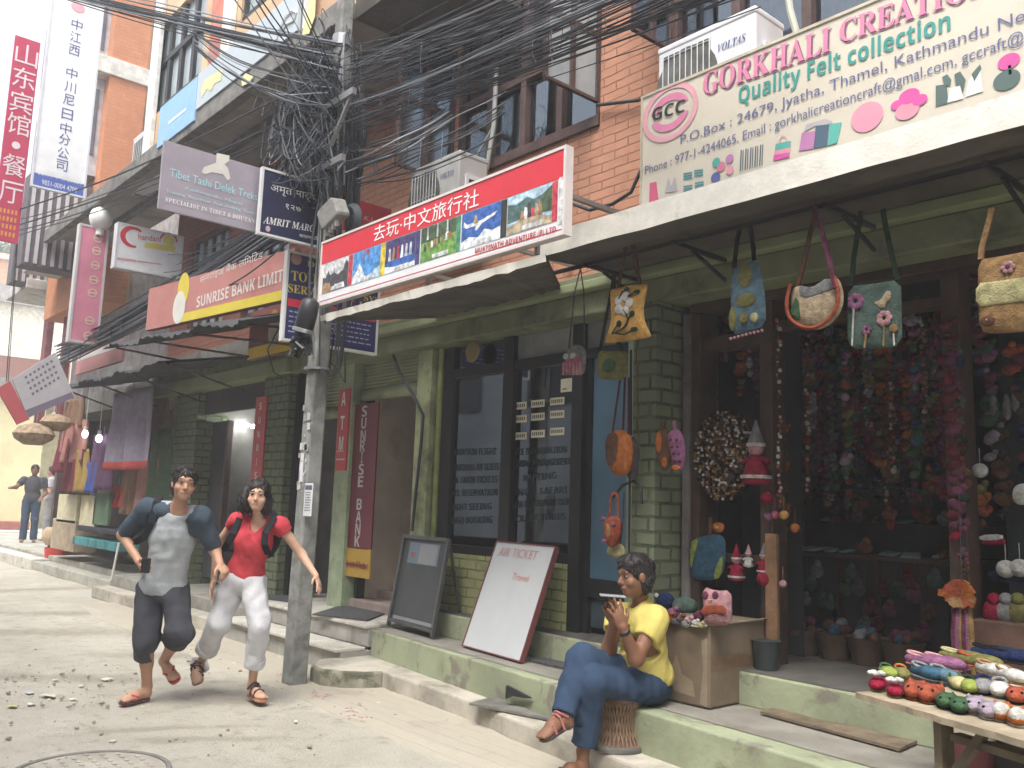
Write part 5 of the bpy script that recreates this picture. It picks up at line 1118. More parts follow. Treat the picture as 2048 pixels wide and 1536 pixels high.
b.build('sticker', P('sticker_cream', (.74, .70, .54)), WF); b2.build('small_print', P('sticker_ink', (.08, .09, .08)), WF)
b = MB(); c = pl.uv(962, 706); b.lathe(pl.p(c[0], c[1], .1), [(.0, -.01), (.09, -.01), (.1, .0), (.09, .01), (.0, .01)], 20, (0, 1, 0)); b.build('wall_plaque', P('plaque_ochre', (.20, .15, .06), .6), None, 'round ochre plaque behind the upper left office pane', 'plaque')
# ---------------- boards on the tread ----------------
tl, tr_, bl_, br_ = U(1003, 1083, 4.90), U(1113, 1091, 4.90), G(925, 1291, .392), G(1043, 1309, .392)
bl_ = V((-5.80, 4.50, .392)) if abs(bl_.y-4.5) > .4 else bl_; ex = V((1, -.12, 0)).normalized()*.80; pl = Plane(bl_, ex, ((tl-bl_)+(tr_-br_))/2); w_, h_ = ex.length, ((tl-bl_)+(tr_-br_)).length/2
WBD = signbox(pl, 0, 0, w_, h_, 'whiteboard', 'white menu board with thin red frame leaning against the low brick wall', M('board_gloss', (.50, .52, .53), .35, var=.05, sc=2, bump=.03), th=.03, frame=(.006, P('frame_red', (.16, .05, .05), .5)), cat='whiteboard')
b = MB(); pl.text(b, 'AIR TICKET', w_*.10, h_*.865, w_*.76, h_*.865, .075, d=.004, slant=.12); b.build('lettering', P('marker_faded', (.50, .28, .28)), WBD)
b = MB(); pl.text(b, 'Travel', w_*.46, h_*.66, w_*.74, h_*.66, .06, d=.004, slant=.1); b.build('lettering', P('marker_red', (.62, .26, .22)), WBD)
b = MB(); rg = random.Random(6)
for r_ in range(9):
    yy = h_*(.55-.055*r_); xx = w_*rg.uniform(.12, .3)
    while xx < w_*.85: l_ = rg.uniform(.01, .04); pl.quad(b, xx, yy, xx+l_, yy+.004, .003); xx += l_+rg.uniform(.01, .05)
b.build('marker_traces', P('marker_ghost', (.50, .56, .52)), WBD)
tl, tr_, bl_, br_ = U(817, 1073, 4.72), U(891, 1077, 4.72), G(777, 1250, .40), G(848, 1272, .40)
ex = V((1, -.10, 0)).normalized()*(br_-bl_).length*1.12; pl = Plane(bl_, ex, ((tl-bl_)+(tr_-br_))/2); w_, h_ = ex.length, ((tl-bl_)+(tr_-br_)).length/2
m_alu = P('alu_dark', (.12, .12, .12), .4, metal=.6)
ABD = thing('folding_board', 'dark folding pavement board with a small blue poster near its top', 'signboard', (bl_+br_)/2)
b = MB(); pl.board(b, .03, .05, w_-.03, h_, .015); b.build('panel', M('slate', (.055, .06, .062), .6, var=.15, sc=3, bump=.1), ABD)
b = MB(); b.bar(pl.p(.012, 0, .008), pl.p(.012, h_, .008), .03, .03).bar(pl.p(w_-.012, 0, .008), pl.p(w_-.012, h_, .008), .03, .03).bar(pl.p(.03, .05, .008), pl.p(w_-.03, .05, .008), .03, .03).bar(pl.p(.03, h_-.01, .008), pl.p(w_-.03, h_-.01, .008), .03, .03); b.build('panel_frame', m_alu, ABD)
b = MB(); rb = G(925, 1265, .40); off = pl.ex*-(w_-.04)
for p_ in (rb, rb+off): b.bar(p_, pl.p(w_-.02, h_-.06, -.02)+(off if p_ is not rb else V((0, 0, 0))), .022, .022)
b.build('rear_leg', m_alu, ABD)
b = MB(); pl.quad(b, w_*.16, h_*.70, w_*.82, h_*.93, .004); b.mat(1); pl.quad(b, w_*.40, h_*.71, w_*.78, h_*.92, .005); b.mat(2); pl.quad(b, w_*.22, h_*.77, w_*.32, h_*.82, .006); b.mat(1); pl.quad(b, .06, .07, w_-.06, .10, .004); b.build('poster', [P('poster_blue', (.13, .17, .21)), P('poster_grey', (.22, .23, .24)), P('poster_rust', (.25, .1, .08))], ABD)
# mats
def flatmat(pts, z, name, label, mt, cat='mat', wav=.0):
    P_ = [G(*q, z) for q in pts]; b = MB(); n = 10
    b.grid(lambda u, v: (lambda a, c: a+(c-a)*v+V((0, 0, wav*math.sin(u*13)*math.sin(v*3.14))))(P_[0]+(P_[1]-P_[0])*u, P_[3]+(P_[2]-P_[3])*u), n, 6)
    return b.build(name, mt, None, label, cat, solid=.014)
flatmat([(625, 1229), (735, 1241), (790, 1219), (690, 1209)], .416, 'door_mat', 'dark doormat on the stone step in front of the bank lobby', m_mat)
flatmat([(532, 1197), (590, 1205), (600, 1188), (545, 1182)], .416, 'door_mat', 'dark doormat beside the pole by the half open shutter', m_mat)
flatmat([(1060, 1321), (1170, 1346), (1215, 1330), (1110, 1313)], .388, 'door_mat', 'grey doormat on the tread behind the seated man', m_mat)
flatmat([(1520, 1425), (1800, 1500), (1848, 1478), (1580, 1408)], .392, 'coir_mat', 'long brown coir mat on the tread below the felt shop', M('coir', (.16, .125, .085), .95, var=.3, sc=8, bump=.7, bsc=120), wav=.004)
flatmat([(938, 1408), (1112, 1442), (1100, 1418), (1010, 1388)], .155, 'rubber_sheet', 'worn grey rubber sheet lying on the low concrete step', M('rubber', (.15, .145, .13), .8, var=.3, sc=6, bump=.3), 'sheet', wav=.006)
b = MB(); pts = [U(x, y, 4.16) for x, y in ((1012, 1371), (1030, 1380), (1062, 1397), (1046, 1396), (1024, 1392), (1010, 1398))]; b.prism(pts, (0, .02, 0)); b.build('rubber_flap', m_blk, None, 'curled black rubber flap standing against the green plinth', 'rubber')
# manhole
c = G(180, 1545); b = MB(); m_iron = M('iron_dusty', (.42, .39, .33), .8, var=.15, sc=6, bump=.4, dirt=(.3, .27, .22)); m_rim = M('iron_rim', (.20, .19, .17), .8)
MH = thing('manhole_cover', 'round dusty manhole cover with studded top in the lane', 'manhole', V((c.x, c.y, .004)))
R_ = (G(345, 1530)-c).length*.98
b.lathe((c.x, c.y, -.03), [(R_*.0, .033), (R_*.93, .033), (R_*.94, .030)], 48).build('cover', m_iron, MH, smooth=True)
b = MB(); b.lathe((c.x, c.y, -.03), [(R_*.945, .02), (R_*.945, .038), (R_, .040), (R_*1.02, .02)], 48).build('rim', m_rim, MH, smooth=True)
b = MB(); st_ = .075
for i in range(-8, 9):
    for j in range(-8, 9):
        x, y = i*st_+(j % 2)*st_/2, j*st_
        if math.hypot(x, y) < R_*.86: b.box(c.x+x-.02, c.x+x+.02, c.y+y-.012, c.y+y+.012, .002, .010)
b.build('studs', m_iron, MH, bevel=.003)
# litter: scraps of paper, stones, fallen petals
rg = random.Random(12); mw = P('litter_white', (.60, .57, .50), .9); my = P('litter_yellow', (.52, .46, .22), .9); ms = M('litter_stone', (.33, .29, .23), .95); mb_ = P('litter_blue', (.42, .45, .48), .9); mpet = P('petal', (.42, .07, .20), .9)
def scrap(px, py, s, mt, label, name='paper_scrap', cat='litter', grp='paper scraps on the lane', z=.0):
    s *= .72; c = G(px, py, z); b = MB(); n = 7; a0 = rg.uniform(0, 6); zz = und(c.x, c.y)-.012+.008 if z == 0 else z+.006
    pts = [(c.x+s*rg.uniform(.7, 1.2)*math.cos(a0+6.28*i/n)*1.2, c.y+s*rg.uniform(.5, 1)*math.sin(a0+6.28*i/n), zz+rg.uniform(0, s*.25)) for i in range(n)]
    b.add(pts+[(c.x, c.y, zz+s*.2)], [(i, (i+1) % n, n) for i in range(n)]); b.build(name, mt, None, label, cat, grp, solid=.004)
for px, py, s, mt, l_ in ((214, 1357, .08, mw, 'bright white paper scrap nearest the running man'), (97, 1392, .10, mw, 'largest white paper scrap on the dirty patch'), (60, 1386, .06, mb_, 'pale blue grey scrap among the dirt'), (25, 1411, .06, my, 'yellow wrapper on the lane at the left'), (145, 1397, .05, mw, 'small white scrap right of the largest one'), (62, 1407, .05, mw, 'white scrap just above the yellow wrapper'), (163, 1371, .035, mw, 'tiny white scrap below the bright one'), (110, 1358, .035, mw, 'tiny pale scrap left of the bright white one'), (716, 1427, .05, mw, 'crumpled white scrap among the petals by the step')): scrap(px, py, s, mt, l_)
sb = MB()
for k in range(420):
    zone = rg.random()
    if zone < .28: px, py = rg.uniform(0, 300), rg.uniform(1330, 1420)
    elif zone < .8: t = rg.random(); px, py = 380+t*760+rg.gauss(0, 20), 1300+t*190+rg.gauss(0, 16)
    else: px, py = rg.uniform(0, 700), rg.uniform(1250, 1536)
    c = G(px, py); s = rg.choice((.005, .007, .009, .012, .02)) * rg.uniform(.7, 1.2); R9 = Matrix.Rotation(rg.uniform(0, 6), 3, 'Z')
    sb.mat(rg.choice((0, 0, 1, 2))).ball((c.x, c.y, s*.15), s, s*.7, s*.5, 6, 4, R9)
sb.build('gravel', [ms, M('litter_dark', (.24, .21, .16), .95), M('litter_pale', (.55, .5, .42), .95)], None, 'loose grit and pebbles scattered over the lane', 'grit', kind='stuff')
pb = MB()
for k in range(48):
    t = rg.random(); px, py = rg.choice(((555, 1362), (700, 1412), (660, 1402), (720, 1430), (640, 1395), (420, 1310))); c = G(px+rg.gauss(0, 14), py+rg.gauss(0, 7)); s = rg.uniform(.008, .02); a = rg.uniform(0, 6)
    pb.add([(c.x+s*math.cos(a), c.y+s*math.sin(a), .022), (c.x-s*math.sin(a)*.6, c.y+s*math.cos(a)*.6, .026), (c.x-s*math.cos(a), c.y-s*math.sin(a), .021), (c.x+s*math.sin(a)*.6, c.y-s*math.cos(a)*.6, .027)], [(0, 1, 2, 3)])
pb.build('petals', mpet, None, 'fallen magenta petals along the edge of the brick gutter', 'petals', kind='stuff')
# ---------------- felt shop goods ----------------
FC = dict(yellow=(.62, .36, .11), olive=(.20, .19, .07), blue=(.12, .20, .25), ocean=(.05, .12, .18), cream=(.50, .40, .26), red=(.40, .06, .05), rust=(.36, .09, .05), teal=(.10, .15, .13), green=(.06, .12, .06), dkgreen=(.025, .05, .03), tan=(.36, .22, .10), straw=(.50, .46, .24), pink=(.50, .13, .21), palepink=(.55, .30, .32), mauve=(.28, .12, .22), plum=(.16, .05, .09), orange=(.46, .15, .04), brown=(.14, .07, .045), grey=(.26, .26, .26), white=(.62, .61, .57), black=(.018, .018, .02), navy=(.02, .035, .10), crimson=(.30, .02, .05), lime=(.28, .34, .08), maroon=(.13, .03, .035), lilac=(.36, .30, .36), dusk=(.10, .09, .10))
F = {n: felt(n, c) for n, c in FC.items()}  # felts under the canopy: its shade is put into these darker colours
def puffy(b, pl, pts, th, d0=0.0, rings=(1, .94, .8, .55, .25)):
    """a padded shape from an outline on a plane, rounded front and back"""
    a = sum(pts[i][0]*pts[(i+1) % len(pts)][1]-pts[(i+1) % len(pts)][0]*pts[i][1] for i in range(len(pts)))
    if a < 0: pts = pts[::-1]
    n = len(pts); cx = sum(p[0] for p in pts)/n; cy = sum(p[1] for p in pts)/n
    for sg in (1, -1):
        vs = []; 
        for s in rings: vs += [pl.p(cx+(x-cx)*s, cy+(y-cy)*s, d0+sg*th*math.sqrt(max(0, 1-s**3))) for x, y in pts]
        vs.append(pl.p(cx, cy, d0+sg*th)); fs = []; m_ = len(rings)
        for k in range(m_-1):
            for i in range(n): j = (i+1) % n; fs.append((k*n+i, k*n+j, (k+1)*n+j, (k+1)*n+i))
        for i in range(n): fs.append(((m_-1)*n+i, (m_-1)*n+(i+1) % n, m_*n))
        if sg < 0: fs = [f[::-1] for f in fs]
        b.add(vs, fs)
    return b
def smooth_poly(pts, k=2):
    for _ in range(k):
        q = []
        for i in range(len(pts)):
            a, c = pts[i], pts[(i+1) % len(pts)]; q += [(a[0]*.75+c[0]*.25, a[1]*.75+c[1]*.25), (a[0]*.25+c[0]*.75, a[1]*.25+c[1]*.75)]
        pts = q
    return pts
def open_smooth(p):
    for _ in range(2): p = [p[0]]+[w_ for a, c in zip(p, p[1:]) for w_ in ((a[0]*.75+c[0]*.25, a[1]*.75+c[1]*.25), (a[0]*.25+c[0]*.75, a[1]*.25+c[1]*.75))]+[p[-1]]
    return p
def bag(label, Y, body, straps, mb, ms, deco=(), th=.025, sr=.010, name='felt_bag', k=2, cat='bag', group='felt bags hung along the shop front'):
    pl = XZ(0, Y, 0); pts = smooth_poly([pl.uv(*q) for q in body], k); bot = min(p[1] for p in pts); cx = sum(p[0] for p in pts)/len(pts)
    r = thing(name, label, cat, (cx, Y, bot), group)
    b = MB(); puffy(b, pl, pts, th); b.build('pouch', mb, r, smooth=2)
    for s in straps:
        b = MB(); q = [U(x, y, Y+.004*i) for i, (x, y) in enumerate(s)]
        for i in range(len(q)-1): b.bar(q[i], q[i+1], sr*2.4, sr, up=(0, 1, 0))
        b.build('strap', ms, r)
    for i, (nm, sh, mt) in enumerate(deco):
        b = MB(); 
        for t_, *q in sh:
            if t_ == 'e':   # ellipse px: cx cy rx ry
                c = pl.uv(q[0], q[1]); rx = abs(pl.uv(q[0]+q[2], q[1])[0]-c[0]); ry = abs(pl.uv(q[0], q[1]+q[3])[1]-c[1]); puffy(b, pl, [(c[0]+rx*math.cos(6.283*j/14), c[1]+ry*math.sin(6.283*j/14)) for j in range(14)], .009, th*.85+.006)
            elif t_ == 'f': # flower
                c = pl.uv(q[0], q[1]); rx = abs(pl.uv(q[0]+q[2], q[1])[0]-c[0])
                for j in range(q[3]): a = 6.283*j/q[3]; puffy(b, pl, [(c[0]+rx*.62*math.cos(a)+rx*.42*math.cos(6.283*m_/9), c[1]+rx*.62*math.sin(a)+rx*.42*math.sin(6.283*m_/9)) for m_ in range(9)], .007, th*.85+.006+.0004*j)
            elif t_ == 'l': # line
                if len(q[0]) > 4: q = (open_smooth(q[0]), q[1])
                b.tube([pl.p(*pl.uv(*p_), th*.95+.008) for p_ in q[0]], q[1], 5)
            elif t_ == 'p': puffy(b, pl, smooth_poly([pl.uv(*p_) for p_ in q[0]], 1), .007, th*.85+.005)
        b.build(nm, mt, r, smooth=True)
    return r
zB = lambda x, y: (1080+x/3.2, 480+y/3.2); zC = lambda x, y: (1540+x/3.339, 440+y/3.339)
bag('sunny yellow felt bag with white flower hung at the pillar', 4.18, [zB(*q) for q in ((445, 320), (470, 312), (560, 290), (688, 278), (690, 300), (660, 440), (672, 530), (712, 605), (705, 625), (560, 645), (420, 665), (415, 645), (455, 540), (456, 440))], [[zB(500, 312), zB(545, 60), zB(560, -40)], [zB(640, 290), zB(600, 60), zB(562, -40)]], F['yellow'], F['brown'],
    [('flower', [('f', *zB(552, 415), 19, 5)], F['white']), ('stem', [('l', [zB(555, 450), zB(585, 500), zB(570, 560), zB(500, 600), zB(480, 605)], .006), ('l', [zB(500, 600), zB(560, 610), zB(610, 585)], .006), ('l', [zB(480, 605), zB(520, 540)], .005), ('l', [zB(580, 520), zB(605, 475)], .005), ('l', [zB(525, 385), zB(545, 340), zB(575, 320)], .006), ('l', [zB(585, 365), zB(640, 335)], .006)], F['dkgreen']), ('leaf', [('e', *zB(620, 575), 7, 5), ('e', *zB(607, 475), 5, 6), ('e', *zB(523, 540), 5, 7), ('e', *zB(573, 320), 5, 4), ('e', *zB(638, 335), 6, 4)], F['dkgreen'])])
bag('small olive felt bag behind the yellow flower bag', 4.38, [zB(*q) for q in ((375, 700), (440, 715), (555, 705), (565, 760), (560, 890), (470, 897), (365, 888), (362, 800))], [[zB(385, 712), zB(410, 560), zB(440, 420), zB(480, 200)], [zB(520, 716), zB(520, 690), zB(480, 620), zB(470, 200)]], F['olive'], F['dkgreen'], [('stitching', [('e', *zB(458, 805), 14, 14)], F['green'])])
bag('tiny pink owl purse on a long grey cord', 4.40, [zB(*q) for q in ((175, 690), (240, 665), (290, 690), (297, 770), (285, 860), (240, 862), (170, 865), (163, 780))], [[zB(185, 690), zB(222, 330), zB(258, 185)], [zB(285, 690), zB(280, 330), zB(260, 185)]], F['grey'], F['dusk'],
    [('wing', [('p', [zB(165, 780), zB(230, 770), zB(290, 740), zB(292, 840), zB(165, 860)])], F['pink']), ('eye', [('e', *zB(183, 748), 5, 6), ('e', *zB(228, 745), 6, 6)], F['white'])] + [('fringe', [('l', [zB(175+22*i, 790), zB(172+22*i, 868)], .010) for i in range(6)], F['palepink'])], th=.03, sr=.004)
bag('blue felt bag with olive ovals and tiny beads along its foot', 4.22, [zB(*q) for q in ((1228, 180), (1300, 165), (1375, 120), (1420, 200), (1445, 400), (1447, 545), (1330, 590), (1225, 610), (1219, 450))], [[zB(1242, 180), zB(1262, 0), zB(1280, -80)], [zB(1372, 130), zB(1360, 0), zB(1345, -80)]], F['blue'], F['black'],
    [('oval', [('e', *zB(1330, 235), 14, 24), ('e', *zB(1335, 390), 20, 14), ('e', *zB(1320, 505), 9, 12), ('e', *zB(1248, 510), 7, 24)], F['olive']), ('oval', [('e', *zB(1388, 500), 8, 10), ('e', *zB(1330, 388), 7, 8)], F['straw']), ('bead', [('e', *zB(1238+i*25, 636-i*6.5), 2.6, 3.2) for i in range(9)], F['palepink'])], k=1)
bag('crescent sling bag in cream felt with red piping', 4.16, [zC(*q) for q in ((180, 430), (300, 465), (430, 380), (470, 400), (500, 520), (460, 650), (350, 735), (250, 730), (160, 670), (140, 560), (150, 480))], [[zC(185, 440), zC(215, 330), zC(290, 0), zC(310, -90)]], F['cream'], F['brown'],
    [('flap', [('p', [zC(215, 440), zC(300, 470), zC(425, 385), zC(460, 460), zC(330, 520), zC(235, 540)])], F['grey']), ('patch', [('p', [zC(165, 600), zC(215, 500), zC(235, 690), zC(165, 650)])], F['green']), ('piping', [('l', [zC(*q) for q in ((465, 390), (500, 520), (460, 650), (350, 735), (250, 730), (160, 670), (140, 560), (170, 440))], .011)], F['rust']), ('shoulder_band', [('l', [zC(470, 470), zC(440, 330), zC(390, 130), zC(345, -30), zC(325, -90)], .014)], F['plum'])], th=.045)
bag('grey green square felt bag with button flowers and a moth', 4.24, [zC(*q) for q in ((520, 440), (690, 425), (875, 395), (880, 600), (885, 845), (700, 860), (520, 862), (515, 650))], [[zC(545, 440), zC(560, 250), zC(600, 0), zC(605, -60)], [zC(850, 400), zC(800, 180), zC(760, -20), zC(755, -70)]], F['teal'], F['dkgreen'],
    [('flower', [('f', *zC(590, 550), 17, 7), ('f', *zC(663, 738), 10, 6)], F['mauve']), ('flower', [('f', *zC(780, 662), 16, 7)], F['palepink']), ('flower', [('e', *zC(843, 730), 9, 9)], F['tan']), ('stem', [('l', [zC(580, 600), zC(568, 845)], .005), ('l', [zC(845, 765), zC(850, 843)], .005)], F['white']), ('stem', [('l', [zC(662, 768), zC(650, 860)], .006), ('l', [zC(783, 705), zC(776, 848)], .004)], F['tan']), ('moth', [('p', [zC(705, 560), zC(760, 540), zC(790, 480), (zC(825, 480)), zC(825, 540), zC(790, 560), zC(785, 595), zC(745, 595), zC(735, 575)])], F['cream'])], k=1)
bag('tan felt bag with a wide straw band at the right edge', 4.12, [zC(*q) for q in ((1390, 262), (1500, 250), (1760, 200), (1790, 480), (1760, 740), (1500, 762), (1400, 745), (1388, 500))], [[zC(1408, 262), zC(1415, 180), zC(1470, -20), zC(1480, -80)]], F['tan'], F['tan'],
    [('band', [('p', [zC(1390, 430), zC(1520, 418), zC(1770, 380), zC(1775, 540), zC(1520, 575), zC(1390, 585)])], F['straw']), ('flower', [('f', *zC(1605, 325), 15, 6)], F['palepink']), ('flower_heart', [('e', *zC(1605, 325), 6, 6)], F['plum']), ('rosette', [('e', *zC(1470, 680), 15, 11)], F['brown']), ('rosette_heart', [('e', *zC(1468, 675), 8, 6)], F['white'])], k=1)
bag('long-strapped orange felt purse with ruffled brown front', 4.52, [(1220, 868), (1240, 857), (1262, 870), (1266, 900), (1262, 945), (1240, 953), (1222, 945), (1219, 905)], [[(1225, 865), (1240, 760)], [(1246, 860), (1250, 750)], [(1257, 868), (1258, 755)]], F['orange'], F['maroon'], [('ruffle', [('p', [(1219, 872), (1244, 862), (1247, 900), (1240, 930), (1222, 935)])], F['brown'])], th=.05, sr=.006)
bag('dark felt purse half behind the orange purse', 4.6, [(1262, 870), (1274, 880), (1278, 920), (1270, 955), (1256, 962), (1252, 910)], [[(1262, 870), (1262, 705)]], F['dusk'], F['black'], th=.04, sr=.006)
bag('little coral red felt pouch with flower knobs on a loop', 4.5, [(1212, 1035), (1236, 1030), (1243, 1050), (1238, 1085), (1224, 1098), (1214, 1088), (1209, 1055)], [[(1218, 1038), (1222, 990), (1230, 985)], [(1236, 1032), (1236, 992), (1230, 985)]], F['rust'], F['rust'], [('knob', [('e', 1213, 1037, 5, 5), ('e', 1234, 1048, 5, 5), ('e', 1216, 1082, 5, 5)], F['mauve']), ('leaf', [('p', [(1222, 1042), (1230, 1062), (1225, 1080), (1219, 1062)])], F['tan'])], th=.04, sr=.007)
bag('pale yellow felt pouch below the coral pouch', 4.55, [(1214, 1092), (1240, 1085), (1250, 1095), (1249, 1112), (1232, 1117), (1215, 1112)], [[(1240, 1090), (1246, 1040), (1248, 985)]], F['straw'], F['dusk'], th=.02, sr=.004)
bag('brown and ochre felt glove hung on the shaded pillar side', 4.62, [(1316, 858), (1336, 852), (1343, 880), (1340, 940), (1325, 943), (1316, 920), (1311, 885)], [[(1328, 856), (1330, 838)]], F['brown'], F['brown'], [('patch', [('e', 1322, 885, 6, 22), ('e', 1334, 925, 6, 10)], F['orange'])], name='felt_glove', cat='glove', group='felt gloves beside the pillar')
bag('pink spotted felt glove beside the brown one', 4.58, [(1334, 866), (1350, 858), (1364, 862), (1372, 900), (1370, 930), (1362, 944), (1350, 938), (1342, 905)], [[(1350, 860), (1348, 842)]], F['mauve'], F['mauve'], [('spot', [('e', 1346+3*i, 880+14*i, 2.5, 2.5) for i in range(4)]+[('e', 1358+2*i, 880+14*i, 2.5, 2.5) for i in range(4)], F['plum']), ('cuff', [('e', 1357, 936, 9, 6)], F['orange'])], name='felt_glove', cat='glove', group='felt gloves beside the pillar')
pipe([(1222, 1000), (1246, 970), (1268, 962), (1282, 975), (1284, 1008)], .010, 'iron_hook', 'dark bent iron hook on the brick pillar', m_black, 'hook', Y=4.62)
pipe([(1262, 700), (1258, 1110)], .008, 'hanging_cord', 'dark cord hanging down the front of the brick pillar', m_black, 'cord', Y=4.6)
pipe([(1272, 690), (1280, 950)], .005, 'hanging_cord', 'thin olive cord right of the dark cord on the pillar', F['olive'], 'cord', Y=4.62)
# round rug of felt pebbles
rg = random.Random(31); c = U(1447, 910, 4.96); R_ = abs(U(1510, 910, 4.96).x-c.x)*1.02; RZ = abs(U(1447, 818, 4.96).z-c.z)
RG = thing('pebble_rug', 'round rug of black brown and white felt pebbles hung in the shop front', 'rug', (c.x, c.y, c.z-RZ))
b = MB(); XZ(0, c.y+.02, 0).disc(b, c.x, c.z, R_, RZ, .0, 40); b.build('backing', F['black'], RG)
b = MB(); st_ = .021; j = 0; z = -RZ
while z < RZ:
    x = -R_+(j % 2)*st_/2
    while x < R_:
        u_, v_ = x+rg.uniform(-.004, .004), z+rg.uniform(-.004, .004)
        if (u_/R_)**2+(v_/RZ)**2 < .98: b.mat(rg.choices((0, 1, 2, 3, 4), (34, 26, 13, 17, 10))[0]).ball((c.x+u_, c.y+.004, c.z+v_), .012*rg.uniform(.8, 1.1), .009, .011*rg.uniform(.8, 1.1), 7, 4)
        x += st_
    z += st_*.86; j += 1
b.build('pebbles', [F['black'], F['brown'], F['white'], F['tan'], F['dusk']], RG, smooth=2)
bag('round blue and olive felt mat hung below the pebble rug', 4.98, [(1382, 1085), (1400, 1072), (1450, 1066), (1452, 1110), (1446, 1158), (1400, 1162), (1380, 1150)], [[(1420, 1070), (1422, 1035)]], F['ocean'], F['brown'], [('edge', [('p', [(1382, 1085), (1402, 1074), (1392, 1110), (1384, 1145)]), ('p', [(1440, 1120), (1450, 1110), (1446, 1155), (1428, 1160)])], F['lime'])], name='felt_mat', cat='mat', group=None, th=.015)
bag('orange felt flower pinned above the blue mat', 4.99, [(1428, 1045), (1445, 1045), (1450, 1055), (1444, 1066), (1430, 1065), (1425, 1055)], [], F['orange'], F['orange'], [('heart', [('e', 1437, 1055, 5, 4)], F['yellow'])], name='felt_flower', cat='flower', group=None, th=.02)
# stuffed dolls hanging in the left bay: plain knitted folk dolls in red hats
def doll(px, py, h, label, hat, robe, Y=4.98):
    c = U(px, py, Y); k = h; r = thing('felt_doll', label, 'doll', (c.x, c.y, c.z-k*.5), 'felt dolls hung by the shop post')
    b = MB(); b.lathe((c.x, c.y, c.z-k*.5), [(k*.02, 0), (k*.22, .01), (k*.2, k*.15), (k*.12, k*.42), (k*.05, k*.46)], 12); b.build('robe', robe, r, smooth=True)
    b = MB(); b.ball((c.x, c.y, c.z+k*.06), k*.12, k*.12, k*.12, 12, 8); b.build('face', F['palepink'], r, smooth=2)
    b = MB(); b.lathe((c.x, c.y, c.z+k*.10), [(k*.135, 0), (k*.13, k*.05), (k*.06, k*.24), (k*.015, k*.40)], 12); b.build('hat', hat, r, smooth=True)
    b = MB(); b.lathe((c.x, c.y, c.z-k*.40), [(k*.235, 0), (k*.24, k*.05)], 12).lathe((c.x, c.y, c.z+k*.09), [(k*.145, 0), (k*.145, k*.05)], 12); b.build('trim', F['white'], r, smooth=True)
    for s in (-1, 1): b = MB(); b.tube([(c.x+s*k*.1, c.y, c.z-k*.1), (c.x+s*k*.24, c.y-.01, c.z-k*.16)], [k*.05, k*.04], 8); b.build('arm', robe, r, smooth=True)
doll(1473, 1125, .24, 'small red felt doll with white trim hung left of the shop post', F['crimson'], F['crimson']); doll(1497, 1112, .15, 'pale cream felt doll between two red ones', F['palepink'], F['white']); doll(1528, 1118, .2, 'grey and red felt doll against the shop post', F['grey'], F['crimson'])
doll(1512, 905, .42, 'big bearded felt doll with grey hat and red coat beside the pebble rug', F['grey'], F['crimson'], 4.95)
def ball_thing(px, py, r_, mt, label, Y=4.96, name='felt_ball', cat='ornament', grp='felt balls by the shop post'):
    c = U(px, py, Y); b = MB(); b.ball(c, r_, r_, r_*.95, 12, 8).tube([c, c+V((0, 0, r_+.08))], .002, 4); return b.build(name, mt, None, label, cat, grp, smooth=2)
ball_thing(1534, 996, .042, F['crimson'], 'glossy crimson felt ball beside the shop post'); ball_thing(1529, 1158, .05, F['crimson'], 'large red felt ball below the grey doll'); ball_thing(1590, 1056, .03, F['orange'], 'orange felt ball in the doorway below the flowers')
ball_thing(1550, 1030, .026, F['pink'], 'pink felt ball next to the yellow one in the doorway'); ball_thing(1568, 1030, .03, F['yellow'], 'amber felt ball at the doorway post foot of the beads'); ball_thing(1536, 1034, .028, F['mauve'], 'mauve felt ball left of the pink one'); ball_thing(1566, 1168, .025, F['palepink'], 'pale pink felt ball low beside the shop post')
# hanging strings of beads, balls and flowers across the doorway
rg = random.Random(77)
PAL = {'red': ('crimson', 'maroon', 'maroon', 'plum', 'plum'), 'bead': ('white', 'palepink', 'rust', 'brown'), 'mixed': ('mauve', 'olive', 'ocean', 'rust', 'grey', 'plum', 'green', 'lilac'), 'dark': ('plum', 'dusk', 'dkgreen', 'brown', 'navy'), 'earth': ('brown', 'brown', 'rust', 'olive', 'orange'), 'flower': ('mauve', 'plum', 'grey', 'olive', 'teal', 'green', 'lilac')}
def garland(px, y0, y1, pal, Y, label, sz=.02, gap=1.9, kind='ball', grp='strings hung across the felt shop doorway'):
    a, c = U(px, y0, Y), U(px-(y1-y0)*.02, y1, Y); mats = [F[n] for n in PAL[pal]]; r = thing('felt_garland', label, 'garland', (c.x, Y, c.z), grp)
    b = MB(); b.tube([(a.x, Y, a.z), (a.x+.004, Y, (a.z+c.z)/2), (a.x, Y, c.z)], .0022, 4); b.build('cord', F['dusk'], r)
    b = MB(); z = a.z
    while z > c.z:
        s = sz*rg.uniform(.6, 1.35); b.mat(rg.randrange(len(mats))); x = a.x+rg.uniform(-.012, .012)
        if kind == 'ball' or rg.random() < .25: b.ball((x, Y+rg.uniform(-.01, .01), z), s, s, s, 8, 5)
        elif kind == 'flower':
            for q in range(5): t = 6.28*q/5+rg.random(); b.ball((x+s*1.0*math.cos(t), Y-.006, z+s*1.0*math.sin(t)), s*.7, s*.35, s*.7, 7, 4)
            b.mat(rg.randrange(len(mats))).ball((x, Y-.016, z), s*.5, s*.5, s*.5, 7, 4); s *= 1.6
        else:
            t = rg.uniform(-.6, .6); Rm = Matrix.Rotation(t, 3, 'Y'); b.ball((x, Y, z), s*1.5, s*.8, s, 8, 5, Rm).ball((x+s*1.3*math.cos(t), Y, z-s*1.3*math.sin(t)+s*.7), s*.7, s*.6, s*.7, 7, 4)
        z -= s*gap*rg.uniform(.95, 2.0)
    b.build('beads', mats, r, smooth=2)
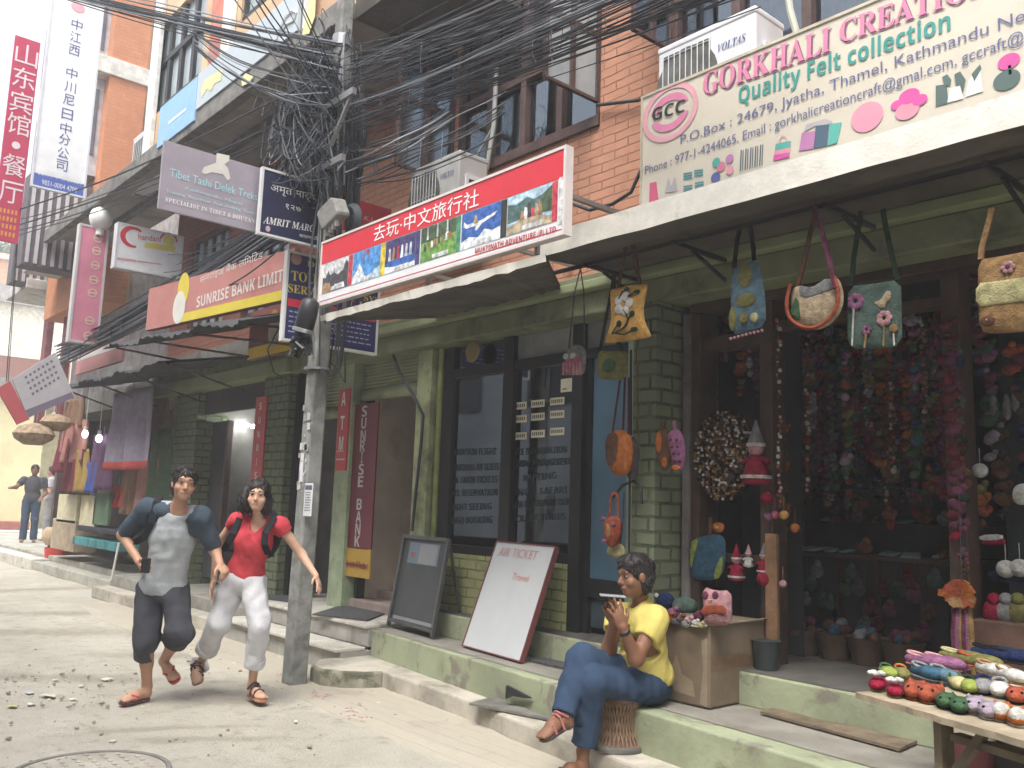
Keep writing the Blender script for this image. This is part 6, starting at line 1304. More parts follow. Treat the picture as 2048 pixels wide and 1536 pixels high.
GL = [(1557, 640, 1015, 'bead', 4.93, 'string of pale wooden beads along the brown shop post', .013, 'ball'), (1580, 690, 900, 'earth', 5.2, 'rust and tan felt string under the sling bag left side', .028, 'animal'), (1612, 655, 985, 'bead', 5.0, 'string of white and red beads below the sling bag', .014, 'ball'), (1600, 700, 1000, 'dark', 5.5, 'dark felt string behind the white and red beads', .025, 'flower'), (1636, 670, 940, 'red', 5.2, 'crimson felt string between the sling bag and the button flower bag', .026, 'flower'), (1660, 650, 1010, 'flower', 5.4, 'string of mauve and white flowers left of the button flower bag', .026, 'flower'),
      (1690, 700, 960, 'mixed', 5.0, 'bright mixed felt string under the button flower bag, leftmost', .024, 'animal'), (1712, 700, 905, 'red', 5.3, 'deep red flower string under the button flower bag', .026, 'flower'), (1733, 700, 890, 'flower', 5.1, 'white and mauve flower string under the middle of the button flower bag', .026, 'flower'), (1757, 700, 930, 'earth', 5.3, 'orange and brown animal string beneath the moth', .03, 'animal'), (1779, 700, 960, 'bead', 4.98, 'pale bead string hanging by the right corner of the button flower bag', .016, 'ball'), (1800, 620, 900, 'red', 5.2, 'crimson string right of the button flower bag', .026, 'flower'),
      (1822, 600, 960, 'mixed', 5.0, 'many coloured felt string in the right half of the doorway', .026, 'animal'), (1843, 620, 860, 'bead', 5.1, 'white bead string right of the many coloured one', .015, 'ball'), (1860, 640, 950, 'dark', 5.3, 'dusky flower string near the right shop post', .03, 'flower'), (1880, 600, 1000, 'red', 5.0, 'long red felt string against the right shop post', .03, 'flower'), (1897, 650, 1080, 'red', 4.95, 'plum red string on the right shop post itself', .028, 'animal'), (1912, 700, 1150, 'dark', 4.96, 'dark shaggy string at the right shop post lower down', .03, 'flower'),
      (1650, 880, 1010, 'mixed', 5.6, 'low mixed string deep in the doorway left', .022, 'animal'), (1720, 880, 1000, 'dark', 5.6, 'low dark string deep in the doorway middle', .025, 'flower'), (1740, 640, 800, 'mixed', 5.6, 'coloured string half behind the button flower bag', .025, 'flower'), (1770, 900, 1010, 'bead', 5.5, 'short bead string low in the doorway', .014, 'ball'), (1568, 860, 1060, 'earth', 5.05, 'brown and rust felt string low by the brown post', .022, 'animal'), (1500, 680, 760, 'bead', 4.98, 'two pale bulbs of beads under the blue oval bag', .024, 'ball'), (1625, 720, 860, 'flower', 5.05, 'lime and teal flower string below the crescent bag foot', .024, 'flower'), (1705, 720, 850, 'dark', 5.05, 'navy and brown string below the button flowers', .024, 'animal'), (1810, 760, 940, 'earth', 5.15, 'rust string between the pale bead strings', .024, 'animal'), (1868, 700, 820, 'flower', 5.05, 'pale flower string next to the long red one', .026, 'flower')]
for (px, y0, y1, pal, Y, lb, sz, kd) in GL: garland(px, y0, y1, pal, Y if 'post' in lb and Y < 5 else Y+.35, lb, sz*.95, 1.35, kd)
PL_ = ['red', 'dark', 'flower', 'earth', 'mixed', 'dark']; LB_ = {'red': 'dusky red felt string deep in the shop doorway', 'dark': 'dark felt string deep in the shop doorway', 'flower': 'grey and mauve flower string deep in the shop doorway', 'earth': 'brown felt string deep in the shop doorway', 'mixed': 'dull mixed felt string deep in the shop doorway'}
for i in range(24):
    pal = PL_[i % 6]; garland(1570+13.6*i+rg.uniform(-5, 5), 630+rg.uniform(-20, 60), 960+rg.uniform(-60, 110), pal, 6.0+.25*(i % 3), LB_[pal], .032, 1.35, ('flower', 'animal', 'ball')[i % 3], 'strings deep in the felt shop')
# stepped counter inside with packets of goods
zc = U(1700, 1108, 5.95).z
SC_ = thing('shop_counter', 'dark stepped display counter inside the felt shop', 'counter', (-2.6, 6.3, .574)); x0, x1 = U(1562, 1108, 5.95).x, U(1893, 1108, 5.95).x
b = MB(); b.box(x0, x1, 5.95, 7.2, .576, zc-.03).box(x0, x1, 6.3, 7.2, zc, zc+.22).box(x0, x1, 6.65, 7.2, zc+.22, zc+.46)
b.build('base', M('counter_dark', (.022, .018, .017), .7, var=.3), SC_, bevel=.006); b = MB(); b.box(x0-.01, x1, 5.90, 6.32, zc-.029, zc-.001); b.build('counter_top', M('counter_edge', (.06, .035, .025), .7), SC_, bevel=.006)
b = MB()
for k in range(4): xx = x0+(x1-x0)*(.12+.25*k); b.box(xx-.012, xx+.012, 5.93, 5.949, .6, zc-.03)
b.build('front_rail', m_wood2, SC_)
rg = random.Random(9); pk = [P('packet_teal', (.28, .40, .38), .2), P('packet_grey', (.55, .60, .58), .2), F['orange'], F['lime'], F['crimson'], F['white'], F['mauve'], F['navy']]
LBL = ['teal glossy packet lying on the dim felt shop counter', 'pale grey packet lying on the dim felt shop counter', 'orange felt trinket on the dim felt shop counter', 'lime felt trinket on the dim felt shop counter', 'red felt trinket on the dim felt shop counter', 'white felt trinket on the dim felt shop counter', 'mauve felt trinket on the dim felt shop counter', 'navy felt trinket on the dim felt shop counter']
for tier, (yy, zz) in enumerate(((6.1, zc), (6.45, zc+.22), (6.8, zc+.46))):
    x = x0+.05
    while x < x1-.08:
        k = rg.choices(range(8), (5, 5, 1, 1, 1, 2, 1, 1))[0]; wd = rg.uniform(.05, .13); b = MB(); t = rg.uniform(-.5, .5)
        if k < 2: puffy(b, Plane((x+wd/2, yy+rg.uniform(-.1, .1), zz+.012), (math.cos(t), math.sin(t), 0), (-math.sin(t), math.cos(t), .15)), [(-wd*.5, -wd*.8), (wd*.5, -wd*.8), (wd*.5, wd*.8), (-wd*.5, wd*.8)], .015)
        else: b.ball((x+wd/2, yy, zz+wd*.4), wd*.5, wd*.4, wd*.4, 10, 6).ball((x+wd/2+.02, yy-.02, zz+wd*.8), wd*.28, wd*.28, wd*.28, 8, 5)
        b.build('packet' if k < 2 else 'felt_trinket', pk[k], None, LBL[k], 'packet' if k < 2 else 'trinket', 'goods on the felt shop counter', smooth=2); x += wd+rg.uniform(.005, .05)
rgq = random.Random(91)
for i in range(26):
    x = x0+.06+(x1-x0-.12)*i/25; z = zc-.08-rgq.choice((0, .1, .22, .34)); mt = rgq.choice(('plum', 'dusk', 'navy', 'brown', 'green', 'maroon', 'teal', 'grey')); s = rgq.uniform(.035, .06); b = MB(); b.ball((x, 5.90, z-s), s, s*.8, s, 9, 6).ball((x+.012, 5.885, z+.0), s*.55, s*.5, s*.55, 8, 5).tube([(x, 5.91, z), (x, 5.91, zc-.03)], .002, 4)
    b.build('felt_charm', F[mt], None, {'grey': 'grey felt charm hung from the dark counter edge', 'teal': 'grey green felt charm hung from the dark counter edge', 'navy': 'navy felt charm hung from the dark counter edge', 'brown': 'brown felt charm hung from the dark counter edge', 'green': 'green felt charm hung from the dark counter edge', 'plum': 'plum felt charm hung from the dark counter edge', 'maroon': 'maroon felt charm hung from the dark counter edge', 'dusk': 'blackish felt charm hung from the dark counter edge'}[mt], 'charm', 'felt charms under the shop counter', smooth=2)
for i in range(5):
    x = x0+.15+(x1-x0-.3)*i/4; b = MB(); b.lathe((x, 5.62, .576), [(.09, 0), (.13, .16), (.135, .17), (.12, .165), (.0, .12)], 14); r = thing('goods_basket', ('leftmost', 'second left', 'middle', 'second right', 'rightmost')[i]+' dark basket of felt pieces on the shop floor', 'basket', (x, 5.62, .576), 'baskets on the shop floor'); b.build('basket', M('basket_dark', (.09, .06, .04), .9, bump=.6), r, smooth=True); b = MB()
    for k in range(9): b.mat(k % 4).ball((x+rgq.uniform(-.08, .08), 5.62+rgq.uniform(-.08, .08), .74+rgq.uniform(0, .06)), rgq.uniform(.03, .045), None, None, 8, 5)
    b.build('contents', [F['plum'], F['ocean'], F['brown'], F['grey']], r, smooth=2)
for px, y0_, y1_, pal in ((1952, 560, 760, 'dark'), (1975, 700, 930, 'flower'), (1998, 860, 1040, 'dark'), (2022, 690, 780, 'earth'), (2040, 720, 950, 'dark'), (1962, 980, 1060, 'earth'), (1425, 640, 760, 'dark'), (1452, 640, 720, 'red'), (1480, 660, 800, 'earth'), (1515, 640, 800, 'dark')): garland(px, y0_, y1_, pal, 5.3, {'dark': 'dark felt string in the dim side display', 'flower': 'grey flower string in the dim right display', 'earth': 'brown felt string in the dim side display', 'red': 'dull red string in the dim left display'}[pal], .03, 1.4, 'animal', 'strings in the side displays')
for (px, py, Y, wd) in ((1873, 578, 8.2, .22), (1893, 602, 8.0, .07)):
    c = U(px, py, Y); b = MB(); b.box(c.x-wd, c.x+wd, Y-.03, Y+.03, c.z-.05, c.z+.03); b.build('strip_light', emit('shop_lamp', (.82, .98, 1), 22), None, 'bright white lamp deep inside the felt shop, %s' % ('the longer one' if wd > .1 else 'the small lower one'), 'light', 'lamps inside the felt shop')
b = MB(); a = U(1825, 590, 8.7); b.box(a.x-.45, a.x+.6, 8.6, 8.65, a.z-.5, a.z+.2); b.build('glass_cabinet', P('cabinet_teal', (.22, .34, .34), .3), None, 'pale teal cabinet lit by the lamps at the back of the felt shop', 'cabinet')
# right bay: white and red knitted things, tassel doll
c = U(1925, 1195, 4.86); TD = thing('tassel_doll', 'orange tassel flower with long plum ribbons hung on the right shop post', 'tassel', (c.x, c.y, c.z-.35))
b = MB(); rg = random.Random(15)
for k in range(16): a = 6.28*k/16; b.mat(rg.choice((0, 0, 1, 2))).bar(c+V((0, -.02, 0)), c+V((.10*math.cos(a)*rg.uniform(.7, 1.1), -.04, .05+.07*math.sin(a)-.03)), .035, .012, up=(0, 1, 0))
b.build('petals', [F['orange'], F['rust'], F['tan']], TD)
b = MB()
for k in range(6): b.mat(k % 3).tube([c+V((-.03+.012*k, 0, -.02)), c+V((-.045+.017*k, -.01, -.18)), c+V((-.05+.018*k, 0, -.36-.02*(k % 2)))], [.014, .018, .012], 6)
b.build('ribbons', [F['plum'], F['mauve'], F['tan']], TD, smooth=True); b = MB(); b.tube([c, c+V((0, 0, .55))], .003, 4); b.build('cord', F['dusk'], TD)
ball_thing(1960, 941, .042, F['white'], 'round white felt ball in the right display', 5.1, grp='white felt pieces in the right display'); ball_thing(2012, 1138, .05, F['white'], 'white felt ball beside its twin low in the right display', 5.15, grp='white felt pieces in the right display'); ball_thing(2040, 1136, .05, F['white'], 'white felt ball at the photo edge low in the right display', 5.15, grp='white felt pieces in the right display')
bag('white felt cap hung at the right edge of the display', 5.1, [(2025, 970), (2060, 965), (2062, 1010), (2026, 1010)], [], F['white'], F['white'], name='felt_bonnet', cat='cap', group=None)
bag('red knitted cap with white brim in the right display', 5.15, [(1962, 1082), (1970, 1072), (2008, 1072), (2014, 1090), (1960, 1092)], [], F['crimson'], F['crimson'], [('brim', [('p', [(1962, 1070), (2010, 1068), (2010, 1080), (1962, 1082)])], F['white'])], name='felt_bonnet', cat='cap', group=None)
for px, py, h in ((1988, 815, 26), (2014, 822, 34), (2030, 805, 20)): bag('white tufted felt rabbit ears in the dark right display, %s' % {1988: 'left', 2014: 'middle and longest', 2030: 'right'}[px], 5.3, [(px-7, py-h), (px+4, py-h), (px+10, py+8), (px+2, py+22), (px-9, py+10)], [], F['grey'], F['grey'], name='felt_ears', cat='toy', group='felt rabbit ears')
bag('blue felt pouch under the white balls', 5.2, [(1975, 1138), (2050, 1150), (2050, 1170), (1975, 1160)], [], F['navy'], F['navy'], group=None)
for i, (px, mt, nm) in enumerate(((1988, 'crimson', 'dark red'), (2012, 'grey', 'grey'), (2036, 'olive', 'olive'))):
    c = U(px, 1225, 5.1); b = MB(); b.ball((c.x, 5.1, c.z), .06, .05, .07, 10, 7).ball((c.x+.01, 5.08, c.z+.07), .035, .03, .035, 9, 6); b.build('felt_animal', F[mt], None, nm+' felt animal sitting on the brown counter at the right', 'toy', 'felt animals on the brown counter', smooth=2)
# ---------------- cardboard box, cushion and trinkets ----------------
m_card = M('cardboard', (.165, .125, .085), .9, var=.12, sc=3, bump=.25, bsc=20, dirt=(.16, .115, .075), dt=(.5, .66), dsc=3); m_torn = M('card_torn', (.25, .20, .14), .95, dirt=(.25, .19, .13), dsc=6)
BX = thing('cardboard_box', 'big battered cardboard box standing behind the seated man', 'box', (-3.43, 4.68, .382)); bx0, bx1, by0, by1, bz = -3.70, -3.19, 4.39, 4.97, .855
b = MB(); b.box(bx0, bx1, by0, by1, .382, bz); b.build('carton', m_card, BX, bevel=.012)
b = MB(); pl = XZ(0, by0, 0); rg = random.Random(21)
for pts in (((bx1-.42, .46), (bx1-.10, .43), (bx1-.12, .52), (bx1-.2, .55), (bx1-.24, .66), (bx1-.3, .52), (bx1-.36, .70), (bx1-.40, .78), (bx1-.44, .6)), ((bx1-.07, .40), (bx1-.015, .39), (bx1-.015, .78), (bx1-.06, .76), (bx1-.045, .6))): pl.poly(b, list(pts), .002)
b.build('torn_patch', m_torn, BX)
b = MB(); b.add([(bx1+.002, by0+.01, .60), (bx1+.002, by1-.01, .60), (bx1+.002, by1-.01, .67), (bx1+.002, by0+.01, .67)], [(0, 1, 2, 3)]); b.build('tape', M('parcel_tape', (.17, .11, .065), .4), BX)
b = MB(); rgj = random.Random(4)
def flap(p0, p1, out, drop, n=9):
    p0, p1 = V(p0), V(p1); vs = []
    for i in range(n+1): q = p0+(p1-p0)*i/n; vs += [q, q+V(out)*rgj.uniform(.6, 1.15)+V((0, 0, drop*rgj.uniform(.3, 1.2)))]
    b.add(vs, [(2*i, 2*i+2, 2*i+3, 2*i+1) for i in range(n)])
flap((bx0, by0+.002, bz+.004), (bx1, by0+.002, bz+.004), (0, -.045, 0), -.02); flap((bx1-.002, by0, bz+.006), (bx1-.002, by1, bz+.006), (.03, 0, 0), .008)
b.build('top_flap', m_torn, BX, solid=.005)
c = G(1434, 1252, bz+.004); OC = thing('owl_cushion', 'pink felt owl cushion standing on the cardboard box', 'cushion', c); pl = XZ(0, c.y+.02, 0); q = [pl.uv(*p) for p in ((1407, 1172), (1432, 1182), (1461, 1180), (1463, 1215), (1461, 1250), (1435, 1252), (1413, 1251), (1409, 1212))]
b = MB(); puffy(b, pl, smooth_poly(q, 1), .045); b.build('body', F['palepink'], OC, smooth=2)
b = MB(); 
for px in (1419, 1439): e = pl.uv(px, 1190); puffy(b, pl, [(e[0]+.022*math.cos(6.28*i/12), e[1]+.024*math.sin(6.28*i/12)) for i in range(12)], .008, .04)
b.build('eye', F['plum'], OC, smooth=2)
b = MB(); puffy(b, pl, smooth_poly([pl.uv(*p) for p in ((1411, 1212), (1436, 1206), (1461, 1212), (1460, 1232), (1436, 1226), (1412, 1234))], 1), .012, .038); b.build('wing', F['rust'], OC, smooth=2)
b = MB(); e = pl.uv(1430, 1201); puffy(b, pl, [(e[0]-.012, e[1]+.01), (e[0]+.012, e[1]+.01), (e[0], e[1]-.016)], .008, .045); b.build('beak', F['yellow'], OC)
rg = random.Random(19)
for px, py, mt, nm, s in ((1347, 1228, 'mauve', 'mauve', .035), (1362, 1240, 'brown', 'brown', .03), (1378, 1243, 'palepink', 'pale pink', .028), (1392, 1246, 'white', 'white', .022), (1402, 1250, 'straw', 'straw yellow', .020), (1352, 1246, 'dusk', 'dark', .028), (1398, 1236, 'plum', 'plum', .034), (1338, 1236, 'rust', 'rust', .03), (1372, 1250, 'grey', 'grey', .026)):
    c = G(px, py+6, bz+.004); b = MB(); b.ball((c.x, c.y, bz+.004+s*.8), s*1.2, s, s*.8, 10, 6).ball((c.x+s*.8, c.y-s*.3, bz+.004+s*1.5), s*.55, s*.5, s*.5, 8, 5); b.build('felt_trinket', F[mt], None, nm+' felt trinket heaped on the cardboard box', 'trinket', 'felt trinkets on the cardboard box', smooth=2)
c = U(1370, 1222, 4.8); b = MB(); b.ball((c.x, 4.8, bz+.04), .085, .085, .06, 16, 8); b.build('felt_hat', F['teal'], None, 'round green grey felt hat on the box behind the trinkets', 'hat', smooth=2)
bag('dark navy felt doll bag between the box and the grey post', 4.78, [(1318, 1192), (1330, 1182), (1342, 1190), (1350, 1212), (1335, 1220), (1316, 1210)], [], F['navy'], F['navy'], [('tuft', [('e', 1322, 1190, 4, 5)], F['white'])], group=None, th=.05)
b = MB(); p0, p1 = U(1548, 1165, 4.97), U(1546, 1342, 4.97); b.box(p0.x-.045, p0.x+.035, 4.94, 4.975, .576, p0.z+.3); b.build('plank', M('plank_brown', (.17, .095, .05), .7, var=.3, sc=10), None, 'upright brown plank at the foot of the shop post', 'plank', bevel=.004)
b = MB(); c = U(1540, 1320, 4.9); b.lathe((c.x, 4.86, .576), [(.07, 0), (.085, .16), (.09, .17), (.08, .165)], 14); b.build('dark_bin', P('bin_grey', (.03, .037, .037), .6), None, 'small dark grey bin standing at the plank foot', 'bin', smooth=True)
# ---------------- wicker stool ----------------
sc = V((-3.575, 4.04, .142)); ST = thing('wicker_stool', 'woven cane stool with dark rim under the seated man', 'stool', sc); m_cane = M('cane', (.20, .125, .075), .7, var=.3, sc=30, bump=.5, bsc=90)
prof = [(.148, .03), (.130, .06), (.105, .11), (.095, .16), (.102, .21), (.12, .25), (.125, .27)]
b = MB(); b.lathe(sc, [(r_*.95, h_) for r_, h_ in prof], 24); b.build('core', M('cane_dark', (.10, .06, .04), .8), ST, smooth=True)
b = MB()
for k in range(34):
    for s in (1, -1): a0 = 6.283*k/34; b.tube([sc+V((r_*1.01*math.cos(a0+s*h_*1.6), r_*1.01*math.sin(a0+s*h_*1.6), h_)) for r_, h_ in prof], .0045, 4, cap=False)
b.build('cane_weave', m_cane, ST, smooth=2)
b = MB(); b.lathe(sc, [(.13, 0), (.158, .0), (.162, .02), (.15, .035), (.13, .036)], 28); b.build('rim', M('tyre_rim', (.085, .08, .075), .8, dirt=(.16, .15, .13)), ST, smooth=True)
b = MB(); b.lathe(sc, [(.11, .27), (.132, .27), (.132, .29), (.10, .305), (.0, .307)], 24); b.build('seat', M('stool_seat', (.12, .07, .05), .8), ST, smooth=True)
# ---------------- slipper table ----------------
TZ = .85; A_ = G(1712, 1384, TZ); B_ = G(2048, 1480, TZ); ex = (B_-A_).normalized(); ey = V((-ex.y, ex.x, 0)); TL = .98; TD_ = 1.2
TB = thing('display_table', 'rough pale plank table covered with felt slippers', 'table', (A_+B_)/2-V((0, 0, TZ)))
b = MB(); m_plank = M('plank_pale', (.35, .29, .205), .85, var=.25, sc=5, bump=.4, dirt=(.25, .2, .14), dsc=5)
rgp = random.Random(3); nn = 24; e0 = [A_+ex*TL*i/nn-ey*rgp.uniform(0, .012) for i in range(nn+1)]
b.prism([p-V((0, 0, .022)) for p in e0]+[A_+ex*TL+ey*TD_-V((0, 0, .022)), A_+ey*TD_-V((0, 0, .022))], (0, 0, .022)); b.build('table_top', m_plank, TB)
for u_, v_ in ((.33, .08), (.33, 1.05), (.9, .08), (.9, 1.05)):
    q = A_+ex*u_+ey*v_; zz = 0.0 if q.y < 4.0 else .38
    b = MB(); b.bar(q-V((0, 0, .025)), V((q.x, q.y, zz)), .06, .035, up=ex); b.build('leg', M('leg_wood', (.16, .13, .085), .8, var=.3), TB, bevel=.004)
b = MB(); b.bar(A_+ex*.33+ey*.08-V((0, 0, .25)), A_+ex*.5+ey*.08-V((0, 0, .03)), .03, .025); b.bar(A_+ex*.36+ey*.1-V((0, 0, .08)), A_+ex*.88+ey*.1-V((0, 0, .08)), .05, .025); b.build('brace', M('leg_wood', (.16, .13, .085)), TB)
F_LIT = {n_: felt('slip_'+n_, tuple(x/.6 for x in c_), .5) for n_, c_ in FC.items()}  # lighter copies of the felts: open daylight put into the colour
def slipper(px, py, main, trim, label, ang=0, L=.20, deco=None, z=TZ, roundness=1.0):
    c = G(px, py+5, z); r = thing('felt_slipper', label, 'slipper', (c.x, c.y, z), 'felt slippers on the table')
    f_ = V((math.cos(ang), math.sin(ang), 0)); s_ = V((-f_.y, f_.x, 0)); A3 = (f_, s_, V((0, 0, 1)))
    sd_ = SDF(c+V((-L*.75, -L*.75, -.03)), c+V((L*.75, L*.75, L*.7)), L/22); k = L*.06; q = lambda u, v, w: c+f_*(L*u)+s_*(L*v)+V((0, 0, L*w))
    sd_.ell(q(.20, 0, .15), (L*.33, L*.19*roundness, L*.135), A3, k); sd_.ell(q(-.18, 0, .13), (L*.34, L*.17, L*.13), A3, k*2); sd_.cap(q(-.28, 0, .2), q(-.30, 0, .34), L*.13, L*.12, k)
    sd_.ell(q(-.22, 0, .40), (L*.28, L*.125, L*.28), A3, k*.5, 's'); sd_.clip(q(0, 0, .005), (0, 0, -1))
    b = MB(); sd_.mesh(b); b.build('upper', F_LIT[main], r, smooth=2)
    b = MB(); b.ball(q(-.02, 0, .03), L*.5, L*.2, L*.035, 14, 5, Matrix((f_, s_, (0, 0, 1))).transposed()); b.build('sole', F_LIT[trim], r, smooth=2)
    b = MB()
    if deco == 'pom': b.ball(q(.38, 0, .2), L*.15, L*.15, L*.14, 10, 7)
    elif deco == 'flower':
        for j in range(5): a = 6.28*j/5; b.ball(q(.25+.13*math.cos(a), .13*math.sin(a), .40), L*.085, L*.085, L*.05, 8, 5)
    elif deco == 'face': b.ball(q(.42, .08, .23), L*.028, L*.028, L*.028, 8, 5).ball(q(.42, -.08, .23), L*.028, L*.028, L*.028, 8, 5).ball(q(.46, 0, .16), L*.05, L*.05, L*.04, 8, 5)
    else: b.tube([q(-.22+.22*math.cos(t), .12*math.sin(t), .235-.03*math.cos(t)) for t in [6.28*i/14 for i in range(15)]], L*.032, 6)
    b.build('trim', F_LIT[deco and {'pom': 'white', 'flower': 'white', 'face': 'black'}[deco] or trim], r, smooth=2)
a0 = rad(-70)
for d_ in ((1757, 1374, 'crimson', 'lime', 'leftmost crimson slipper with white flower at the table corner', a0, .17, 'flower'), (1790, 1386, 'crimson', 'lime', 'crimson slipper with white flower next to the big rust pair', a0+.1, .16, 'flower'), (1832, 1389, 'rust', 'orange', 'big rust slipper with lion face, left one', a0, .22, 'face'), (1864, 1396, 'rust', 'orange', 'big rust slipper with lion face, right one beside the green pair', a0-.1, .22, 'face'), (1893, 1408, 'green', 'dkgreen', 'green frog slipper next to the rust pair', a0, .18, 'face'), (1921, 1417, 'green', 'dkgreen', 'green frog slipper next to the lilac pair', a0, .18, 'face'), (1950, 1418, 'lilac', 'white', 'lilac slipper with pale ears, left one', a0, .19, 'face'), (1979, 1428, 'lilac', 'white', 'lilac slipper with pale ears, next to the orange pair', a0, .19, 'face'), (2004, 1432, 'orange', 'white', 'orange slipper with white toe ball, left one', a0, .19, 'pom'), (2036, 1442, 'orange', 'white', 'orange slipper with white toe ball at the photo edge', a0, .19, 'pom'),
           (1776, 1350, 'lime', 'green', 'lime slipper in the second row at the far left', a0+.3, .17, None), (1803, 1352, 'olive', 'orange', 'olive slipper with orange rim in the second row', a0+.2, .17, None), (1853, 1352, 'ocean', 'grey', 'dark blue slipper behind the rust pair, left one', a0+.6, .2, None), (1888, 1358, 'blue', 'grey', 'grey blue slipper behind the rust pair, right one', a0+.5, .2, None), (1916, 1372, 'straw', 'green', 'straw slipper with green stripes behind the frog pair', a0+.2, .18, None), (1938, 1378, 'lime', 'dkgreen', 'dark trimmed lime slipper behind the lilac pair', a0+.1, .18, None), (1968, 1380, 'grey', 'navy', 'grey slipper with navy sole in the second row', a0, .2, None), (2000, 1386, 'white', 'grey', 'off white slipper in the second row near the edge', a0, .2, None), (2034, 1398, 'rust', 'black', 'rust slipper in the second row at the photo edge', a0, .2, 'face'),
           (1853, 1329, 'mauve', 'palepink', 'mauve pink slipper in the back row, left one', a0+1.0, .21, None), (1888, 1333, 'mauve', 'palepink', 'mauve pink slipper in the back row, right one', a0+.9, .21, None), (1925, 1322, 'olive', 'straw', 'olive slipper in the back row', a0+1.1, .22, None), (1958, 1330, 'olive', 'rust', 'olive slipper with rust rim in the back row', a0+1.0, .22, None), (1994, 1316, 'navy', 'black', 'navy slipper in the back row, left one', a0+1.2, .24, None), (2030, 1322, 'navy', 'black', 'navy slipper in the back row at the photo edge', a0+1.1, .24, None), (1985, 1346, 'white', 'tan', 'cream slipper in front of the navy pair, left one', a0+.6, .2, None), (2022, 1358, 'white', 'tan', 'cream slipper in front of the navy pair, right one', a0+.5, .2, None)):
    slipper(*d_)
c = G(1932, 1560, .38); b = MB(); b.lathe((c.x, c.y, .38), [(.10, 0), (.125, .19)], 22).mat(1).lathe((c.x, c.y, .38), [(.126, .191), (.134, .255), (.128, .256), (.11, .2)], 22).mat(2).lathe((c.x, c.y-.001, .38), [(.104, .0), (.111, .05)], 22)
b.build('paint_bucket', [P('bucket_maroon', (.13, .04, .04), .5), P('bucket_cream', (.46, .42, .33), .5), P('bucket_yellow', (.5, .38, .06), .5)], None, 'maroon paint bucket with cream rim under the slipper table', 'bucket', smooth=True)
c = G(1795, 1545, .0); b = MB(); zz = .30; c = G(1790, 1537, zz); b.lathe((c.x, c.y, 0), [(.09, 0), (.125, .24), (.132, .30), (.126, .302), (.11, .24), (.0, .2)], 24); b.build('plant_pot', P('pot_grey', (.30, .29, .24), .7), None, 'grey pot whose rim shows below the slipper table', 'pot', smooth=True)
c = G(2030, 1560, .38); b = MB(); b.box(c.x-.16, c.x+.25, c.y-.1, c.y+.2, .382, .66); b.build('dark_crate', M('crate_dark', (.03, .032, .03), .8), None, 'black crate in the shade under the slipper table', 'crate', bevel=.02)
# ---------------- clothes shop further along ----------------
CL = {n: cloth(n, c) for n, c in dict(maroon=(.16, .035, .05), purple=(.13, .07, .13), blue=(.05, .09, .30), lilac=(.26, .23, .29), beige=(.42, .35, .25), brown=(.20, .12, .08), red=(.36, .06, .05), teal=(.05, .22, .22), mustard=(.30, .20, .06), rose=(.36, .17, .15), cream=(.55, .50, .34), dark=(.04, .04, .05), green=(.10, .16, .10)).items()}
def garment(x0, x1, y0, y1, Y, mt, label, sleeves=False, hem=None, name='hung_garment', flare=.12):
    a, c = U(x0, y0, Y), U(x1, y1, Y); zt, zb2 = a.z, U((x0+x1)/2, y1, Y).z; xa, xb = a.x, c.x; r = thing(name, label, 'garment', ((xa+xb)/2, Y, zb2), 'clothes hung along the shop front'); ph = random.uniform(0, 6); wd = xb-xa
    def f(u, v): w_ = 1+flare*v; x = (xa+xb)/2+(u-.5)*wd*w_; return V((x, Y+.05*math.sin(u*14+ph)*(.3+v)+.02*math.sin(u*31+v*3), zt+(zb2-zt)*v))
    b = MB(); b.grid(f, 24, 10); b.build('cloth', mt, r, solid=.008, smooth=2)
    if sleeves:
        for s in (0, 1): p = f(s, .05); d_ = (1 if s else -1); b = MB(); b.tube([p, p+V((d_*.1, 0, -.2)), p+V((d_*.13, -.01, -.5))], [.06, .055, .05], 8); b.build('sleeve', mt, r, smooth=True)
    if hem: b = MB(); b.grid(lambda u, v: f(u, .9+.1*v)+V((0, -.012, -.01)), 24, 2); b.build('hem', hem, r, solid=.008, smooth=2)
    b = MB(); b.tube([f(.5, 0), f(.5, 0)+V((0, 0, .12))], .006, 5); b.build('hook', m_steel, r)
garment(228, 295, 788, 938, 4.45, CL['lilac'], 'large lilac and grey shawl with red hem hung in the clothes shop', hem=CL['red'], name='hung_shawl')
for d_ in ((136, 165, 845, 925, 'rose', 'short rose coloured top at the left end of the clothes shop', True), (118, 134, 880, 945, 'maroon', 'narrow maroon garment nearest the two standing men', False), (128, 152, 920, 985, 'maroon', 'dark red garment below the rose top', False), (150, 170, 900, 985, 'mustard', 'mustard garment between the dark red and the blue one', False), (172, 192, 925, 985, 'blue', 'bright blue garment hung in the clothes shop', False), (190, 216, 870, 980, 'purple', 'purple dress right of the blue garment', False), (226, 248, 970, 1015, 'red', 'bright red cloth below the lilac shawl', False), (250, 272, 930, 1030, 'brown', 'brown garment right of the red cloth', False), (280, 310, 920, 1040, 'rose', 'rose brown blanket by the glowing bulb', False), (302, 330, 860, 1010, 'green', 'green garment beside the beige pilaster', False), (140, 160, 800, 850, 'brown', 'small brown top under the dark awning', True), (310, 328, 790, 860, 'brown', 'brown cloth high beside the beige pilaster', False)): garment(*d_[:4], 4.6 if d_[0] < 200 else 4.85, CL[d_[4]], d_[5], d_[6])
def slab_thing(x0, x1, y0, y1, Y, d, mt, name, label, cat):
    a, c = U(x0, y0, Y), U(x1, y1, Y); b = MB(); b.box(a.x, c.x, Y, Y+d, c.z, a.z); return b.build(name, mt, None, label, cat, bevel=.01)
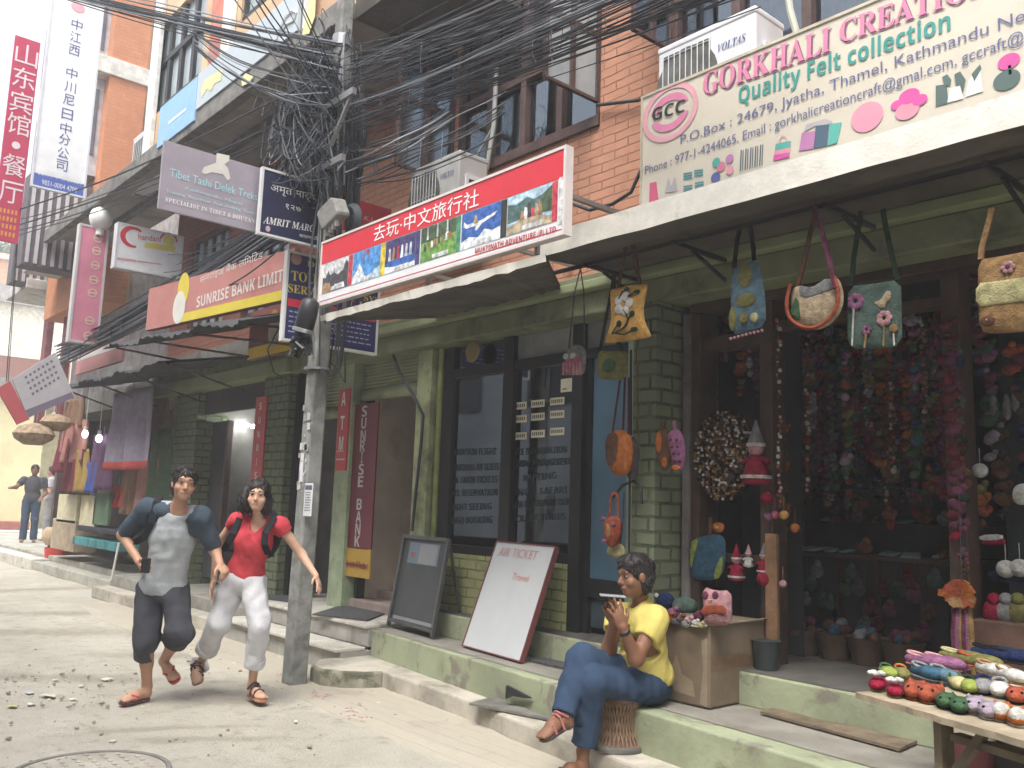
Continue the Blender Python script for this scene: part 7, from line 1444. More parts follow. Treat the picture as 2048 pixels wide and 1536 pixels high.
slab_thing(118, 150, 988, 1048, 4.75, .06, CL['cream'], 'cloth_panel', 'cream cloth panel below the dark red garment', 'cloth'); slab_thing(163, 186, 990, 1058, 4.75, .06, CL['cream'], 'cloth_panel', 'narrow cream cloth panel under the blue garment', 'cloth'); slab_thing(190, 213, 985, 1052, 4.75, .06, CL['green'], 'cloth_panel', 'grey green cloth panel under the purple dress', 'cloth')
slab_thing(146, 232, 1072, 1104, 4.65, .35, M('crate_teal', (.04, .20, .21), .7, var=.35, sc=10, streak=True, dirt=(.02, .08, .09)), 'teal_box', 'teal striped cloth covered bench in the clothes shop', 'bench'); slab_thing(155, 232, 1050, 1071, 4.7, .4, CL['dark'], 'dark_shelf', 'dark shelf above the teal bench', 'shelf')
slab_thing(106, 145, 1036, 1105, 4.75, .4, M('carton_far', (.36, .29, .20), .9, dirt=(.26, .2, .14)), 'carton', 'tall tan carton behind the tan sack', 'box')
c = G(108, 1136, .0); SK = thing('sack', 'plump tan sack standing on a red tub by the lane', 'sack', (c.x, c.y, .42)); b = MB(); b.lathe((c.x, c.y, .42), [(.02, .01), (.2, .03), (.28, .16), (.27, .3), (.2, .38), (.15, .36)], 16); b.build('cloth', M('sacking', (.40, .30, .20), .95, bump=.5), SK, smooth=True)
c2 = V((c.x, c.y, .0)); b = MB(); b.lathe(c2, [(.16, 0), (.2, .30), (.21, .4), (.19, .4), (.17, .3), (.0, .28)], 18); b.build('red_tub', P('tub_red', (.48, .045, .04), .5), None, 'red plastic tub under the tan sack', 'tub', smooth=True)
rg = random.Random(50)
for px, py, s, lb in ((68, 868, .34, 'larger wicker lampshade hung under the tilted board'), (112, 845, .27, 'smaller wicker lampshade hung beside the larger one')):
    c = XP(px, py, -17.0); r = thing('wicker_lampshade', lb, 'lampshade', c-V((0, 0, s*.6)), 'wicker lampshades'); b = MB(); b.lathe(c-V((0, 0, s*.55)), [(s*.45, 0), (s*.9, s*.3), (s, s*.55), (s*.75, s*.9), (s*.2, s*1.1)], 16); b.build('shade', M('wicker', (.27, .20, .13), .9, var=.4, sc=14, bump=.6), r, smooth=True); b = MB(); b.tube([c+V((0, 0, s*.5)), c+V((0, 0, 1.2))], .012, 5); b.build('cord', m_cab, r)
m_bulb = emit('bulb_lamp', (1, .92, .75), 10); m_bulbw = emit('bulb_white', (.95, 1, 1), 3)
for px, py, Y, mt, lb in ((320, 925, 5.1, emit('bulb_warm', (1, .72, .35), 16), 'glowing warm bulb beside the green garment'), (170, 868, 4.5, m_bulbw, 'white energy saving bulb left of the pair under the awning'), (198, 877, 4.5, m_bulbw, 'white energy saving bulb on the grey wire under the awning'), (107, 838, 4.6, m_bulbw, 'white bulb near the smaller lampshade')):
    c = U(px, py, Y); r = thing('light_bulb', lb, 'bulb', c, 'bulbs of the clothes shop'); b = MB(); b.ball(c, .05, .05, .07, 12, 8); b.build('globe', mt, r, smooth=2); b = MB(); b.tube([c+V((0, 0, .06)), c+V((0, 0, .13))], .03, 8).tube([c+V((0, 0, .1)), c+V((.01, 0, .9))], .006, 5); b.build('holder', W_, r)
b = MB(); a, c = U(238, 1085, 4.4), U(223, 1160, 4.35); b.tube([a, c], .018, 6); b.build('pale_pole', P('pole_pale', (.55, .53, .5)), None, 'thin pale pole leaning beside the teal bench', 'pole', smooth=True)
c = G(262, 1150, .05); b = MB(); rg = random.Random(6)
for k in range(7): b.mat(k % 2).ball((c.x+rg.uniform(-.3, .4), c.y+rg.uniform(-.1, .2), .2+rg.uniform(0, .25)), .22, .18, .15, 9, 6)
b.build('bundle', [M('bundle_olive', (.22, .21, .09), .9, bump=.6), M('bundle_dark', (.08, .075, .05), .9)], None, 'lumpy olive bundle on the pavement behind the running man', 'bundle', smooth=2)
# ---------------- people ----------------
def _cut(s, p, n, R):
    p = np.array(p, float); n = np.array(n, float); n /= np.linalg.norm(n); sl_, q = s.sub(p-R, p+R)
    if sl_ is None: return s
    e = np.maximum(-((q-p)@n), np.linalg.norm(q-p, axis=-1)-R); s.put(sl_, e, .004, 's'); return s
SDF.cut = _cut
def skin_mat(name, c): return M(name, c, .55, var=.08, sc=14, bump=.12, bsc=60, spec=.35)
def ortho(f, u): u = V(u).normalized(); f = V(f); f = (f-u*f.dot(u)).normalized(); return f, u, u.cross(f)   # forward, up, left
def head_sdf(s, c, f, u, k=1.0):
    f, u, l = ortho(f, u); A3 = (l, f, u); c = V(c)
    s.ell(c+u*.022*k-f*.008*k, (.073*k, .093*k, .098*k), A3, .02); s.ell(c-u*.052*k+f*.026*k, (.054*k, .062*k, .058*k), A3, .035)
    s.ell(c-u*.092*k+f*.062*k, (.022*k, .02*k, .018*k), A3, .03)
    s.cap(c+f*.086*k+u*.012*k, c+f*.106*k-u*.026*k, .008*k, .013*k, .012); s.ell(c+f*.094*k-u*.032*k, (.018*k, .012*k, .009*k), A3, .008)
    s.cap(c+f*.080*k+u*.030*k+l*.045*k, c+f*.086*k+u*.032*k+l*.012*k, .010*k, .010*k, .02); s.cap(c+f*.080*k+u*.030*k-l*.045*k, c+f*.086*k+u*.032*k-l*.012*k, .010*k, .010*k, .02)
    for g_ in (-1, 1):
        s.ell(c+l*g_*.032*k+f*.092*k+u*.010*k, (.016*k, .012*k, .010*k), A3, .008, 's'); s.ell(c+l*g_*.032*k+f*.079*k+u*.010*k, (.014*k, .012*k, .010*k), A3, .004)
        s.ell(c+l*g_*.076*k-f*.008*k-u*.008*k, (.010*k, .020*k, .031*k), A3, .010); s.ell(c+l*g_*.045*k+f*.055*k-u*.03*k, (.022*k, .022*k, .022*k), A3, .02)
    s.ell(c+f*.086*k-u*.060*k, (.026*k, .011*k, .009*k), A3, .008)
def face_paint(b, start, c, f, u, k=1.0, brow=True):
    f, u, l = ortho(f, u); c = V(c)
    for i in range(start, len(b.f)):
        q = sum((V(b.v[j]) for j in b.f[i]), V((0, 0, 0)))/len(b.f[i])-c; x, y, z = q.dot(l)/k, q.dot(f)/k, q.dot(u)/k
        if y < .05: continue
        ex = abs(x)-.032
        if abs(ex) < .013 and abs(z-.010) < .0062: b.mi[i] = 2 if abs(ex) < .006 else 1
        elif brow and .012 < abs(x) < .05 and abs(z-.036-.0*ex) < .0055: b.mi[i] = 4
        elif abs(x) < .024 and abs(z+.060) < .0075 and y > .075: b.mi[i] = 3
def hand_sdf(s, w, d, n, th, curl=.5, k=1.0, spread=.12):
    w = V(w); d = V(d).normalized(); n = V(n); n = (n-d*n.dot(d)).normalized(); th = V(th); th = (th-d*th.dot(d)-n*th.dot(n)).normalized()
    s.ell(w+d*.045*k, (.052*k, .040*k, .016*k), (d, th, n), .012)
    for i, L in enumerate((.074, .082, .076, .060)):
        b_ = w+d*(.084-.006*abs(i-1))*k+th*(.030-.0195*i)*k; c0 = curl*(.8+.12*i); dd = (d+th*spread*(1.2-.8*i))
        d1 = (dd*math.cos(c0)+n*math.sin(c0)).normalized(); d2 = (dd*math.cos(c0*2.1)+n*math.sin(c0*2.1)).normalized()
        m1 = b_+d1*L*.5*k; s.cap(b_, m1, .0098*k, .0090*k, .005); s.cap(m1, m1+d2*L*.46*k, .0090*k, .0075*k, .004)
    t0 = w+d*.022*k+th*.030*k; t1 = t0+(d*.55+th*.75+n*.25).normalized()*.042*k; s.cap(t0, t1, .0135*k, .011*k, .01); s.cap(t1, t1+(d*.85+th*.25+n*.35).normalized()*.032*k, .011*k, .009*k, .005)
m_eyew = P('eye_white', (.36, .30, .26), .4); m_dark = P('hair_black', (.012, .010, .010), .5)
m_hair = M('hair', (.016, .012, .012), .5, var=.4, sc=30, bump=.6, bsc=90)
def bbox(pts, m_): a = np.array([list(p) for p in pts]); return a.min(0)-m_, a.max(0)+m_
def new(pts, m_=.2, res=.0085): lo, hi = bbox(pts, m_); return SDF(lo, hi, res)
def foot(s, heel, toe, u, k=1.0):
    heel, toe = V(heel), V(toe); d = (toe-heel).normalized(); u = V(u); u = (u-d*u.dot(d)).normalized(); l = u.cross(d)
    s.cap(heel+u*.03, heel+d*.10*k+u*.035, .034*k, .034*k, .02); s.cap(heel+d*.10*k+u*.032, toe-d*.03*k+u*.018, .034*k, .024*k, .03); s.ell((heel+toe)/2+d*.045*k+u*.02, (.075*k, .044*k, .02), (d, l, u), .02)
    for i in range(5): b_ = toe-d*(.03+.007*i)*k+l*(.034-.0175*i)*k+u*.014; s.cap(b_, b_+d*(.034-.003*i)*k, .0105 if i else .014, .009, .006)
def sandal(parent, heel, toe, u, m_sole, m_str, kind='thong', m_side=None):
    heel, toe = V(heel), V(toe); d = (toe-heel).normalized(); u = V(u); u = (u-d*u.dot(d)).normalized(); l = u.cross(d); L = (toe-heel).length+.03; o = heel-d*.02
    prof = [(0, .022), (.04, .034), (.3, .031), (.55, .038), (.78, .047), (.93, .038), (1.0, .018)]
    pts = [o+d*L*t+l*w_ for t, w_ in prof]+[o+d*L*t-l*w_ for t, w_ in prof[::-1]]
    b = MB(); b.prism([p-u*.016 for p in pts], u*.02); b.build('sole', m_sole, parent, bevel=.004)
    b = MB(); c = o+d*L*.82+u*.012
    if kind == 'thong':
        for g_ in (-1, 1): b.tube([c, o+d*L*.68+l*g_*.028+u*.045, o+d*L*.48+l*g_*.044+u*.022], .009, 6)
        b.tube([c-u*.01, c+u*.015], .008, 6)
    else:
        b.tube([c, o+d*L*.62+u*.055, o+d*L*.42+u*.075], .008, 6)
        for t, h in ((.62, .05), (.36, .07)): b.tube([o+d*L*t+l*.045, o+d*L*t+l*.032+u*h, o+d*L*t+u*(h+.012), o+d*L*t-l*.032+u*h, o+d*L*t-l*.045], .008, 6)
        b.tube([o+d*L*.14+l*.038+u*.05+l*.0, o+d*.0*L+u*.07, o+d*L*.14-l*.038+u*.05, o+d*L*.30-l*.03+u*.085, o+d*L*.32+u*.095, o+d*L*.30+l*.03+u*.085, o+d*L*.14+l*.038+u*.05], .007, 6)
    b.build('strap', m_str, parent, smooth=True)
def body(root, s, c, f, u, mat_, k=1.0, lips=(.34, .17, .13)):
    b = MB(); s.mesh(b); face_paint(b, 0, c, f, u, k); return b.build('body', [mat_, m_eyew, m_dark, P('lips_%d' % int(lips[0]*100), lips), P('brow', (.05, .03, .022), .8)], root, smooth=2)
def sdf_part(root, s, name, mt, **kw): b = MB(); s.mesh(b); return b.build(name, mt, root, smooth=2, **kw)
CAMDIR = V((-FW.x, -FW.y, 0)).normalized(); RH = V((RT.x, RT.y, 0)).normalized(); Z = V((0, 0, 1))
# ---- running man ----
def J(**k): return {n: D(*v) for n, v in k.items()}
j = J(pel=(326, 1176, 6.54), che=(346, 1075, 6.50), nb=(353, 1022, 6.47), hd=(368, 968, 6.40), ls=(402, 1032, 6.45), rs=(298, 1016, 6.52), le=(430, 1100, 6.52), lw=(440, 1128, 6.38), re=(246, 1070, 6.60), rw=(280, 1126, 6.40),
      lh=(349, 1180, 6.54), rh=(303, 1180, 6.54), rk=(291, 1280, 6.44), ra=(294, 1372, 6.52), lk=(360, 1264, 6.42), la=(327, 1322, 6.80))
RM = thing('person', 'running man in grey shirt with navy sleeves, dark knee shorts and red flip flops', 'person', G(290, 1402)); m_sk1 = skin_mat('skin_man', (.45, .255, .17))
f1 = (CAMDIR+RH*.55-Z*.15).normalized(); u1 = (Z+RH*.10).normalized(); fb = (CAMDIR+RH*.25).normalized(); spine = (j['nb']-j['pel']).normalized(); fb, spine, lat = ortho(fb, spine)
allp = list(j.values())
rheel, rtoe = G(303, 1398, .02), G(280, 1410, .02); rheel = j['ra']+V((0, 0, -.085)); gz = max(und(rheel.x, rheel.y)-.012, 0)+.018; rheel.z = gz; rtoe = rheel+(CAMDIR-RH*.55).normalized()*.21
ltoe = D(352, 1362, 6.62); lheel = D(330, 1328, 6.78); 
s = new(allp+[rtoe, ltoe, j['hd']+Z*.16])
s.ell(j['che'], (.145, .095, .17), (lat, fb, spine), .05); s.ell((j['che']+j['pel'])/2, (.125, .09, .16), (lat, fb, spine), .05); s.ell(j['pel'], (.145, .105, .11), (lat, fb, spine), .05); s.cap(j['ls'], j['rs'], .055, .055, .05)
s.cap(j['nb']-spine*.03, j['hd']-u1*.05, .052, .047, .03); s.path([j['ls'], j['le'], j['lw']], [.050, .040, .026], .03); s.path([j['rs'], j['re'], j['rw']], [.050, .040, .026], .03)
s.path([j['lh'], j['lk'], j['la']], [.085, .055, .034], .04); s.path([j['rh'], j['rk'], j['ra']], [.085, .055, .034], .04)
for k_, a_ in (('lk', 'la'), ('rk', 'ra')): d_ = j[a_]-j[k_]; s.cap(j[k_]+d_*.15-fb*.012, j[k_]+d_*.5-fb*.016, .05, .046, .03)
s.cap(j['ra'], rheel+Z*.03, .036, .034, .02); foot(s, rheel, rtoe, Z); lu = ((j['la']-(lheel+ltoe)/2)).normalized(); s.cap(j['la'], lheel, .034, .032, .02); foot(s, lheel, ltoe, CAMDIR*.9+Z*.4+RH*.1)
hand_sdf(s, j['rw'], D(262, 1140, 6.36)-j['rw'] if 0 else V(D(285, 1146, 6.30)-j['rw']), RH, CAMDIR+Z*.3, 1.0); hand_sdf(s, j['lw'], D(452, 1146, 6.34)-j['lw'], -Z-CAMDIR*.2, -RH*.2+CAMDIR, 1.0)
head_sdf(s, j['hd'], f1, u1); body(RM, s, j['hd'], f1, u1, m_sk1)
def hair_cap(root, c, f, u, k=1.0, amp=.004, extra=None, low=.0, mt=None):
    f, u, l = ortho(f, u); c = V(c); h = SDF(c-V((.2, .2, .22)), c+V((.2, .2, .2)), .007); A3 = (l, f, u)
    h.ell(c+u*.036*k-f*.012*k, (.083*k, .102*k, .098*k), A3, .02); h.ell(c-f*.04*k-u*.02*k, (.078*k, .066*k, .085*k), A3, .02)
    if extra: extra(h, c, f, u, l)
    h.ell(c+f*.088*k-u*.052*k, (.080*k, .082*k, .115*k), A3, .012, 's'); h.wrinkle(amp, 70, 3); h.clip(c-u*(.10+low)*k, -u); o = sdf_part(root, h, 'hair', mt or m_hair)
    rg_ = random.Random(5); b = MB(); me = o.data; off = WL[o.name]; n_ = len(me.polygons)
    for _ in range(170):                                  # loose locks break the outline
        p_ = me.polygons[rg_.randrange(n_)]; q = V(p_.center)+off; nn = V(p_.normal); tg = (-u+l*rg_.uniform(-.7, .7)+f*rg_.uniform(-.3, .5)); tg = (tg-nn*tg.dot(nn)*.8).normalized(); L = rg_.uniform(.018, .036)
        if (q-c).dot(f) > .06*k and (q-c).dot(u) < .05*k: continue
        b.tube([q-tg*L*.3-nn*.004, q+tg*L*.3+nn*.006, q+tg*L+nn*rg_.uniform(-.002, .010)], [.0045, .004, .001], 4)
    b.build('hair_locks', mt or m_hair, root, smooth=2); return o
hair_cap(RM, j['hd'], f1, u1)
m_shirt1 = cloth('shirt_grey', (.36, .385, .40)); m_slv = cloth('sleeve_navy', (.055, .075, .10)); m_short = cloth('shorts_navy', (.055, .056, .066))
h = new([j['nb'], j['pel'], j['ls'], j['rs']], .3); h.ell(j['che'], (.165, .118, .19), (lat, fb, spine), .06); h.ell((j['che']+j['pel'])/2, (.153, .115, .17), (lat, fb, spine), .06); h.ell(j['pel']+spine*.02, (.172, .128, .13), (lat, fb, spine), .06); h.cap(j['ls']-lat*.02, j['rs']+lat*.02, .066, .066, .05); h.cap(j['nb']-spine*.05, j['nb'], .075, .06, .03)
h.ell(j['nb']+spine*.045+fb*.045, (.082, .085, .062), (lat, fb, spine), .01, 's'); h.wrinkle(.006, 22, 1); h.wrinkle(.003, 55, 21); h.clip(j['pel']-spine*.02, -spine+lat*.06); sdf_part(RM, h, 'shirt', m_shirt1)
for sh, el, wr, g_ in (('ls', 'le', 'lw', 1), ('rs', 're', 'rw', -1)):
    end = j[sh].lerp(j[el], .93); h = new([j['nb'], j[sh], j[el]], .15, .0075); h.path([j['nb']+lat*g_*.075-spine*.02, j[sh]-spine*.004, end], [.058, .073, .060], .03); h.cap(j[sh]-spine*.01, j[sh]-spine*.11+lat*g_*-.02, .074, .05, .03); h.wrinkle(.004, 28, 4+g_); h.wrinkle(.002, 60, 27); h.cut(end, (j[el]-j[sh]), .2); sdf_part(RM, h, 'sleeve', m_slv)
h = new([j['pel'], j['lk'], j['rk']], .28); h.ell(j['pel']-spine*.02, (.166, .122, .12), (lat, fb, spine), .05)
rend = j['rk'].lerp(j['ra'], .38); lend = j['lk'].lerp(j['la'], .30); h.path([j['rh'], j['rk'], j['rk'].lerp(j['ra'], .5)], [.108, .088, .084], .03); h.path([j['lh'], j['lk'], j['lk'].lerp(j['la'], .45)], [.108, .092, .088], .03); h.wrinkle(.006, 24, 9); h.wrinkle(.0032, 60, 22); h.cut(rend, j['ra']-j['rk'], .2); h.cut(lend, j['la']-j['lk'], .2); h.clip(j['pel']+spine*.06, spine); sdf_part(RM, h, 'shorts', m_short)
m_rub = P('flip_red', (.42, .05, .07), .6); m_rubd = P('flip_dark', (.10, .03, .035), .7)
sandal(RM, rheel, rtoe, Z, m_rubd, m_rub); sandal(RM, lheel, ltoe, CAMDIR*.9+Z*.4+RH*.1, m_rub, m_rub)
ph_c = D(291, 1130, 6.30); b = MB(); b.bar(ph_c-V((0, 0, .055)), ph_c+V((0.01, 0, .05)), .03, .06, up=RH); b.build('phone', m_blk, None, 'small black phone in the right hand of the running man', 'phone', bevel=.006)
def backpack(root_name, label, back_c, fb, spine, lat, straps, w_=.13, h_=.2):
    r = thing(root_name, label, 'backpack', back_c-spine*h_, 'backpacks of the running couple'); h = SDF(np.array(back_c)-.36, np.array(back_c)+.36, .011); h.ell(back_c, (w_*1.1, .085, h_*1.1), (lat, fb, spine), .03); h.wrinkle(.004, 20, 2); sdf_part(r, h, 'pack', m_pack)
    for st_ in straps:
        b = MB(); n = len(st_)
        for i in range(n-1): b.tube([st_[i], st_[i+1]], .0, 4) if 0 else b.bar(st_[i], st_[i+1]+(st_[i+1]-st_[i]).normalized()*.006, .05, .012, up=fb)
        b.build('strap', m_pack, r, bevel=.003)
m_pack = cloth('pack_black', (.018, .02, .026))
rsx = j['rs']+lat*.055
backpack('backpack', 'black backpack worn by the running man', j['che']-fb*.20, fb, spine, lat, [[rsx-fb*.09+spine*.01, rsx+spine*.085-fb*.03, rsx+spine*.075+fb*.075, rsx-spine*.06+fb*.145, rsx-spine*.17+fb*.15-lat*.03, rsx-spine*.25+fb*.06-lat*.10, rsx-spine*.27-fb*.06-lat*.07]])
# ---- running woman ----
j = J(pel=(488, 1156, 6.66), che=(508, 1082, 6.62), nb=(519, 1040, 6.60), hd=(516, 992, 6.54), ls=(560, 1050, 6.58), rs=(472, 1042, 6.66), le=(604, 1110, 6.62), lw=(632, 1152, 6.50), re=(434, 1092, 6.74), rw=(427, 1164, 6.60),
      lh=(508, 1165, 6.64), rh=(468, 1163, 6.68), rk=(438, 1246, 6.60), ra=(401, 1326, 6.92), lk=(520, 1250, 6.52), la=(504, 1368, 6.62))
RW = thing('person', 'running woman in red shirt and rolled white trousers with bob of black hair', 'person', G(505, 1404)); m_sk2 = skin_mat('skin_woman', (.52, .32, .225))
f1 = (CAMDIR+RH*.12-Z*.12).normalized(); u1 = (Z+RH*.03).normalized(); spine = (j['nb']-j['pel']).normalized(); fb, spine, lat = ortho(CAMDIR-RH*.1, spine)
lheel = j['la']+V((0, 0, -.08)); lheel.z = .045; ltoe = lheel+(CAMDIR+RH*.9).normalized()*.195; ltoe.z = .04; rheel = D(398, 1338, 6.88); rtoe = D(394, 1366, 6.74); ru = (CAMDIR*.7+Z*.7-RH*.2)
s = new(list(j.values())+[ltoe, rtoe, j['hd']+Z*.16])
s.ell(j['che'], (.122, .085, .14), (lat, fb, spine), .05); s.ell((j['che']+j['pel'])/2, (.105, .08, .13), (lat, fb, spine), .05); s.ell(j['pel'], (.135, .10, .10), (lat, fb, spine), .05); s.cap(j['ls'], j['rs'], .043, .043, .05)
s.cap(j['nb']-spine*.03, j['hd']-u1*.05, .043, .040, .03); s.path([j['ls'], j['le'], j['lw']], [.042, .033, .022], .03); s.path([j['rs'], j['re'], j['rw']], [.042, .033, .022], .03)
s.path([j['lh'], j['lk'], j['la']], [.08, .05, .030], .04); s.path([j['rh'], j['rk'], j['ra']], [.08, .05, .030], .04)
s.cap(j['la'], lheel+Z*.03, .032, .03, .02); foot(s, lheel, ltoe, Z, .92); s.cap(j['ra'], rheel, .030, .028, .02); foot(s, rheel, rtoe, ru, .9)
hand_sdf(s, j['lw'], D(646, 1192, 6.42)-j['lw'], -CAMDIR*.3-RH, -RH*.7+CAMDIR, .28, .92, .2); hand_sdf(s, j['rw'], D(417, 1204, 6.52)-j['rw'], RH, CAMDIR, .3, .92, .15)
head_sdf(s, j['hd'], f1, u1, .94); body(RW, s, j['hd'], f1, u1, m_sk2, .94, (.42, .19, .16))
def bob(h, c, f, u, l):
    A3 = (l, f, u); h.ell(c-u*.055-f*.045, (.092, .075, .085), A3, .03); h.ell(c-RH*.085-u*.035-f*.02, (.05, .065, .10), A3, .03); h.ell(c+RH*.07-u*.06-f*.035, (.035, .05, .075), A3, .03); h.ell(c-RH*.115-u*.05-f*.05, (.03, .05, .07), A3, .03)
hair_cap(RW, j['hd'], f1, u1, .96, .006, bob, .05)
m_shirt2 = cloth('shirt_red', (.46, .05, .065)); m_wht = cloth('trouser_white', (.56, .56, .58), .06)
h = new([j['nb'], j['pel'], j['ls'], j['rs']], .26, .0075); h.ell(j['che'], (.142, .112, .15), (lat, fb, spine), .06)
for g_ in (-1, 1): h.ell(j['che']+lat*g_*.062+fb*.062-spine*.015, (.062, .05, .06), (lat, fb, spine), .05)
h.ell((j['che']+j['pel'])/2, (.128, .102, .14), (lat, fb, spine), .06); h.ell(j['pel']+spine*.05, (.142, .112, .10), (lat, fb, spine), .06); h.cap(j['ls'], j['rs'], .056, .056, .04)
for g_, sh, el in ((1, 'ls', 'le'), (-1, 'rs', 're')): e_ = j[sh].lerp(j[el], .26); h.cap(j[sh], j[sh].lerp(j[el], .4), .058, .054, .03); h.cut(e_, j[el]-j[sh], .13)
h.ell(j['nb']+spine*.05+fb*.075, (.07, .09, .13), (lat, fb, spine), .01, 's'); h.wrinkle(.004, 26, 5); h.wrinkle(.0022, 60, 23); h.clip(j['pel']+spine*.03, -spine-lat*.12); sdf_part(RW, h, 'shirt', m_shirt2)
h = new([j['pel'], j['lk'], j['rk'], j['la'], j['ra']], .25); h.ell(j['pel'], (.155, .118, .125), (lat, fb, spine), .05); h.path([j['rh'], j['rk'], j['ra']], [.105, .082, .075], .03); h.path([j['lh'], j['lk'], j['la']], [.105, .078, .070], .03)
lend, rend = j['lk'].lerp(j['la'], .68), j['rk'].lerp(j['ra'], .66); h.wrinkle(.006, 26, 12); h.wrinkle(.0032, 55, 24); h.cut(lend, j['la']-j['lk'], .22); h.cut(rend, j['ra']-j['rk'], .22); h.clip(j['pel']+spine*.075, spine); sdf_part(RW, h, 'trousers', m_wht)
for e_, a_, k_, r_ in ((lend, 'la', 'lk', .080), (rend, 'ra', 'rk', .086)):
    d_ = (j[a_]-j[k_]).normalized(); h = new([e_], .14, .007); h.cap(e_-d_*.035, e_+d_*.004, r_-.002, r_-.003, .005); h.cap(e_-d_*.2, e_+d_*.2, r_-.02, r_-.02, .004, 's'); h.cut(e_+d_*.004, d_, .13); h.cut(e_-d_*.06, -d_, .13); h.wrinkle(.002, 40, 2); sdf_part(RW, h, 'cuff', m_wht)
m_lea = P('sandal_tan', (.36, .17, .10), .6); m_leb = P('sandal_dark', (.06, .035, .03), .5)
sandal(RW, lheel, ltoe, Z, m_lea, m_leb, 'ankle'); sandal(RW, rheel, rtoe, ru, m_lea, m_leb, 'ankle')
st_ = []
for g_, q in ((1, j['ls']-lat*.045), (-1, j['rs']+lat*.045)): st_.append([q-fb*.08, q+spine*.052-fb*.02, q+spine*.045+fb*.055, q-spine*.05+fb*.118-lat*g_*.005, q-spine*.13+fb*.125+lat*g_*.012, q-spine*.21+fb*.08+lat*g_*.045, q-spine*.25-fb*.03+lat*g_*.03])
backpack('backpack', 'black backpack worn by the running woman', j['che']-fb*.19, fb, spine, lat, st_, .12, .19)
# ---- man seated on the stool ----
j = J(pel=(1292, 1362, 5.25), che=(1284, 1270, 5.25), nb=(1283, 1206, 5.26), hd=(1270, 1152, 5.20), ls=(1312, 1236, 5.14), rs=(1236, 1228, 5.36), le=(1272, 1318, 5.02), lw=(1245, 1254, 4.98), re=(1218, 1298, 5.20), rw=(1228, 1243, 5.12),
      lh=(1298, 1370, 5.17), rh=(1284, 1362, 5.33), lk=(1186, 1368, 4.99), la=(1166, 1502, 5.00), rk=(1162, 1318, 5.10), ra=(1125, 1432, 4.90))
SM = thing('person', 'man in yellow shirt and jeans sitting cross-legged holding a phone to his mouth', 'person', G(1160, 1530)); m_sk3 = skin_mat('skin_seated', (.20, .095, .055))
fw3 = (-RH*.85+CAMDIR*.45).normalized(); f1 = (-RH*.9+CAMDIR*.35-Z*.28).normalized(); u1 = (Z-RH*.12).normalized(); spine = (j['nb']-j['pel']).normalized(); fb, spine, lat = ortho(fw3, spine)
lheel = j['la']+V((0, 0, -.07)); lheel.z = .03; ltoe = lheel+(-RH*.75+CAMDIR*.65).normalized()*.22; ltoe.z = .025; rheel = D(1136, 1448, 4.90); rtoe = D(1084, 1478, 4.80)
s = new(list(j.values())+[ltoe, rtoe, j['hd']+Z*.16, D(1200, 1190, 5)], .2, .0075)
s.ell(j['che'], (.14, .10, .17), (lat, fb, spine), .05); s.ell((j['che']+j['pel'])/2-fb*.01, (.13, .10, .15), (lat, fb, spine), .05); s.ell(j['pel'], (.15, .12, .11), (lat, fb, spine), .05); s.cap(j['ls'], j['rs'], .052, .052, .05)
s.cap(j['nb']-spine*.03, j['hd']-u1*.05-V(f1)*.01, .050, .046, .03); s.path([j['ls'], j['le'], j['lw']], [.048, .042, .028], .03); s.path([j['rs'], j['re'], j['rw']], [.048, .042, .028], .03)
s.path([j['lh'], j['lk'], j['la']], [.085, .055, .034], .04); s.path([j['rh'], j['rk'], j['ra']], [.085, .055, .034], .04)
s.cap(j['la'], lheel+Z*.03, .036, .034, .02); foot(s, lheel, ltoe, Z); s.cap(j['ra'], rheel, .034, .034, .02); foot(s, rheel, rtoe, Z+RH*-.1)
pc = D(1225, 1190, 5.03)
hand_sdf(s, j['lw'], D(1222, 1190, 4.97)-j['lw'], -CAMDIR*.8-RH*.3, RH+Z*.1, .12, 1.0, .22); hand_sdf(s, j['rw'], D(1212, 1196, 5.10)-j['rw'], CAMDIR, -RH*.3+Z*.2+RH*1.2, .3, 1.0, .15)
head_sdf(s, j['hd'], f1, u1); body(SM, s, j['hd'], f1, u1, m_sk3, 1.0, (.2, .08, .07)); hair_cap(SM, j['hd'], f1, u1, 1.02, .005, lambda h, c, f, u, l: h.ell(c+u*.085+f*.015, (.07, .075, .045), (l, f, u), .03))
m_yel3 = cloth('shirt_yellow', (.54, .45, .13)); m_jean = M('denim', (.032, .055, .10), .9, var=.16, sc=3, bump=.5, bsc=120, spec=.2)
h = new([j['nb'], j['pel'], j['ls'], j['rs']], .28); h.ell(j['che'], (.163, .125, .185), (lat, fb, spine), .06); h.ell((j['che']+j['pel'])/2, (.155, .13, .16), (lat, fb, spine), .06); h.ell(j['pel']+spine*.04-fb*.02, (.165, .135, .11), (lat, fb, spine), .06); h.cap(j['ls'], j['rs'], .068, .066, .05); h.cap(j['nb']-spine*.04, j['nb'], .072, .058, .03)
for sh, el in (('ls', 'le'), ('rs', 're')): e_ = j[sh].lerp(j[el], .50); h.cap(j[sh], j[sh].lerp(j[el], .62), .070, .066, .03); h.cut(e_, j[el]-j[sh], .14)
h.ell(j['nb']+spine*.05+fb*.05, (.07, .08, .075), (lat, fb, spine), .01, 's'); h.wrinkle(.006, 22, 3); h.wrinkle(.0028, 60, 25); h.clip(j['pel']-spine*.02, -spine+fb*.5); sdf_part(SM, h, 'shirt', m_yel3)
b = MB(); q = j['che']+fb*.128+lat*.055+spine*.02; b.add([q, q+lat*.03-spine*.05, q-lat*.005-spine*.03, q-lat*.012-spine*.05], [(0, 1, 2, 3)]); b.build('chest_mark', m_blk, SM, solid=.004)
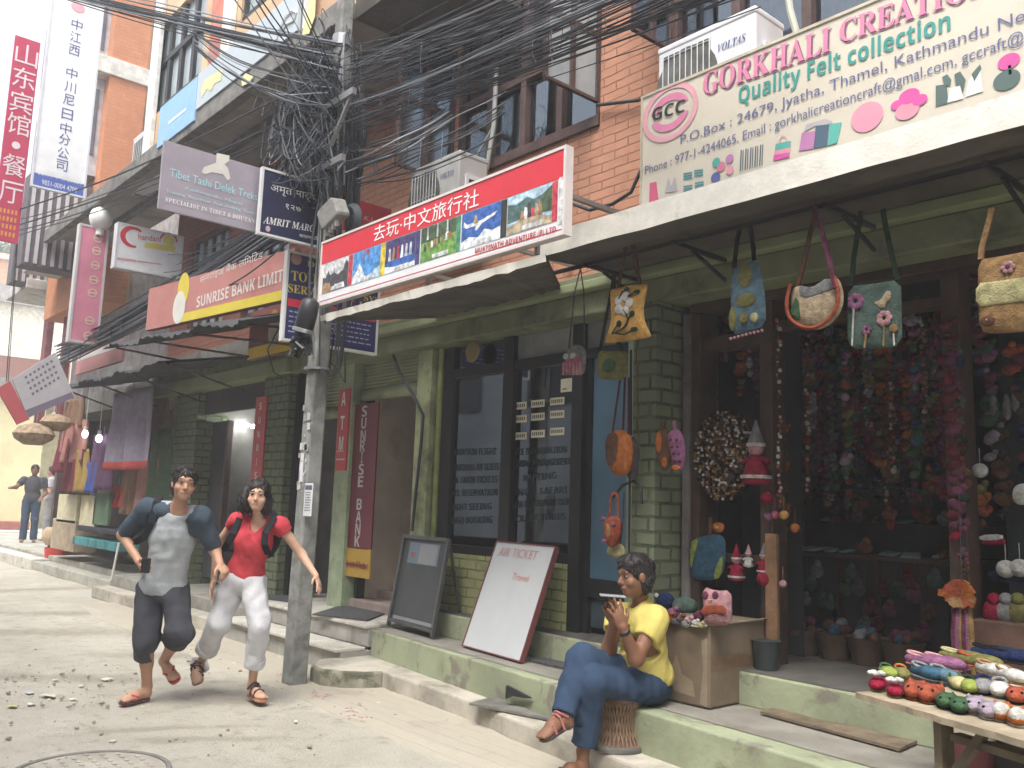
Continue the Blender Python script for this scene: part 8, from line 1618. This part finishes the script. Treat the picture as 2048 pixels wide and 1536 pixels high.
h = new([j['pel'], j['lk'], j['rk'], j['la'], j['ra']], .24); h.ell(j['pel']-spine*.03, (.168, .135, .10), (lat, fb, spine), .05); h.path([j['rh'], j['rk'], j['ra']], [.105, .082, .066], .03); h.path([j['lh'], j['lk'], j['la']], [.105, .085, .066], .03)
h.wrinkle(.006, 26, 8); h.wrinkle(.0035, 60, 26); h.cut(j['la'].lerp(j['lk'], .10), j['la']-j['lk'], .14); h.cut(j['ra'].lerp(j['rk'], .03), j['ra']-j['rk'], .14); h.cut(j['pel']+spine*.06, spine, .15); sdf_part(SM, h, 'jeans', m_jean)
b = MB(); d_ = (j['lw']-j['le']).normalized(); b.lathe(j['lw']-d_*.045, [(.030, 0), (.034, .004), (.034, .02), (.030, .024)], 16, d_); b.build('wristband', m_blk, SM, smooth=True)
m_sdk = P('slipper_dark', (.05, .04, .04), .7); m_srd = P('slipper_rust', (.34, .12, .11), .7)
sandal(SM, lheel, ltoe, Z, m_sdk, m_sdk); sandal(SM, rheel, rtoe, Z-RH*.1, m_sdk, m_srd, 'ankle')
b = MB(); b.bar(pc-RH*.072-Z*.001, pc+RH*.072-Z*.007, .075, .010, up=(0, 0, 1)); b.build('phone', P('phone_silver', (.30, .30, .32), .25), None, 'flat silver phone held before the mouth of the seated man', 'phone', bevel=.003)
# ---- two people talking at the lane's far end ----
def stander(px, py, hpx, label, fdir, top, trousers, zg=.27, skin=m_sk3, arm=None, res=.014):
    c = G(px, py, zg); t = (c-EYE).dot(FW); k = hpx/FPX*t/1.72; r = thing('person', label, 'person', c, 'people talking at the lane end'); f_ = V(fdir).normalized(); f_, u_, l_ = ortho(f_, Z); q = lambda a, b_, z: c+l_*a*k+f_*b_*k+Z*z*k
    s = SDF(np.array(c)-np.array((.6, .6, .05)), np.array(c)+np.array((.6, .6, 1.9*k)), res)
    s.ell(q(0, 0, 1.25), (.16*k, .11*k, .22*k), (l_, f_, Z), .05); s.ell(q(0, 0, .98), (.15*k, .11*k, .16*k), (l_, f_, Z), .05); s.cap(q(0, 0, 1.4), q(0, .01, 1.55), .055*k, .05*k, .03)
    A_l = [q(.2, 0, 1.40), q(.26, .0, 1.12), q(.18, .18, 1.0)]; A_r = [q(-.2, 0, 1.40), q(-.26, 0, 1.12), q(-.16, .2, 1.02)]
    if arm: A_r = [q(-.2, 0, 1.4), q(-.34, .12, 1.22), q(-.45, .3, 1.2)]
    for A in (A_l, A_r): s.path(A, [.055*k, .045*k, .03*k], .03); hand_sdf(s, A[2], A[2]-A[1], -Z, f_+Z*.1, .5, k)
    for g_ in (-1, 1): s.path([q(.09*g_, 0, .92), q(.10*g_, .02, .5), q(.11*g_, 0, .08)], [.09*k, .06*k, .04*k], .03); foot(s, q(.11*g_, -.05, .0), q(.13*g_, .17, .0), Z, k)
    head_sdf(s, q(0, .03, 1.62), f_, Z, k); body(r, s, q(0, .03, 1.62), f_, Z, skin, k); hair_cap(r, q(0, .03, 1.62), f_, Z, k)
    h = SDF(np.array(c)-np.array((.6, .6, -.6)), np.array(c)+np.array((.6, .6, 1.9*k)), res); h.ell(q(0, 0, 1.25), (.185*k, .135*k, .25*k), (l_, f_, Z), .05); h.ell(q(0, 0, .98), (.18*k, .135*k, .17*k), (l_, f_, Z), .05)
    for A in (A_l, A_r): h.cap(A[0], A[0].lerp(A[1], .7), .075*k, .07*k, .03); h.cut(A[0].lerp(A[1], .62), A[1]-A[0], .15)
    h.wrinkle(.006, 20, 1); h.clip(q(0, 0, .88), -Z); sdf_part(r, h, 'shirt', top)
    h = SDF(np.array(c)-np.array((.5, .5, .02)), np.array(c)+np.array((.5, .5, 1.1*k)), res); h.ell(q(0, 0, .93), (.168*k, .125*k, .12*k), (l_, f_, Z), .04)
    for g_ in (-1, 1): h.path([q(.09*g_, 0, .9), q(.10*g_, .02, .5), q(.11*g_, 0, .0)], [.105*k, .08*k, .075*k], .03)
    h.wrinkle(.005, 20, 4); h.clip(q(0, 0, .05), -Z); sdf_part(r, h, 'trousers', trousers)
stander(55, 1084, 152, 'man in dark shirt and jeans leaning by the yellow wall', CAMDIR+RH*.5, cloth('shirt_slate', (.055, .055, .065)), cloth('jeans_far', (.035, .06, .10)), arm=True)
stander(93, 1080, 145, 'person in pale lilac shirt and grey trousers half hidden by hung clothes', -RH+CAMDIR*.3, cloth('shirt_lilac', (.40, .37, .42)), cloth('trouser_grey', (.26, .25, .26)), skin=m_sk1)
# ---------------- dusty air ----------------
hz = MB(); hz.box(-90, 12, -12, 40, -1.5, 22); HZ = hz.build('haze', bpy.data.materials.new('air'), kind='stuff')
mt = HZ.data.materials[0]; mt.use_nodes = True; nt = mt.node_tree; nt.nodes.clear()
vo = nt.nodes.new('ShaderNodeVolumePrincipled'); vo.inputs['Color'].default_value = (.93, .95, 1, 1); vo.inputs['Density'].default_value = .0050; vo.inputs['Anisotropy'].default_value = .3
oo = nt.nodes.new('ShaderNodeOutputMaterial'); nt.links.new(vo.outputs[0], oo.inputs['Volume'])
